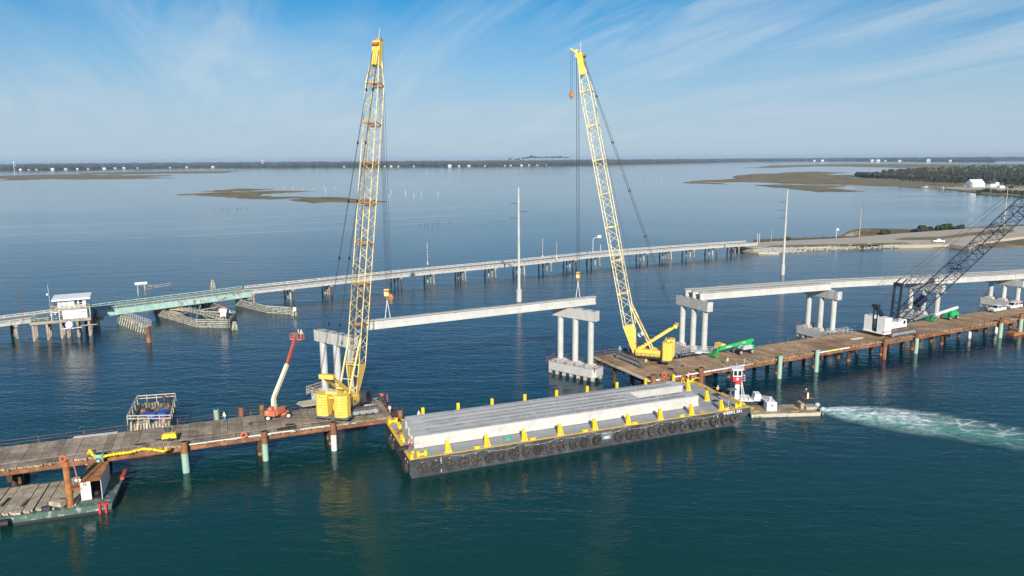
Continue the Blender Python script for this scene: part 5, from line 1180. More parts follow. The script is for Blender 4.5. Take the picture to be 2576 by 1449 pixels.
# lettering and draught marks on the black side
lettering('WEEKS 281', .78, 'white', bg_, (62.0, -.02, 2.72), (R(90), 0, 0), .006, .02, 1.15)
for x in (5.15, 58.6):
    for k, tx in enumerate(['9', '8', '7', '6', '5', '4', '3', '2', '1']):
        lettering(tx, .28, 'white', bg_, (x, -.02, 2.75 - k * .29), (R(90), 0, 0), .006, .02, name='draught_mark')
MB().b0(34.2, -.03, 1.35, 36.2, -.006, 2.85).build('placard', 'grey_panel', bg_); lettering('HBC', .62, 'white', bg_, (35.25, -.04, 1.75), (R(90), 0, 0), .006, .02); MB().b0(34.5, -.045, 2.5, 35.2, -.03, 2.58).build('stripe', 'white', bg_)
# mooring line looping along the side
ln = []
for k in range(0, 201):
    x = 5.6 + k * .29; ph = (x - 5.6) / 6.7; s = abs(math.sin(ph * math.pi)); ln.append((x, -.08, BZ - .08 - .62 * s ** .8 * (1 if int(ph) % 3 else .6)))
tag(MB().path(ln, .028, 4).build('mooring_line', 'rope', None, (-16.40, 109.16, 0), BA), 'pale line looping along the near side of the black barge', 'rope')
# tyres -------------------------------------------------------------------
tx_ = [2.0, 4.29, 6.54, 8.89, 11.07, 13.34, 15.51, 17.7, 19.92, 22.1, 24.31, 26.46, 28.73, 30.86, 33.18, 37.51, 39.76, 42.03, 44.34, 46.5, 48.77, 51.08, 53.23, 55.41, 57.71, 60.12, 62.1]
tyre_m = []
for s in range(3):
    mb = MB(); rr_ = (.62, .58, .60)[s]; N_ = 26
    prof_t = [(.30, -.22), (.78, -.26), (.88, -.14), (.88, .14), (.78, .26), (.30, .22), (.34, .10), (.34, -.10)]; vs = []; fs = []
    for i in range(N_):
        a = 6.2832 * i / N_; jj = (.025 if i % 2 else -.0) * (1 if s == 1 else .4)
        for r_, y in prof_t: rr2 = r_ + (jj if r_ > .8 else 0); vs.append((rr2 * math.cos(a), y, rr2 * math.sin(a)))
    k = len(prof_t)
    for i in range(N_):
        for j in range(k): fs.append((i * k + j, i * k + (j + 1) % k, ((i + 1) % N_) * k + (j + 1) % k, ((i + 1) % N_) * k + j))
    mb.add(vs, fs); tyre_m.append(mb.mesh('tyre', [MT['tyre']]))
lug = MB().bar((-.1, 0, 0), (0, 0, -.42), .05).bar((.1, 0, 0), (0, 0, -.42), .05).mesh('chain_lug', [MT['white_dirty']])
random.seed(2)
for i, x in enumerate(tx_):
    p = BF.w(x, -.32, 1.62 + random.uniform(-.05, .05)); o = inst(random.choice(tyre_m), 'tyre', None, p, (0, random.uniform(0, 3), BA + random.uniform(-.05, .05)))
    tag(o, 'black rubber tyre on the near side of the barge, %s from its left end' % ORD[i], 'tyre', 'tyres hung along the barge'); inst(lug, 'chain_lug', bg_, (x, -.06, 2.62))
for i, (y, wh) in enumerate(((13.6, 'far upper'), (11.4, 'second upper'), (2.6, 'second lower'), (1.2, 'lower corner'))):
    tag(inst(tyre_m[i % 3], 'tyre', None, BF.w(-.34, y, 1.55), (0, i, BA + R(90))), 'black tyre on the left end of the barge, the %s one' % wh, 'tyre', 'tyres hung along the barge'); inst(lug, 'chain_lug', bg_, (-.04, y, 2.6), (0, 0, R(90)))
tag(inst(tyre_m[1], 'tyre', None, BF.w(-.1, 4.2, BZ + .45), (R(72), 0, BA + R(35)), (1.05, 1.05, 1.05)), 'loose black tyre lying across the yellow edge at the left end of the barge', 'tyre')
# the three wide girders ---------------------------------------------------
def wide_girder(a0, a1, b0_, b1, label):
    w = (b1 - b0_) / 2 - .015; o = thing('bridge_girder', label, 'girder', BF.w(a0, (b0_ + b1) / 2, BZ + .12), BA, 'wide girders on the barge'); L = a1 - a0
    pr = [(-w, 2.02), (-w, 1.90), (-w + .13, 1.84), (-w + .15, .42), (-w + .02, .30), (-w + .02, 0), (-w + .95, 0), (-w + .95, .3), (-w + .8, .45), (-w + .85, 1.8), (w - .75, 1.8), (w - .6, .45), (w - .75, .3), (w - .75, 0), (w - .02, 0), (w - .02, .3), (w - .15, .42), (w - .13, 1.84), (w, 1.90), (w, 2.02)]
    mb = MB(); n = len(pr); vs = [(0, y, z) for y, z in pr] + [(L, y, z) for y, z in pr]
    mb.add(vs, [(i, i + n, (i + 1) % n + n, (i + 1) % n) for i in range(n)])
    for e in (0, n):                                       # end caps as web blocks and top slab
        for q in ([0, 1, 2, 9], [0, 9, 10, 19], [10, 17, 18, 19], [2, 3, 8, 9], [3, 4, 5, 6, 7, 8], [10, 11, 16, 17], [11, 12, 13, 14, 15, 16]): f = [i + e for i in q]; mb.add([vs[i] for i in f], [tuple(range(len(f)))])
    mb.build('beam', 'concrete_light', o)
    MB().add([(.02, -w + .005, 2.024), (L - .02, -w + .005, 2.024), (L - .02, w - .005, 2.024), (.02, w - .005, 2.024)], [(0, 1, 2, 3)]).build('top_surface', 'concrete_top', o)
    mb = MB(); random.seed(int(b0_ * 7)); k = int(L / .36)
    for i in range(int(3.2 / .36), k - int(2.5 / .36)):
        x = i * .36
        for y in (-w * .52, w * .52):
            if random.random() < .93: h = random.uniform(.13, .20); mb.bar((x, y - .16, 2.02 + h), (x, y + .16, 2.02 + h), .055, .05); mb.bar((x, y - .13, 2.02), (x, y - .13, 2.02 + h), .05); mb.bar((x, y + .13, 2.02), (x, y + .13, 2.02 + h), .05)
    tag(mb.build('rebar', 'rebar_steel', o), kind='stuff')
    fj = MB().b0(-.012, -.006, .3, .012, .004, 1.85).mesh('form_joint', [MT['concrete']])
    for i in range(1, 9): inst(fj, 'form_joint', o, (i * L / 9, -w + .128, 0))
    mb = MB()
    for r_ in range(2):
        for q in range(5): mb.b0(-.05, -w + .2 + q * .13, .08 + r_ * .12, -.0, -w + .24 + q * .13, .12 + r_ * .12)
    mb.build('strand_ends', 'rust', o)
    for x in (8, 8.6, L - 9, L - 8.4): MB().torus((x, w * .5, 2.1), (0, 1, 0), .22, .03, 10, 5).build('lifting_loop', 'dark_steel', o)
    for x in (1.0, L - 1.6): MB().b0(x, -w + .1, -.12, x + .6, w - .1, 0).build('dunnage', 'timber_tan', o)
    return o
wide_girder(1.8, 57.2, 4.0, 7.28, 'wide concrete girder nearest to the tyres on the barge')
mr = BF.l(P(2499 * .6389, 1559 * .6389, 5.3)).x
wide_girder(2.2, mr, 7.36, 10.62, 'wide concrete girder in the middle of the barge load, shorter at its right end')
wide_girder(2.5, 58.3, 10.74, 14.1, 'wide concrete girder on the far side of the barge load')
# loose gear
def coil(p, r, label, m='teal_rope'):
    mb = MB(); random.seed(int(p[0] * 9) & 99)
    for k in range(6): mb.torus((random.uniform(-.1, .1), random.uniform(-.1, .1), .05 + k * .07), (random.uniform(-.1, .1), random.uniform(-.1, .1), 1), r * random.uniform(.6, 1), .055, 16, 5)
    tag(mb.build('rope_coil', m, None, p), label, 'rope')
coil(BF.w(17.5, 2.4, BZ), .75, 'green rope coil on the barge deck beside the girders'); coil(BF.w(3.2, 1.7, BZ), .6, 'small green rope coil by the near left mooring bitts')
lt = thing('work_light', 'dark flood light on a post with orange brace at the near right of the barge', 'work light', BF.w(62.4, 1.4, BZ), BA); MB().b0(-.15, -.15, 0, .15, .15, 3.6).build('post', 'grey_panel', lt); MB().b0(-.6, -.8, 3.5, .9, .3, 3.75).build('lamp_head', 'grey_panel', lt); MB().bar((-.1, 0, 1.9), (-.9, -.6, 0), .09).build('brace', 'timber_tan', lt)
lt2 = thing('work_light', 'dark flood light on a post behind the workers at the far right of the barge', 'work light', BF.w(62.8, 19.6, BZ), BA); MB().b0(-.12, -.12, 0, .12, .12, 3.4).build('post', 'grey_panel', lt2); MB().b0(-.7, -.5, 3.3, .7, .3, 3.5).build('lamp_head', 'grey_panel', lt2)
tp = thing('trestle_stand', 'yellow A-frame stand beside the workers on the barge', 'stand', BF.w(62.9, 17.6, BZ), BA)
for s in (-1, 1): MB().bar((s * .5, 0, 0), (0, 0, 1.3), .08).build('leg', 'paint_yellow', tp)
MB().bar((0, -.4, 1.3), (0, .4, 1.3), .08).build('top_bar', 'paint_yellow', tp)
mb = MB(); hp2_ = [BF.w(65.6, 9.5, BZ + .05), BF.w(64.9, 7.5, BZ + .05), BF.w(65.2, 5.0, BZ + .05), BF.w(64.2, 3.4, BZ + .05), BF.w(63.4, 2.0, BZ + .05)]
tag(mb.path([Vector(q) for q in hp2_], .06, 5).build('hose', 'black'), 'black hose curving over the grey deck at the right end of the barge', 'hose')
tag(MB().path([tuple(BF.w(65.7, 18.2, BZ + .6)), tuple(BF.w(66.5, 14, 3.1)), tuple(BF.w(66.3, 9.5, BZ + .9))], .04, 5).build('mooring_rope', 'rope'), 'rope stretched along the right end of the barge to the standing worker', 'rope')
random.seed(44)
for i, (x, y) in enumerate(((.9, 12.4), (1.6, 13.4), (1.5, 9.6), (62.2, 1.9))):
    pass
mb = MB()
for i in range(14): mb.box(1.2 + random.uniform(-.6, .6), 13.0 + random.uniform(-1.4, 1.4), BZ + .1, random.uniform(.1, .9), random.uniform(.08, .3), .15, random.uniform(0, 3))
tag(mb.build('scrap_timber', 'rust_orange', None, (-16.40, 109.16, 0), BA), 'small heap of scrap timber at the far left corner of the barge', 'scrap')

# ================================================================== CRANES
def cylmesh(): pass
def track(o, cx_, cy_, az, L, w, h, near=True, fm='track_frame'):
    e = thing_part('track', o, (cx_, cy_, 0), az); N_ = 34; r_ = h / 2; mb = MB(); per = []; s = L - h
    def pt(t):
        tot_ = 2 * s + 2 * math.pi * r_; d = t * tot_
        if d < s: return (-s / 2 + d, 2 * r_ - .001, 0)
        d -= s
        if d < math.pi * r_: a = d / r_; return (s / 2 + r_ * math.sin(a), r_ + r_ * math.cos(a), -a)
        d -= math.pi * r_
        if d < s: return (s / 2 - d, 0, math.pi)
        d -= s; a = d / r_; return (-s / 2 - r_ * math.sin(a), r_ - r_ * math.cos(a), math.pi - a)
    for i in range(N_ * 2):
        x, z, a = pt(i / (N_ * 2)); x2, z2, _ = pt((i + .8) / (N_ * 2) % 1.0)
        mb.bar((x, 0, z), (x2, 0, z2), w, .22)
    mb.build('track_shoes', 'track_steel', e)
    mb = MB(); hh = h * .24
    mb.b0(-s / 2, -w * .32, r_ - hh, s / 2, w * .32, r_ + hh)
    for x in (-s / 2, s / 2): mb.tube((x, -w * .36, r_), (x, w * .36, r_), r_ * .66, n=16)
    mb.build('track_frame', fm, e)
    rl_ = MB().tube((0, -w * .335, 0), (0, w * .335, 0), .16, n=10).mesh('roller', [MT['black']])
    for i in range(7): inst(rl_, 'roller', e, (-s / 2 + (i + .5) * s / 7, 0, .42))
    return e
def lattice_sec(p, q, a, b, w0, w1, d0, d1, bays, rc, rl, mi_l=0):
    """four chords from p to q, lacing on all faces; a, b unit vectors across"""
    mb = MB(); p, q = Vector(p), Vector(q)
    def cn(t, i): w = w0 + (w1 - w0) * t; d = d0 + (d1 - d0) * t; sx, sy = ((-1, -1), (1, -1), (1, 1), (-1, 1))[i]; return p.lerp(q, t) + a * (sx * w / 2) + b * (sy * d / 2)
    for i in range(4): mb.tube(cn(0, i), cn(1, i), rc, n=6)
    for k in range(bays):
        t0, t1 = k / bays, (k + 1) / bays
        for i in range(4):
            j = (i + 1) % 4; A, B = (i, j) if k % 2 == 0 else (j, i); mb.tube(cn(t0, A), cn(t1, B), rl, n=4, mi=mi_l, cap=False)
    for i in range(4):
        j = (i + 1) % 4; mb.tube(cn(0, i), cn(0, j), rl * 1.1, n=4, cap=False); mb.tube(cn(1, i), cn(1, j), rl * 1.1, n=4, cap=False)
    mb.tube(cn(0, 0), cn(0, 2), rl, n=4, cap=False)
    return mb
def crawler_crane(label, loc, az, caz, tipw, hookw, blockz, boomw, secs, pale):
    o = thing('crawler_crane', label, 'crane', (loc[0], loc[1], 4.5), az); F_ = Fr((loc[0], loc[1]), az)
    dl = caz - az
    for s in (-1, 1):
        track(o, -math.sin(dl) * s * 3.1, math.cos(dl) * s * 3.1, dl, 9.6, 1.15, 1.45)
    mb = MB(); mb.box(0, 0, .75, 3.2, 5.0, .8, dl); mb.tube((0, 0, 1.1), (0, 0, 1.5), 1.5, n=20); mb.build('car_body', 'track_steel', o)
    # upper works
    MB().b0(-5.4, -1.65, 1.5, 2.2, 1.65, 1.75).build('turntable_frame', 'dark_steel', o)
    MB().b0(-4.6, -1.6, 1.75, .9, -.35, 3.15).build('machinery_house', 'crane_yellow', o); MB().b0(-4.6, .35, 1.75, 1.0, 1.6, 3.15).build('machinery_house', 'crane_yellow', o)
    for i in range(6):
        for s in (-1, 1): MB().b0(-4.3 + i * .85, s * 1.62 - .012, 1.95, -3.6 + i * .85, s * 1.62 + .012, 2.9).build('house_panel', 'crane_yellow', o)
    mb = MB()
    for s in (-1, 1):
        mb.b0(-4.5, s * 1.62, 1.5, 1.6, s * 2.3, 1.58)
        for z in (2.05, 2.5): mb.bar((-4.5, s * 2.25, z), (1.4, s * 2.25, z), .05)
        for i in range(7): mb.bar((-4.5 + i, s * 2.25, 1.5), (-4.5 + i, s * 2.25, 2.5), .05)
    mb.build('side_walkway', 'dark_steel', o)
    MB().tube((-1.6, -.35, 2.8), (-1.6, .35, 2.8), .75, n=16).tube((.0, -.35, 2.7), (.0, .35, 2.7), .6, n=16).build('winch_drum', 'dark_steel', o)
    # cab on the right-hand side
    cb = thing_part('cab', o, (1.9, -2.2, 1.7), 0)
    mb = MB(); mb.hexa([(-1.1, -.7, 0), (1.0, -.7, 0), (1.0, .7, 0), (-1.1, .7, 0)], [(-1.1, -.7, 1.9), (.65, -.7, 1.9), (.65, .7, 1.9), (-1.1, .7, 1.9)]); mb.build('shell', 'dark_steel', cb)
    MB().hexa([(1.0, -.6, .35), (1.06, -.6, .35), (1.06, .6, .35), (1.0, .6, .35)], [(.72, -.6, 1.75), (.78, -.6, 1.75), (.78, .6, 1.75), (.72, .6, 1.75)]).build('windscreen', 'glass_dark', cb); MB().b0(-.8, -.73, .5, .5, -.705, 1.65).build('side_window', 'glass_dark', cb)
    MB().b0(-3.2, -1.66, 2.1, -1.9, -1.635, 2.6).build('name_plate', 'white', o); MB().b0(-1.5, -1.66, 2.2, -.7, -1.635, 2.7).build('info_plate', 'grey_panel', o); lettering('CKE', .55, 'black', o, (-3.9, -1.64, 2.4), (R(90), 0, 0), .006)
    lettering('KOBELCO', .26, 'black', o, (-2.55, -1.67, 2.35), (R(90), 0, 0), .004)
    # counterweights
    MB().hexa([(-7.2, -3.3, 1.15), (-5.2, -3.3, 1.15), (-5.2, 3.3, 1.15), (-7.2, 3.3, 1.15)], [(-7.3, -3.4, 1.5), (-5.1, -3.4, 1.5), (-5.1, 3.4, 1.5), (-7.3, 3.4, 1.5)]).build('counterweight_tray', 'grey_panel', o)
    cwp = [(-7.2, .95), (-6.9, .62), (-5.3, .62), (-5.1, .85), (-5.1, 2.75), (-5.4, 3.05), (-6.6, 3.05), (-7.2, 2.5)]
    cm_ = MB().prism(cwp, 0, .435).mesh('counterweight_slab', [MT['crane_yellow']]); cwn = [(x, -y) for x, y in cwp][::-1]; cm2 = MB().prism(cwn, 0, .435).mesh('counterweight_slab', [MT['crane_yellow']])
    for i in range(8): inst(cm_, 'counterweight_slab', o, (0, 0, 1.5 + i * .49)); inst(cm2, 'counterweight_slab', o, (0, 0, 1.5 + i * .49))
    for s in (-1, 1): MB().b0(-7.24, s * 1.9 - .12, 1.6, -7.2, s * 1.9 + .12, 5.4).build('tie_bar', 'boom_yellow', o)
    mb = MB(); mb.bar((-6, -1, 4.6), (-6, 1, 4.6), .35)
    for s in (-1, 1): mb.bar((-4.6, s * .8, 2.9), (-6.2, s * .8, 5.3), .3); mb.bar((-5.9, s * .8, 1.6), (-6.2, s * .8, 5.3), .22)
    mb.tube((-6.2, -1.1, 5.5), (-6.2, 1.1, 5.5), .35, n=10); mb.build('rear_gantry', 'crane_yellow', o)
    # live mast
    mt = Vector((-7.6, 0, 8.9)); mf = Vector((.9, 0, 2.6)); 
    for s in (-1, 1): MB().bar(mf + Vector((0, s * .9, 0)), mt + Vector((0, s * .9, 0)), .34, .5).build('mast_leg', 'crane_yellow', o)
    MB().bar(mt + Vector((0, -1.35, 0)), mt + Vector((0, 1.35, 0)), .75, .75).build('mast_head', 'crane_yellow', o); MB().bar(mf.lerp(mt, .45) + Vector((0, -1, 0)), mf.lerp(mt, .45) + Vector((0, 1, 0)), .5, .35).build('mast_brace', 'crane_yellow', o)
    MB().ball((mf.lerp(mt, .25)), .5, 8, 5, sc=(1.2, .6, 1)).build('winch_cover', 'crane_yellow', o)
    mb = MB()
    for i in range(6): y = -.5 + i * .2; mb.tube(mt + Vector((0, y, -.3)), (-6.2, y, 5.6), .03, n=4, cap=False)
    mb.build('reeving', 'wire', o)
    # boom, in the crane's own frame
    tip = F_.l(tipw); tip.z = tipw.z - 4.5; foot = Vector((1.5, 0, 1.9)); ax = (tip - foot).normalized(); a = Vector((0, 1, 0)); a = (a - ax * a.dot(ax)).normalized(); b = ax.cross(a).normalized(); L = (tip - foot).length
    m1 = 'boom_pale' if pale else 'boom_yellow'; w = boomw; cuts = [0, .095] + [.095 + (1 - .095 - .115) * (i + 1) / secs for i in range(secs)] + [.962]
    def at(t): return foot.lerp(tip, t)
    # foot section: plated
    for s in (-1, 1):
        f0 = foot + a * (s * .55) ; top = at(cuts[1]); c1_, c2_ = top + a * (s * w / 2) + b * (w / 2), top + a * (s * w / 2) - b * (w / 2)
        pl = MB(); vs = [f0 + b * .25, f0 - b * .25, c2_, c1_]; vs2 = [v + a * (s * .06) for v in vs]; pl.add(vs + vs2, [(0, 1, 2, 3), (7, 6, 5, 4), (0, 3, 7, 4), (1, 5, 6, 2), (0, 4, 5, 1), (3, 2, 6, 7)]); pl.build('boom_foot_plate', 'crane_yellow', o)
    mb = MB(); t_ = at(cuts[1]); 
    for s in (-1, 1):
        mb.bar(foot + a * .55 + b * s * .2, foot.lerp(t_, 1) + a * (w / 2) + b * (s * w / 2), .14); mb.bar(foot - a * .55 + b * s * .2, t_ - a * (w / 2) + b * (s * w / 2), .14)
    for k in range(3): u = (k + 1) / 3.0; c = foot.lerp(t_, u); ww = .55 + (w / 2 - .55) * u; mb.bar(c - a * ww - b * ww, c + a * ww - b * ww, .14); mb.bar(c - a * ww + b * ww, c + a * ww + b * ww, .14)
    mb.build('boom_foot', 'boom_yellow', o)
    for k in range(1, len(cuts) - 2):
        t0, t1 = cuts[k], cuts[k + 1]; Ls_ = L * (t1 - t0); lattice_sec(at(t0), at(t1), a, b, w, w, w, w, max(3, round(Ls_ / 2.05)), .09, .046).build('boom_section', m1, o)
        mb = MB(); c = at(t1); 
        for s in (-1, 1): mb.bar(c - a * (w / 2) + b * (s * w / 2) - ax * .25, c + a * (w / 2) + b * (s * w / 2) - ax * .25, .18); mb.bar(c - b * (w / 2) + a * (s * w / 2), c + b * (w / 2) + a * (s * w / 2), .16)
        if not pale or k % 3 == 0: mb.box(c.x, c.y, c.z, .9, .9, .35)
        mb.build('section_joint', 'rusty_mark' if (not pale and k % 1 == 0) else 'boom_yellow', o)
    t0 = cuts[-2]; lattice_sec(at(t0), at(.962), a, b, w, w * .52, w, w * .52, 5, .10, .05).build('boom_tip_section', m1, o)
    mb = MB(); h0, h1 = at(.955), at(1.0); hw = w * .27
    mb.bar(h0 - ax * 1.1, h1 + ax * .5, w * .56, w * .60, up=a); mb.build('boom_head', 'crane_yellow', o)
    fwd = Vector((1, 0, 0)); nose = h1 + fwd * 1.3 + Vector((0, 0, .9))
    if pale: MB().bar(h1, nose + fwd * .8 + Vector((0, 0, .7)), .5, .35).build('auxiliary_jib', 'crane_yellow', o)
    MB().tube(nose - a * .5 - fwd * .6, nose + a * .5 - fwd * .6, .45, n=12).tube(h1 - a * .6 + fwd * .5, h1 + a * .6 + fwd * .5, .5, n=12).build('sheave', 'boom_yellow' if pale else 'rusty_mark', o)
    MB().tube(h1, h1 + Vector((0, 0, 3.0)) - a * .6, .05, .03, n=5).build('wind_gauge_mast', 'white', o)
    MB().tube(h1 - fwd * .9 - a * .7, h1 - fwd * .9 + a * .7, .35, n=10).build('rear_sheave', 'rusty_mark', o)
    # boom stops
    for s in (-1, 1): MB().bar(Vector((-2.6, s * 1.0, 2.9)), at(.17) - fwd * (w / 2) + a * (s * w / 2.2), .26).build('boom_stop', 'boom_yellow', o)
    mb = MB(); 
    for k in (.35, .62): c = Vector((-2.6, 0, 2.9)).lerp(at(.17) - fwd * (w / 2), k); mb.bar(c - a * 1.0, c + a * 1.0, .1)
    mb.build('boom_stop_brace', 'boom_yellow', o)
    # pendants
    mb = MB(); hk = mt + Vector((0, 0, .3))
    for s in (-1, 1):
        for e in (-.09, .09): mb.tube(hk + a * (s * 1.15 + e), h1 + a * (s * .62 + e * .4) - fwd * .5, .038, n=5, cap=False)
    mb.build('pendant', 'wire', o)
    mb = MB()
    for s in (-1, 1):
        for k in (.14, .33, .5, .68, .85): c = (hk + a * (s * 1.15)).lerp(h1 + a * (s * .62) - fwd * .5, k); mb.box(c.x, c.y, c.z, .18, .32, .5)
    mb.build('pendant_link', 'black', o)
    # whip line up the boom
    mb = MB(); mb.tube(Vector((0, .15, 3.3)), h1 - fwd * .9 + a * .2, .03, n=4, cap=False); mb.tube(Vector((-1.6, -.15, 3.4)), h1 - fwd * .9 - a * .2, .03, n=4, cap=False); mb.build('hoist_rope', 'wire', o)
    # falls to the hook block
    hl = F_.l(hookw); hl.z = blockz - 4.5; topz = h1.z + .2; mb = MB()
    for dx, dy in ((-.25, -.12), (-.25, .12), (.25, -.12), (.25, .12)): mb.tube((hl.x + dx, hl.y + dy, hl.z + .6), (h1.x + .55 + dx, h1.y + dy, topz), .032, n=4, cap=False)
    mb.build('hoist_rope', 'wire', o)
    blk = thing_part('hook_block', o, hl, 0); MB().b0(-.34, -.5, -.2, .34, .5, 1.2).build('cheek_plate', 'boom_yellow', blk); MB().b0(-.36, -.52, .65, .36, .52, 1.05).build('painted_band', 'rusty_mark', blk); MB().torus((0, 0, -.75), (0, 1, 0), .28, .09, 10, 6).tube((0, 0, -.2), (0, 0, -.5), .12, n=8).build('hook', 'rusty_mark', blk)
    return o, F_, h1, nose
C1 = Vector((-29.9, 128.5, 0)); C2 = Vector((29.2, 160.9, 0))
def tipz(ypx, h): return HT(ypx, h)
cr1, F1, tip1, nose1 = crawler_crane('yellow crawler crane with rust-marked boom on the left trestle', C1, math.atan2(HK1.y - C1.y, HK1.x - C1.x), TLa, Vector((HK1.x, HK1.y, tipz(112, HK1))), HK1, HT(742, HK1), 2.55, 7, False)
cr2, F2, tip2, nose2 = crawler_crane('yellow crawler crane with clean pale boom at the end of the right trestle', C2, math.atan2(HK2.y - C2.y, HK2.x - C2.x), R(-63.5), Vector((HK2.x, HK2.y, tipz(140, HK2))), HK2, HT(697, HK2), 2.35, 7, True)
for F_, hk, bz, lb in ((F1, HK1, HT(742, HK1), 'left'), (F2, HK2, HT(697, HK2), 'right')):
    o = thing('lifting_sling', 'pale slings from the %s yellow hook block to the hanging girder' % lb, 'sling', (hk.x, hk.y, hk.z)); top = Vector((0, 0, bz - hk.z - .95)); dg = (HG1 - HG0).normalized()
    for s in (-1, 1): MB().bar(top, dg * s * .55 + Vector((0, 0, .05)), .22, .12).build('sling_leg', 'sling', o)
# auxiliary hook of the right crane, and of the left one
aw = F2.w(nose2.x + .6, nose2.y, 0); az_ = HT(245, aw); tz = nose2.z + 4.5 + .5
ab = thing('hook_block', 'rust-brown auxiliary hook block hanging high beside the right boom head', 'hook', (aw.x, aw.y, az_)); MB().ball((0, 0, .6), .62, 12, 8, sc=(.85, .5, 1.3)).build('headache_ball', 'rusty_mark', ab); MB().torus((0, 0, -.45), (0, 1, 0), .22, .08, 10, 6).build('hook', 'rusty_mark', ab)
mb = MB()
for dx in (-.2, .2): mb.tube((dx, 0, 1.2), (dx, 0, tz - az_), .03, n=4, cap=False)
mb.build('whip_line', 'wire', ab)
a1 = F1.w(tip1.x - .2, tip1.y - .9, 0); z1_ = HT(756, a1)
ab1 = thing('hook_block', 'brown auxiliary hook block hanging low behind the left boom', 'hook', (a1.x, a1.y, z1_)); MB().ball((0, 0, .6), .62, 12, 8, sc=(.85, .5, 1.3)).build('headache_ball', 'rusty_mark', ab1); MB().torus((0, 0, -.45), (0, 1, 0), .22, .08, 10, 6).build('hook', 'rusty_mark', ab1)
mb = MB()
for dx in (-.2, .2): mb.tube((dx, 0, 1.2), (dx, 0, tip1.z + 4.5 - z1_), .03, n=4, cap=False)
mb.build('whip_line', 'wire', ab1)
MB().ball((0, 0, 0), .8, 12, 8, sc=(.4, 1, 1)).build('teal_cover', 'teal_rope', cr2, (1.6, 1.3, 6.4)) if False else None
tc_ = MB().tube((0, -.12, 0), (0, .12, 0), .62, n=18).build('round_cover', 'tower_blue', cr2, (.4, -.9, 6.0))

# white crane with black lattice boom ----------------------------------------
C3 = Vector((98.6, 185.7, 0)); A3 = R(27); F3_ = Fr(C3, A3)
c3 = thing('crawler_crane', 'white crawler crane with black lattice boom leaning out of the picture to the right', 'crane', (C3.x, C3.y, 4.5), A3)
for s in (-1, 1): track(c3, 0.6, s * 3.0, 0, 9.8, 1.15, 1.45)
mb = MB(); mb.box(.3, 0, .8, 3.4, 4.9, .8); mb.tube((0, 0, 1.1), (0, 0, 1.5), 1.5, n=20); mb.build('car_body', 'track_frame', c3)
MB().b0(-5.5, -1.7, 1.5, 3.4, 1.7, 1.8).build('turntable_frame', 'dark_steel', c3); MB().b0(-5.5, -1.72, 1.62, 3.0, -1.70, 1.70).build('red_stripe', 'red', c3)
MB().b0(-3.8, -1.65, 1.8, 1.9, 1.65, 3.35).build('machinery_house', 'white', c3)
for i in range(5): MB().b0(-3.6 + i * 1.1, -1.67, 1.95, -2.6 + i * 1.1, -1.655, 3.2).build('house_panel', 'white', c3)
MB().b0(-1.2, -1.69, 2.6, .2, -1.675, 2.95).build('name_plate', 'grey_plastic', c3)
cb = thing_part('cab', c3, (2.9, -1.0, 1.8), 0); MB().hexa([(-1, -.7, 0), (1.0, -.7, 0), (1.0, .7, 0), (-1, .7, 0)], [(-1, -.7, 1.95), (.7, -.7, 1.95), (.7, .7, 1.95), (-1, .7, 1.95)]).build('shell', 'white', cb)
MB().b0(-.5, -.73, .8, .35, -.705, 1.7).build('side_window', 'glass_dark', cb); MB().hexa([(1.0, -.6, .2), (1.06, -.6, .2), (1.06, .6, .2), (1.0, .6, .2)], [(.74, -.6, 1.8), (.8, -.6, 1.8), (.8, .6, 1.8), (.74, .6, 1.8)]).build('windscreen', 'glass_dark', cb)
mb = MB()
for z in (.4, .8): mb.bar((-3.6, -1.5, 3.35 + z), (1.8, -1.5, 3.35 + z), .05)
for i in range(6): mb.bar((-3.6 + i * 1.08, -1.5, 3.35), (-3.6 + i * 1.08, -1.5, 4.15), .05)
mb.build('roof_rail', 'white', c3)
for s in (-1, 1):
    y0, y1 = (s * .75, s * 3.0); cwt = MB().b0(-6.6, min(y0, y1), 1.3, -4.0, max(y0, y1), 5.2).build('counterweight', 'white', c3)
for k, yy in enumerate([-3.02]): lettering('MANITOWOC', .50, 'red', c3, (-5.3, -3.015, 1.75), (R(90), 0, 0), .008, .015)
MB().b0(-6.8, -3.1, 1.05, -3.8, 3.1, 1.3).build('counterweight_tray', 'white', c3)
g1 = Vector((-6.5, 0, 7.9))
for s in (-1, 1):
    MB().bar((-6.4, s * .5, 1.5), g1 + Vector((0, s * .5, 0)), .28).build('gantry_post', 'boom_navy', c3); MB().bar((-2.2, s * .5, 3.3), g1 + Vector((0, s * .5, 0)), .5, .35).build('gantry_leg', 'boom_navy', c3)
MB().tube(g1 + Vector((0, -.9, 0)), g1 + Vector((0, .9, 0)), .5, n=12).build('gantry_sheave', 'boom_navy', c3)
m0 = Vector((1.0, 0, 3.0)); m1_ = Vector((1.6, 0, 12.8))
for s in (-1, 1): MB().bar(m0 + Vector((0, s * .95, 0)), m1_ + Vector((0, s * .95, 0)), .42, .5).build('mast_leg', 'boom_navy', c3)
MB().bar(m1_ + Vector((0, -1.2, 0)), m1_ + Vector((0, 1.2, 0)), .8, .9).build('mast_head', 'boom_navy', c3)
mb = MB()
for k in range(3): z0, z1 = .12 + k * .16, .28 + k * .16; A_, B_ = m0.lerp(m1_, z0), m0.lerp(m1_, z1); mb.bar(A_ + Vector((0, -.95, 0)), B_ + Vector((0, .95, 0)), .12); mb.bar(A_ + Vector((0, .95, 0)), B_ + Vector((0, -.95, 0)), .12)
mb.build('mast_bracing', 'boom_navy', c3)
mb = MB()
for i in range(6): y = -.5 + i * .2; mb.tube(g1 + Vector((0, y, .2)), m1_ + Vector((0, y, -.6)), .035, n=4, cap=False)
mb.build('reeving', 'wire', c3)
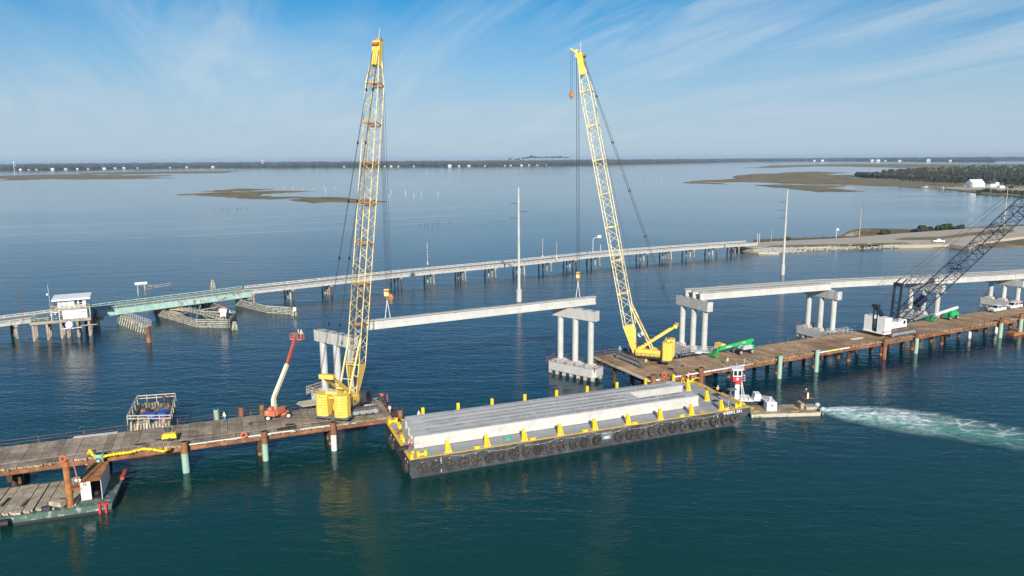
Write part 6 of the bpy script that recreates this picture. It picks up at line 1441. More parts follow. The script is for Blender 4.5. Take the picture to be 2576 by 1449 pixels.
# find the boom's rise so that it leaves the frame where the photograph has it
best = None
for k in range(160):
    s_ = 8 + k * .5; g = F3_.w(1.4 + s_, 0, 0); x_, _y = PJ((g.x, g.y, 25))
    if x_ >= 2560: best = s_; break
gg = F3_.w(1.4 + best, 0, 0); zz = HT(520, gg); el = math.atan2(zz - 6.6, best); foot = Vector((1.4, 0, 2.1)); ax = Vector((math.cos(el), 0, math.sin(el))); a = Vector((0, 1, 0)); b = ax.cross(a)
LB = 77.0; w = 3.3
lattice_sec(foot, foot + ax * 7, a, b, 1.3, w, .5, w, 4, .13, .06).build('boom_foot_section', 'boom_navy', c3)
for k in range(7): lattice_sec(foot + ax * (7 + k * 10), foot + ax * (17 + k * 10), a, b, w, w, w, w, 5, .15, .07).build('boom_section', 'boom_navy', c3)
MB().bar(foot + ax * 9.5, foot + ax * 13, 1.6, 1.5, up=b).build('boom_winch', 'boom_navy', c3)
MB().b0(-.9, -1.2, -.1, .9, 1.2, .1).build('boom_platform', 'boom_navy', c3, foot + ax * 27)
mb = MB()
for s in (-1, 1): mb.bar((-1.2, s * .8, 3.3), (6.2, s * .8, 7.6), .16)
mb.build('boom_stop', 'boom_navy', c3)
mb = MB(); tp3 = foot + ax * 77
for s in (-1, 1):
    for e in (-.12, .12): mb.tube(m1_ + Vector((0, s * .9 + e, .2)), tp3 + Vector((-3, s * .7 + e, 4)), .035, n=4, cap=False)
mb.build('pendant', 'wire', c3)
for s in (-1, 1): MB().bar(m1_ + Vector((0, s * .9, .3)), m1_ + Vector((2.0, s * .9, 2.0 * math.tan(el) + .3)), .22).build('pendant_link', 'black', c3)

# ================================================================== BOOM LIFTS
def lift(label, loc, caz, az, bm, cm, ct, pts, bmats, bw, hood='lift_green', wb=2.9, tr_=2.1, wr=.55, jib=None, basket=None, rz_b=0, zlo=4.5, mlet=None, bkt='lift_green'):
    o = thing('boom_lift', label, 'boom lift', (loc.x, loc.y, zlo), az); dl = caz - az; wm_ = wheel_mesh(wr, .42, 'white' if bm == 'lift_orange' else 'grey_plastic')
    c, s = math.cos(dl), math.sin(dl)
    for sx in (-1, 1):
        for sy in (-1, 1): x, y = sx * wb / 2, sy * tr_ / 2; inst(wm_, 'wheel', o, (x * c - y * s, x * s + y * c, wr), (0, 0, dl))
    mb = MB(); mb.box(0, 0, wr + .12, wb + .3, 1.0, .42, dl)
    for sx in (-1, 1): x = sx * wb / 2; mb.box(x * c, x * s, wr + .05, .5, tr_ - .2, .38, dl)
    mb.build('chassis', cm, o); MB().tube((0, 0, wr + .3), (0, 0, wr + .55), .6, n=14).build('slew_ring', 'black', o)
    z = wr + .55
    if ct:
        for sy in (-1, 1):
            mb = MB(); y0, y1 = sy * .35, sy * 1.15; mb.hexa([(-1.9, min(y0, y1), z), (.9, min(y0, y1), z), (.9, max(y0, y1), z), (-1.9, max(y0, y1), z)], [(-1.6, min(y0, y1) + .12, z + .95), (.6, min(y0, y1) + .12, z + .95), (.6, max(y0, y1) - .12, z + .95), (-1.6, max(y0, y1) - .12, z + .95)]); mb.build('engine_hood', hood, o)
        MB().b0(-2.4, -1.0, z, -1.7, 1.0, z + .9).build('counterweight', bm, o); MB().b0(-2.2, -.3, z, -.2, .3, z + 1.5).build('turret', bm, o)
    for i, (p, q) in enumerate(zip(pts[:-1], pts[1:])): MB().bar(p, q, bw[i], bw[i] * 1.15).build('boom_section', bmats[i], o)
    B = Vector(pts[-1]); bk = thing_part('basket', o, B, rz_b); mb = MB()
    mb.b0(-.45, -1.2, 0, .45, 1.2, .12)
    MB().b0(-.45, -1.2, 0, .45, 1.2, .14).build('floor', bkt, bk); mb = MB()
    for zz_ in (.55, 1.1):
        for p, q in (((-.45, -1.2), (.45, -1.2)), ((.45, -1.2), (.45, 1.2)), ((.45, 1.2), (-.45, 1.2)), ((-.45, 1.2), (-.45, -1.2))): mb.bar((*p, zz_), (*q, zz_), .06)
    for x in (-.45, .45):
        for y in (-1.2, -.4, .4, 1.2): mb.bar((x, y, 0), (x, y, 1.1), .06)
    mb.build('guard_rail', bkt, bk); MB().b0(-.4, -.3, .8, -.2, .3, 1.2).build('control_box', 'grey_panel', bk)
    return o, Fr(loc, az)
RL = (1030, 1560, 13.17); lr = W(RL, 855, 1195, 4.5) + Vector((-.35, 1.0, 0)); 
Bx = W(R3, 715, 350, 0)
# basket stands out over the water beside the pier; find its height on the sight line at a chosen distance
rd = cf + cr * ((1170 * .6389 - CX) / FPX) - cu * ((1336 * .6389 - CY) / FPX); tB = 133.0 / rd.y; Bw = Vector((0, 0, CAMH)) + rd * tB
azL = math.atan2(Bw.y - lr.y, Bw.x - lr.x); FL = Fr(lr, azL); bl = FL.l(Bw); bl.z = Bw.z - 4.5
rd2 = cf + cr * (((900 + 618 / 2.634) * .6389 - CX) / FPX) - cu * (((1200 + 610 / 2.634) * .6389 - CY) / FPX)
sh = Vector((-.9, 0, 3.9)); kn = sh.lerp(bl, .56)
lo_, Flo = lift('red and cream boom lift raised high over the left trestle', lr, TLa, azL, 'lift_orange', 'lift_orange', True, [(-1.0, 0, 1.2), sh, kn, bl + Vector((-.8, 0, .2)), bl], ['cream', 'cream', 'lift_red', 'lift_red'], [.62, .55, .42, .25], hood='lift_orange', wb=3.5, tr_=2.3, wr=.5, bkt='lift_orange')
MB().bar(sh + Vector((.2, .45, .3)), kn + Vector((.3, .45, .3)), .16).build('hose_carrier', 'dark_steel', lo_)
ga = W(K5, 1760, 610, 4.5) + Vector((.2, 1.4, 0)); azg = R(203)
lg, _ = lift('green boom lift with grey engine covers behind the orange-vested worker', ga, R(203), azg, 'lift_green', 'black', True, [(-2.6, .1, 3.0), (7.2, .1, 1.85), (8.3, .1, .75), (8.6, .1, .25)], ['lift_green', 'lift_green', 'lift_green'], [.62, .35, .25], hood='grey_plastic', wb=3.3, tr_=2.3, wr=.6)
lettering('SUNBELT', .42, 'white', lg, (4.6, .42 + .0, 2.15), (R(90), 0, R(180)), .01, .01); lettering('S-125', .42, 'white', lg, (.3, .45, 2.72), (R(90), 0, R(180)), .01, .01)
gb = W(B7, 600, 690, 4.5) + Vector((.4, 1.5, 0))
lg2, _ = lift('green boom lift with white boom right of the white crane', gb, R(205), R(205), 'lift_green', 'lift_green', True, [(-2.9, .1, 3.1), (6.6, .1, 1.9), (7.8, .1, .7), (8.1, .1, .25)], ['white', 'lift_green', 'lift_green'], [.5, .32, .25], hood='lift_green', wb=3.2, tr_=2.3, wr=.55)

# ================================================================== SMALL BARGE, CONTAINER, SPUD (lower left)
sA_ = math.atan2(99.1 - 95.0, -58.2 + 70.1); SF = Fr((-58.2, 99.1), sA_)
sb = thing('deck_barge', 'small dark green barge with timber mats at the lower left', 'barge', (-58.2, 99.1, 0), sA_)
MB().hexa([(-45, 0, -.6), (-.4, 0, -.6), (-.6, 9.5, -.6), (-45, 9.5, -.6)], [(-45, 0, 1.3), (0, 0, 1.3), (.2, 11.3, 1.3), (-45, 11.3, 1.3)]).build('hull', 'primer_green', sb)
MB().b0(-45, -.03, -.4, -.02, -.003, .38).build('boot_stripe', 'boot_black', sb)
MB().hexa([(-.2, 8.2, 1.31), (.35, 8.2, 1.31), (.35, 11.4, 1.31), (-.2, 11.4, 1.31)], [(-.2, 8.2, 1.75), (.35, 8.2, 1.75), (.35, 11.4, 1.75), (-.2, 11.4, 1.75)]).build('corner_fender', 'lift_red', sb)
random.seed(23); tw_ = [mat_mesh(1.22, 9.5, 120 + i, 'timber_tan') for i in range(4)]
# mats lie askew on the deck
xs0 = -5.95
for i in range(26):
    x = xs0 - i * 1.32 - (.15 if i > 3 else 0) - (.15 if i > 7 else 0)
    inst(random.choice(tw_), 'timber_mat', sb, (x, .75 + random.uniform(-.2, .3), 1.62 + (.30 if i in (1,) else 0)), (0, 0, random.uniform(-.01, .01)), (1, random.uniform(.95, 1.03), 1))
ct_ = thing('shipping_container', 'rusty-topped white container with one door open on the small barge', 'container', (*SF.w(-4.34, 2.3).xy, 1.31), sA_ + R(1))
CW, CLn, CH = 2.7, 7.2, 2.75
mb = MB(); mb.b0(0, .05, 0, .06, CLn, CH).b0(CW - .06, .05, 0, CW, CLn, CH).b0(.06, CLn - .06, 0, CW - .06, CLn, CH); mb.build('side_wall', 'white_dirty', ct_)
for i in range(19): MB().b0(CW, .25 + i * .36, .1, CW + .04, .43 + i * .36, CH - .1).build('corrugation', 'white_dirty', ct_)
MB().b0(0, 0, CH, CW, CLn, CH + .06).build('roof', 'rust_orange', ct_); MB().b0(.06, .05, 0, CW - .06, CLn - .06, .05).build('floor', 'interior', ct_); MB().b0(.07, 4, .05, CW - .07, 4.05, CH).build('inner_wall', 'interior', ct_)
mb = MB(); mb.b0(0, -.03, 0, 1.35, .03, CH); 
for x in (.42, .92): mb.b0(x - .03, -.06, .1, x + .03, -.03, CH - .1)
mb.build('door', 'white_dirty', ct_)
MB().hexa([(CW - .02, 0, 0), (CW + .04, 0, 0), (CW + .12, -.55, 0), (CW + .06, -.56, 0)][::-1], [(CW - .02, 0, CH), (CW + .04, 0, CH), (CW + .12, -.55, CH), (CW + .06, -.56, CH)][::-1]).build('open_door', 'white', ct_)
tag(MB().ball((0, 0, .35), .45, 9, 6).build('barrel', 'black', None, (*SF.w(-2.5, 3.3).xy, 1.36)), 'black bundle inside the open container door', 'barrel')
spd = thing('spud_pile', 'tall rusty spud pile standing through the front of the small barge', 'pile', (-63.5, 98.0, 0)); MB().tube((0, 0, -.9), (-.05, 0, 8.2), .44, n=18).build('shaft', 'rust_orange', spd); MB().torus((0, 0, 1.15), (0, 0, 1), .56, .14, 16, 6).build('collar', 'lift_red', spd)
ring((-63.6, 97.6, 8.75), (.25, -1, .35), 'orange life ring on top of the rusty spud pile', .38)
ladder(Vector((-62.7, 98.2, 8.6)), Vector((-62.3, 98.6, 4.2)), 'red and white ladder hanging beside the spud pile top', 'lift_red', 'white', .5, 12)
ladder(W(K2, 1000, 885, 1.75), W(K2, 1045, 775, 1.8), 'short red and white ladder lying at the foot of the spud pile', 'lift_red', 'white', .5, 8)
hk_ = thing('ladder_bracket', 'red steel ladder bracket hooked over the small barge edge', 'bracket', (*SF.w(SF.l(W(K2, 1640, 925, 1.35)).x, 0).xy, 0), sA_); MB().b0(-.7, -.25, 1.35, .75, .1, 1.5).build('top_plate', 'red', hk_)
for x in (-.45, .35): MB().b0(x - .13, -.35, -.6, x + .13, -.1, 1.5).build('leg', 'red', hk_)
crate(W(K2, 920, 960, 1.95), sA_ + R(-35), 2.1, 1.0, .7, 'timber_tan', 'tan timber block lying askew on the small barge mats', 'timber block', 'timber_block')
crate(W(K2, 735, 1050, 1.35), sA_, 1.1, .6, .62, 'dark_steel', 'small dark steel box at the front edge of the small barge', 'box', 'steel_box')
crate(W(K2, 1215, 745, 1.35), sA_, 1.6, 1.3, .9, 'rust', 'rusty pallet box left of the container', 'box', 'pallet_box')
tag(MB().ball((0, 0, .3), .5, 9, 6, sc=(1.2, .8, .7), j=.3).build('bag', 'white', None, W(K2, 1240, 610, 1.5)), 'white bag lying left of the container roof line', 'bag')
for i, (a, b, l_) in enumerate(((-14.5, 4.5, 2.6), (-11.7, 3.2, 2.4))): tag(MB().box(0, 0, .1, .3, l_, .2).build('plank', 'timber_dark' if i == 0 else 'rust', None, SF.w(a, b, 1.66), sA_ - R(6)), ['dark short plank lying on the small barge mats', 'thin rusty plank lying on the small barge mats'][i], 'plank')
wk = thing('winch', 'white and dark mooring winch at the left corner of the small barge', 'winch', (*W(K2, 60, 1260, .6).xy, 0), sA_); MB().tube((-.3, -.2, .8), (.7, -.2, .8), .55, n=12).build('drum', 'black', wk); MB().b0(-1.1, -.6, -.2, -.4, .3, 1.3).build('frame', 'white_dirty', wk)

# ================================================================== PUSH BOAT AND FLAT
pb = thing('push_boat', 'white push boat with tall red and white wheelhouse tower at the barge end', 'boat', (47.6, 144.2, 0), R(-4))
MB().hexa([(-2.4, -1.9, -.6), (4.6, -1.9, -.6), (4.6, 1.9, -.6), (-2.4, 1.9, -.6)], [(-2.8, -2.1, 1.2), (5.0, -2.1, 1.2), (5.0, 2.1, 1.2), (-2.8, 2.1, 1.2)]).build('hull', 'dark_steel', pb)
MB().b0(-2.7, -2.0, 1.2, 1.4, 2.0, 1.32).build('fore_deck', 'white', pb)
MB().prism([(-2.3, -1.0), (-1.0, -1.0), (-1.0, .6), (-2.3, .6)], 1.3, 5.0).build('tower', 'white', pb)
MB().prism([(-2.33, -1.03), (-.97, -1.03), (-.97, .63), (-2.33, .63)], 5.0, 5.9).build('tower_band', 'red', pb)
MB().prism([(-3.3, -1.6), (-.5, -1.6), (-.5, 1.2), (-3.3, 1.2)], 5.9, 7.2).build('lower_cabin', 'red', pb)
MB().prism([(-3.3, -1.6), (-.5, -1.6), (-.5, 1.2), (-3.3, 1.2)], 7.2, 9.0).build('wheelhouse', 'white', pb)
MB().prism([(-3.8, -2.0), (0, -2.0), (0, 1.6), (-3.8, 1.6)], 9.0, 9.2).build('roof', 'white', pb)
for x0, x1 in ((-3.1, -2.1), (-1.75, -.75)): MB().b0(x0, -1.64, 7.45, x1, -1.605, 8.7).build('window', 'glass_dark', pb)
MB().b0(-3.34, -1.4, 7.45, -3.305, .9, 8.7).build('window', 'glass_dark', pb)
MB().tube((-3.31, -.2, 6.6), (-3.36, -.2, 6.6), .42, n=16).build('emblem', 'white', pb); MB().tube((-1.9, -1.61, 6.6), (-1.9, -1.65, 6.6), .36, n=16).build('emblem', 'white', pb)
for (x, y, h) in ((-1.9, 0, 1.3), (-.3, -1.4, 2.8)): MB().tube((x, y, 9.2), (x + (.5 if h > 2 else 0), y, 9.2 + h), .05, n=5).build('antenna', 'white', pb)
mb = MB()
for y in (-.5, .3): mb.bar((1.0, y, 1.3), (-.3, y, 6.2), .09); mb.bar((.2, y, 1.3), (-.4, y, 6.2), .09)
for k in range(9): u = k / 9; mb.bar((1.0 - 1.3 * u, -.5, 1.4 + 4.8 * u), (1.0 - 1.3 * u, .3, 1.4 + 4.8 * u), .07)
for z in (6.2, 6.9, 7.6): mb.bar((-.4, -1.5, z), (.4, -1.5, z), .06); mb.bar((.4, -1.5, z), (.4, .9, z), .06)
mb.bar((.4, -1.5, 6.0), (.4, -1.5, 7.6), .07); mb.build('ladder', 'white', pb)
for o_ in [q for q in COL.objects if q.parent == pb and q.name.split('.')[0] in ('tower', 'tower_band', 'lower_cabin', 'wheelhouse', 'roof', 'window', 'emblem', 'antenna', 'ladder')]:
    o_.scale = (.64, .72, .82); o_.location = (-1.65 * .36, -.2 * .28, 1.3 * .18)
MB().hexa([(1.5, -1.6, 1.2), (3.2, -1.6, 1.2), (3.2, .4, 1.2), (1.5, .4, 1.2)], [(1.8, -1.6, 2.6), (2.9, -1.6, 2.6), (2.9, .4, 2.6), (1.8, .4, 2.6)]).build('engine_cover', 'white', pb)
MB().hexa([(2.8, -1.6, 1.5), (5.8, -1.2, 1.2), (5.8, 1.2, 1.2), (2.8, 1.2, 1.5)], [(2.8, -1.6, 1.6), (5.8, -1.2, 1.3), (5.8, 1.2, 1.3), (2.8, 1.2, 1.6)]).build('ramp_plate', 'grey_plastic', pb)
random.seed(61); mb = MB()
for i in range(26): mb.ball((random.uniform(-1.2, 1.2), random.uniform(-1.7, -.6), 1.45), random.uniform(.1, .28), 6, 4, j=.3, mi=i % 3)
mb.build('deck_gear', ['grey_plastic', 'timber_tan', 'white'], pb)
fl_ = thing('work_float', 'flat grey-brown work float with yellow stains in front of the push boat', 'barge', (46.6, 136.0, 0), R(3.5))
MB().hexa([(0, 0, -.5), (13.6, 0, -.5), (13.6, 5.0, -.5), (.6, 5.0, -.5)], [(-.2, -.05, .7), (13.8, -.05, .7), (11.4, 5.0, .7), (1.0, 5.0, .7)]).build('hull', 'timber_weathered', fl_)
MB().add([(0, .1, .704), (13.4, .1, .704), (11.2, 4.9, .704), (1.1, 4.9, .704)], [(0, 1, 2, 3)]).build('deck', 'timber_grey', fl_)
MB().b0(-.1, -.12, .35, 13.6, -.05, .6).build('rub_rail', 'timber_pale', fl_)
random.seed(62)
for i in range(9): x, y, r_ = random.choice(((1.2, 1.4, .8), (2.0, 3.8, .7), (9.0, 1.0, .7), (9.8, 3.0, .5), (1.6, 2.6, .7))); MB().ball((x + random.uniform(-.6, .6), y + random.uniform(-.4, .4), .72), r_ * random.uniform(.5, 1), 8, 4, sc=(1, .6, .06), j=.35).build('stain', 'deck_yellow', fl_)
tk2 = thing('fuel_tank_box', 'white square tank box with valve on the work float', 'tank', (51.0, 138.6, .72), R(3.5)); MB().b0(-1.0, -.8, 0, 1.0, .8, 1.7).build('box', 'white', tk2); MB().tube((-.2, 0, 1.7), (-.2, 0, 2.1), .3, n=10).b0(-.3, -.1, 2.1, .2, .1, 2.7).build('valve', 'grey_plastic', tk2); MB().b0(-.2, -.83, .9, .3, -.805, 1.3).build('warning_plate', 'lift_red', tk2)
for x in (-.9, 0, .9): MB().b0(x - .1, -.85, -.02, x + .1, .85, .12).build('foot', 'white_dirty', tk2)
st = thing('control_stand', 'dark raised steering stand with railing at the right end of the work float', 'platform', (58.6, 139.6, .7), R(3.5)); mb = MB()
for z in (2.2, 2.7, 3.2):
    mb.bar((-.9, -.6, z), (1.2, -.6, z), .05); mb.bar((-.9, 1.0, z), (1.2, 1.0, z), .05); mb.bar((1.2, -.6, z), (1.2, 1.0, z), .05)
for x in (-.9, 1.2):
    for y in (-.6, 1.0): mb.bar((x, y, 0), (x, y, 3.2), .07)
mb.build('railing', 'dark_steel', st); MB().b0(-.9, -.6, 2.02, 1.2, 1.0, 2.1).build('floor', 'rust', st); MB().b0(-.35, -.7, 2.1, .0, -.5, 3.3).build('console', 'white_dirty', st); MB().b0(-1.6, -.9, 0, -.9, .9, 1.2).build('tank', 'timber_grey', st); MB().b0(-.6, -1.2, 0, 1.6, .8, .5).build('engine_tray', 'timber_tan', st)
for k, y in enumerate((137.3, 139.9)):
    ob = thing('outboard_motor', ['grey outboard motor at the stern of the work float, the nearer', 'grey outboard motor at the stern of the work float, the farther'][k], 'outboard motor', (60.9, y, .2), R(3.5)); MB().ball((0, 0, 1.0), .5, 9, 6, sc=(1.1, .75, .9)).build('cowling', 'grey_plastic', ob); MB().b0(-.15, -.12, -.7, .25, .12, .8).build('leg', 'grey_panel', ob)

# ================================================================== WAKE
def wake():
    m = bpy.data.materials.new('wake'); m.use_nodes = True; t = m.node_tree; t.nodes.clear()
    out = N(t, 'ShaderNodeOutputMaterial'); at_ = N(t, 'ShaderNodeAttribute', attribute_name='uvw'); sp = N(t, 'ShaderNodeSeparateXYZ'); LK(t, at_.outputs['Vector'], sp.inputs[0]); u, v = sp.outputs[0], sp.outputs[1]
    g = N(t, 'ShaderNodeNewGeometry'); mpn = N(t, 'ShaderNodeMapping'); mpn.inputs['Rotation'].default_value = (0, 0, R(10)); mpn.inputs['Scale'].default_value = (.55, 1, 1); LK(t, g.outputs['Position'], mpn.inputs[0])
    nw = N(t, 'ShaderNodeTexNoise'); nw.inputs['Scale'].default_value = .35; nw.inputs['Detail'].default_value = 3; LK(t, mpn.outputs[0], nw.inputs['Vector'])
    wv = N(t, 'ShaderNodeVectorMath', operation='MULTIPLY_ADD'); LK(t, nw.outputs['Color'], wv.inputs[0]); wv.inputs[1].default_value = (2.6, 2.6, 0); LK(t, mpn.outputs[0], wv.inputs[2])
    vo = N(t, 'ShaderNodeTexVoronoi', feature='DISTANCE_TO_EDGE'); vo.inputs['Scale'].default_value = .30; LK(t, wv.outputs[0], vo.inputs['Vector'])
    vo2 = N(t, 'ShaderNodeTexVoronoi', feature='DISTANCE_TO_EDGE'); vo2.inputs['Scale'].default_value = 1.1; LK(t, wv.outputs[0], vo2.inputs['Vector'])
    n3 = N(t, 'ShaderNodeTexNoise'); n3.inputs['Scale'].default_value = 1.4; n3.inputs['Detail'].default_value = 6; n3.inputs['Roughness'].default_value = .75; LK(t, mpn.outputs[0], n3.inputs['Vector'])
    # v: 0 upper edge .. 1 lower edge; foam sits in the upper half, glow below it
    lace = ramp(t, vo.outputs['Distance'], [(0.0, .85), (0.08, 0.0)]).outputs[0]; lace2 = ramp(t, vo2.outputs['Distance'], [(0.0, .8), (0.12, 0.0)]).outputs[0]
    churn = ramp(t, n3.outputs['Fac'], [(.40, 0.0), (.58, 1.0)]).outputs[0]
    nearf = ramp(t, u, [(0.0, 1.0), (.35, .85), (.6, .25), (1.0, 0.0)]).outputs[0]
    band = ramp(t, v, [(0.0, 0.0), (.12, .8), (.35, 1.0), (.55, .7), (.80, .35), (1.0, 0.0)]).outputs[0]
    fade = ramp(t, u, [(0.0, 1.0), (.6, .95), (.85, .6), (1.0, 0.0)]).outputs[0]
    foam = math_n(t, 'ADD', math_n(t, 'MULTIPLY', churn, nearf), math_n(t, 'MULTIPLY', math_n(t, 'MAXIMUM', lace, math_n(t, 'MULTIPLY', lace2, nearf)), math_n(t, 'MULTIPLY', churn, .0, ) if False else 1.0), True)
    foam = math_n(t, 'MULTIPLY', math_n(t, 'MULTIPLY', foam, band), fade, True)
    brk = ramp(t, nw.outputs['Fac'], [(.35, .25), (.55, 1.0)]).outputs[0]; foam = math_n(t, 'MULTIPLY', foam, brk)
    glow = math_n(t, 'MULTIPLY', ramp(t, v, [(0.0, 0.0), (.3, .7), (.62, 1.0), (1.0, 0.0)]).outputs[0], ramp(t, u, [(0.0, 1.0), (.35, .95), (.8, .6), (1.0, 0.0)]).outputs[0])
    d1 = N(t, 'ShaderNodeBsdfDiffuse'); d1.inputs['Color'].default_value = (.10, .34, .29, 1); d2 = N(t, 'ShaderNodeBsdfDiffuse'); d2.inputs['Color'].default_value = (.80, .82, .82, 1); tr1 = N(t, 'ShaderNodeBsdfTransparent')
    mx = N(t, 'ShaderNodeMixShader'); LK(t, math_n(t, 'MULTIPLY', glow, .95), mx.inputs[0]); LK(t, tr1.outputs[0], mx.inputs[1]); LK(t, d1.outputs[0], mx.inputs[2])
    mx2 = N(t, 'ShaderNodeMixShader'); LK(t, foam, mx2.inputs[0]); LK(t, mx.outputs[0], mx2.inputs[1]); LK(t, d2.outputs[0], mx2.inputs[2]); LK(t, mx2.outputs[0], out.inputs['Surface'])
    up_ = [(2062, 1026), (2120, 1020), (2200, 1021), (2300, 1030), (2380, 1040), (2480, 1058), (2620, 1082), (2760, 1100)]; lo2 = [(2062, 1038), (2120, 1060), (2200, 1078), (2300, 1096), (2380, 1108), (2480, 1122), (2620, 1146), (2760, 1165)]
    vs, fs, uv = [], [], []; K = 150; J = 22; from mathutils import noise as _nz
    for i in range(K + 1):
        t_ = i / K * (len(up_) - 1); j = min(int(t_), len(up_) - 2); f = t_ - j
        A = Vector(up_[j]).lerp(Vector(up_[j + 1]), f); B = Vector(lo2[j]).lerp(Vector(lo2[j + 1]), f)
        for q in range(J + 1): c = A.lerp(B, q / J); p = P(c.x, c.y, .012); e_ = math.sin(math.pi * q / J); p.z += e_ * (1.1 - i / K) * .22 * (.5 + _nz.noise(Vector((p.x * .9, p.y * .9, 3.0)))); vs.append(p); uv.append((i / K, q / J, 0))
    for i in range(K):
        for q in range(J): a = i * (J + 1) + q; fs.append((a, a + 1, a + J + 2, a + J + 1))
    me = bpy.data.meshes.new('wake_foam'); me.from_pydata(vs, [], fs); me.materials.append(m); at2 = me.attributes.new('uvw', 'FLOAT_VECTOR', 'POINT'); at2.data.foreach_set('vector', [c for q in uv for c in q]); me.update()
    tag(inst(me, 'wake_foam'), 'white foam and pale green wash trailing right from the outboard motors', 'wake', kind='stuff')
wake()
# ================================================================== PEOPLE
def person(loc, rz, pose, label, shirt='hiviz', vest=None, pants='jeans', hat='white', h=1.8):
    o = thing('person', label, 'person', loc, rz, None); s = h / 1.8
    if pose == 'stand': hip, hd, lean, kn_ = .95, 1.68, 0, 0
    # joints (x forward, y left, z up)
    J = {'pel': (0, 0, .96), 'chest': (.02, 0, 1.30), 'neck': (.02, 0, 1.48), 'head': (.05, 0, 1.60), 'crown': (.04, 0, 1.76)}
    for sd_, k in ((1, 'L'), (-1, 'R')):
        J['sh' + k] = (.02, .19 * sd_, 1.43); J['el' + k] = (.02, .27 * sd_, 1.14); J['wr' + k] = (.10, .27 * sd_, .90); J['hip' + k] = (0, .10 * sd_, .90); J['kn' + k] = (.03, .11 * sd_, .50); J['an' + k] = (-.02, .12 * sd_, .09); J['to' + k] = (.16, .13 * sd_, .04)
    if pose == 'reach':
        for k, sd_ in (('L', 1), ('R', -1)): J['el' + k] = (.22, .24 * sd_, 1.22); J['wr' + k] = (.46, .18 * sd_, 1.20)
    if pose == 'walk':
        J['knL'] = (.18, .11, .52); J['anL'] = (.24, .12, .10); J['toL'] = (.42, .12, .06); J['knR'] = (-.04, -.11, .50); J['anR'] = (-.26, -.12, .14); J['toR'] = (-.08, -.12, .04); J['elL'] = (-.10, .26, 1.16); J['wrL'] = (-.10, .27, .92); J['elR'] = (.12, -.26, 1.16); J['wrR'] = (.26, -.25, .98)
    if pose in ('crouch', 'bend'):
        dz = -.42 if pose == 'crouch' else -.10
        for q in J:
            if q[:2] in ('kn', 'an', 'to'): continue
            x, y, z = J[q]; J[q] = (x - .12, y, z + dz)
        px, pz = J['pel'][0], J['pel'][2]; an = .75 if pose == 'bend' else .5
        for q in list(J):
            if q[:2] in ('kn', 'an', 'to', 'hi') or q == 'pel': continue
            x, y, z = J[q]; dx, dz2 = x - px, z - pz; J[q] = (px + dx * math.cos(an) + dz2 * math.sin(an), y, pz - dx * math.sin(an) + dz2 * math.cos(an))
        if pose == 'crouch':
            for k, sd_ in (('L', 1), ('R', -1)): J['kn' + k] = (.26, .14 * sd_, .48)
        for k in 'LR': x, y, z = J['sh' + k]; J['el' + k] = (x + .16, y * 1.2, z - .24); J['wr' + k] = (x + .34, y * .8, z - .42)
    R_ = {'pel': .15, 'chest': .155, 'neck': .06, 'head': .095, 'crown': .085, 'sh': .075, 'el': .05, 'wr': .036, 'hip': .095, 'kn': .065, 'an': .048, 'to': .042}
    names = list(J); idx = {n_: i for i, n_ in enumerate(names)}; vs = [Vector(J[n_]) * s for n_ in names]; rad = [R_[n_] if n_ in R_ else R_[n_[:-1]] for n_ in names]
    ed = [('pel', 'chest'), ('chest', 'neck'), ('neck', 'head'), ('head', 'crown')]
    for k in 'LR': ed += [('chest', 'sh' + k), ('sh' + k, 'el' + k), ('el' + k, 'wr' + k), ('pel', 'hip' + k), ('hip' + k, 'kn' + k), ('kn' + k, 'an' + k), ('an' + k, 'to' + k)]
    E_ = [(idx[a_], idx[b_]) for a_, b_ in ed]
    for k, sd_ in (('L', 1), ('R', -1)):                 # palm, four unequal fingers, thumb
        w = Vector(J['wr' + k]) * s; e = Vector(J['el' + k]) * s; d = (w - e).normalized(); sid = Vector((0, sd_, 0)); fo = d.cross(sid).normalized(); pm = len(vs); vs.append(w + d * .07); rad.append(.032); E_.append((idx['wr' + k], pm))
        for q, (off, ln_) in enumerate(((-.03, .062), (-.01, .075), (.01, .07), (.03, .055))):
            f1 = len(vs); vs.append(w + d * .105 + fo * off); rad.append(.010); vs.append(w + d * (.105 + ln_ * .7) + fo * off * 1.1 - sid * .02); rad.append(.009); E_ += [(pm, f1), (f1, f1 + 1)]
        f1 = len(vs); vs.append(w + d * .06 - fo * .045); rad.append(.011); vs.append(w + d * .10 - fo * .06 - sid * .015); rad.append(.009); E_ += [(pm, f1), (f1, f1 + 1)]
    me = bpy.data.meshes.new('body_skin'); me.from_pydata(vs, E_, []); tmp = bpy.data.objects.new('tmp', me); COL.objects.link(tmp)
    md = tmp.modifiers.new('s', 'SKIN'); md.use_smooth_shade = True; md.branch_smoothing = .3
    for i, r_ in enumerate(rad): v_ = me.skin_vertices[0].data[i]; v_.radius = (r_ * s, r_ * s); v_.use_root = (i == 0)
    tmp.modifiers.new('u', 'SUBSURF').levels = 1
    dg = bpy.context.evaluated_depsgraph_get(); bm_ = bpy.data.meshes.new_from_object(tmp.evaluated_get(dg)); bpy.data.objects.remove(tmp)
    bm_.name = 'body'; bm_.materials.clear(); 
    for q in ('skin', shirt, pants, 'black'): bm_.materials.append(MT[q])
    bm_.update()
    neck = Vector(J['neck']) * s; pel = Vector(J['pel']) * s; up = (neck - pel).normalized(); wrl = [Vector(J['wrL']) * s, Vector(J['wrR']) * s]
    legz = pel.z + .02
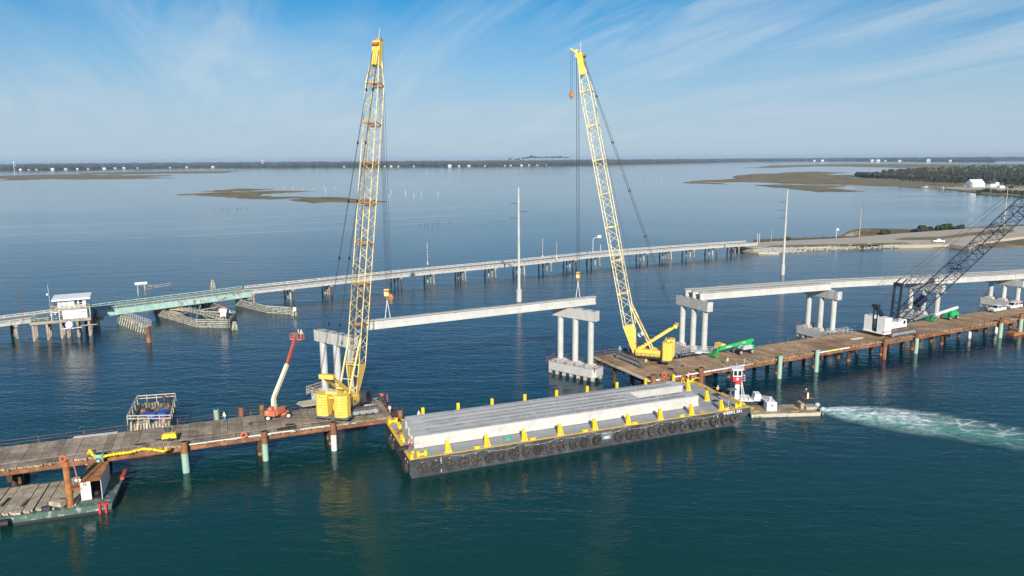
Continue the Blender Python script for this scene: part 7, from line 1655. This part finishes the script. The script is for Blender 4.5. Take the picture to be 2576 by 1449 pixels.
    for f in bm_.polygons:
        c = f.center; t_ = (c - neck).dot(up)
        if c.z < .13 * s and (c - pel).length > .3: mi = 3
        elif min((c - wq).length for wq in wrl) < .10 and min((c - wq).dot((wq - Vector(J['el' + kk]) * s).normalized()) for wq, kk in zip(wrl, 'LR')) > -.02 or t_ > .0: mi = 0
        elif (c - pel).dot(up) < -.0: mi = 2
        else: mi = 1
        f.material_index = mi
    inst(bm_, 'body', o)
    hd_ = Vector(J['head']) * s; cr0 = Vector(J['crown']) * s; hu = (cr0 - hd_).normalized()
    mb = MB(); mb.ball(hd_ + hu * .07 * s, .135 * s, 12, 7, sc=(1.05, .95, .8)); mb.tube(hd_ + hu * .04 * s, hd_ + hu * .055 * s, .17 * s, n=12); mb.sm = True; mb.build('hard_hat', hat, o)
    fw_ = Vector((1, 0, 0)); mb = MB(); mb.ball(hd_ + fw_ * .10 - hu * .02, .018, 5, 4); mb.build('nose', 'skin', o); mb = MB()
    for y in (-.033, .033): mb.ball(hd_ + fw_ * .088 + Vector((0, y, 0)) + hu * .005, .011, 5, 4)
    mb.build('eyes', 'black', o); mb = MB(); mb.bar(hd_ + fw_ * .088 - hu * .055 + Vector((0, -.025, 0)), hd_ + fw_ * .088 - hu * .055 + Vector((0, .025, 0)), .008); mb.build('mouth', 'shirt_red', o)
    if vest:
        ch = Vector(J['chest']) * s; mb = MB(); mb.tube(pel.lerp(ch, .35), pel.lerp(ch, 1.0), .185 * s, .20 * s, 12, cap=False); mb.tube(pel.lerp(ch, 1.0), neck.lerp(ch, .15), .20 * s, .13 * s, 12, cap=False); mb.sm = True; mb.build('vest', vest, o)
        MB().tube(pel.lerp(ch, .55), pel.lerp(ch, .68), .197 * s, .2 * s, 12, cap=False).build('reflective_band', 'white', o)
    return o
person(W(R2, 2138, 385, 4.5), R(250), 'stand', 'person in white hard hat and pale vest at the far edge of the left trestle', 'shirt_white', 'hiviz', 'jeans')
person(W(R2, 1582, 505, 4.5), R(200), 'bend', 'person in white hard hat bending behind the yellow air compressor', 'pants_dark', None, 'pants_dark')
person(W(R2, 1560, 430, 3.9), R(80), 'stand', 'person in orange at the gap between the trestle and the footing formwork', 'vest_orange', 'vest_orange', 'khaki', 'ring_orange', 1.7)
bw_ = Flo.w(bl.x, bl.y, 0)
person(Vector((Flo.w(bl.x, bl.y - .35).x, Flo.w(bl.x, bl.y - .35).y, Bw.z + .14)), R(-60), 'reach', 'person in dark jacket and white hard hat, left one in the raised red basket', 'pants_dark', 'vest_orange', 'pants_dark')
person(Vector((Flo.w(bl.x, bl.y - .95).x, Flo.w(bl.x, bl.y - .95).y, Bw.z + .14)), R(-40), 'stand', 'person in white hard hat and orange vest, right one in the raised red basket', 'shirt_white', 'vest_orange', 'jeans')
person(W(H8, 1862, 1205, 4.5), R(240), 'stand', 'person in white shirt standing at the right end of the left trestle', 'shirt_white', None, 'khaki', 'navy_box')
person(W(H8, 1815, 985, 4.5), R(215), 'stand', 'person in red and blue at the far corner of the left trestle end', 'shirt_red', None, 'jeans', 'red', 1.6)
person(W(H8, 1720, 940, 4.5), R(230), 'bend', 'person in bright orange beside a welder at the far corner of the left trestle', 'ring_orange', 'vest_orange', 'pants_dark', 'ring_orange')
crate(W(H8, 1700, 945, 4.5), R(20), 1.1, .8, .8, 'dark_steel', 'small dark welding machine at the far corner of the left trestle', 'welder', 'welding_machine')
person(W(H7, 1025, 515, 3.2), BA + R(-10), 'bend', 'person in red with orange vest bending at the left ends of the barge girders', 'shirt_red', 'vest_orange', 'jeans')
person(W(H7, 1060, 590, 3.2), BA + R(160), 'bend', 'person in red shirt at the left barge edge by the loose tyre', 'shirt_red', None, 'grey_panel')
person(BF.w(5.9, 17.3, 3.2), BA + R(-90), 'stand', 'person in white half hidden behind the barge girders by a yellow post', 'shirt_white', None, 'deck_yellow')
person(W(R5, 1460, 283, 3.2), BA + R(120), 'stand', 'person in orange vest, left of two at the far right barge corner', 'shirt_white', 'vest_orange', 'khaki')
person(W(R5, 1497, 278, 3.2), BA + R(100), 'bend', 'person in red shirt and jeans, right of two at the far right barge corner', 'shirt_red', None, 'jeans')
person(BF.w(65.2, 8.9, 3.2), BA + R(250), 'walk', 'person in orange vest walking along the right edge of the barge', 'shirt_white', 'vest_orange', 'pants_dark')
person(W(K5, 1345, 868, 4.5), R(-80), 'stand', 'person in orange hi-vis jacket walking alone on the right trestle', 'vest_orange', 'hiviz', 'jeans')
person(W(R6, 1258, 1100, 4.5), R(-100), 'stand', 'person in pink-red vest at the far corner beside the right yellow crane', 'shirt_white', 'shirt_red', 'jeans')
person(W(T4, 885, 1020, 4.8), R(-120), 'crouch', 'person in yellow-green vest kneeling on the right yellow crane tracks', 'hiviz', 'hiviz', 'jeans', 'ring_orange')
person(Vector((58.5, 139.9, 2.81)), R(200), 'reach', 'person in maroon jacket and white hard hat steering on the work float stand', 'brown_coat', None, 'brown_coat')

# loose gear the photo shows on the two trestles and the barge --------------
def chain_pile(p, r, label, m='rust_dark'):
    mb = MB(); random.seed(int(abs(p.x) * 7)); 
    for k in range(7): mb.torus((random.uniform(-r, r), random.uniform(-r, r) * .6, .06 + .02 * k), (random.uniform(-.2, .2), random.uniform(-.2, .2), 1), random.uniform(.35, .7) * r, .05, 14, 5)
    return tag(mb.build('chain_coil', m, None, p), label, 'chain')
chain_pile(W(R2, 1345, 612, 4.53), 1.0, 'rusty chain coils on the left trestle beside the yellow hose')
chain_pile(W(R3, 640, 1250, 4.53), .8, 'dark frame of coiled cable on the left trestle below the red boom lift', 'black')
chain_pile(W(R3, 1455, 1052, 4.6), .7, 'pale heap of rigging on the left yellow crane tracks', 'sling')
chain_pile(W(G5, 1745, 235, 3.23), .35, 'small dark cable coil on the grey barge deck', 'black')
chain_pile(W(K5, 260, 1215, 3.3), .8, 'orange hose heap at the feet of the workers on the far barge corner', 'ring_orange')
chain_pile(W(K5, 580, 1200, 3.4), .7, 'yellow-brown chain heap by the far right mooring bitts', 'deck_yellow')
random.seed(77)
for i, (c, x, y, sx, sy, m, lb) in enumerate(((R3, 600, 1290, 3.2, 1.0, 'rust_dark', 'dark steel frame lying on the left trestle below the red boom lift'), (R3, 230, 1240, .6, .3, 'timber_dark', 'short dark timber offcut on the left trestle near the life ring'),
        (T4, 1400, 1065, .8, .4, 'timber_dark', 'dark block on the right trestle in front of the yellow crane'), (K5, 640, 560, 1.8, 1.2, 'white', 'white sheeted bundle beside the basket of the green boom lift'), (T4, 590, 830, 1.6, .9, 'rust_dark', 'dark gear heap beside the right yellow crane cab'), (R2, 1310, 660, .9, .25, 'timber_pale', 'pale board on the left trestle near the hose'))):
    o = thing('site_gear', lb, 'gear', W(c, x, y, 4.53), R(20 + 13 * i)); mb = MB()
    mb.b0(-sx / 2, -sy / 2, 0, sx / 2, sy / 2, .14)
    for k in range(5): mb.box(random.uniform(-sx / 3, sx / 3), random.uniform(-sy / 3, sy / 3), .22, sx * random.uniform(.2, .5), sy * random.uniform(.2, .4), .22, random.uniform(0, 3))
    mb.build('pieces', m, o)
for i, (c, x, y) in enumerate(((R3, 1385, 1035), (R3, 1500, 990))):
    tag(MB().box(0, 0, .1, 2.4, .2, .16).build('timber_beam', 'timber_pale', None, W(c, x, y, 4.6), R(35 + i * 30)), ['pale beam lying against the left yellow crane tracks', 'pale beam lying at the front of the left yellow crane'][i], 'timber')
print('objects', len(COL.objects), 'tris', sum(len(m.polygons) * 2 for m in bpy.data.meshes))
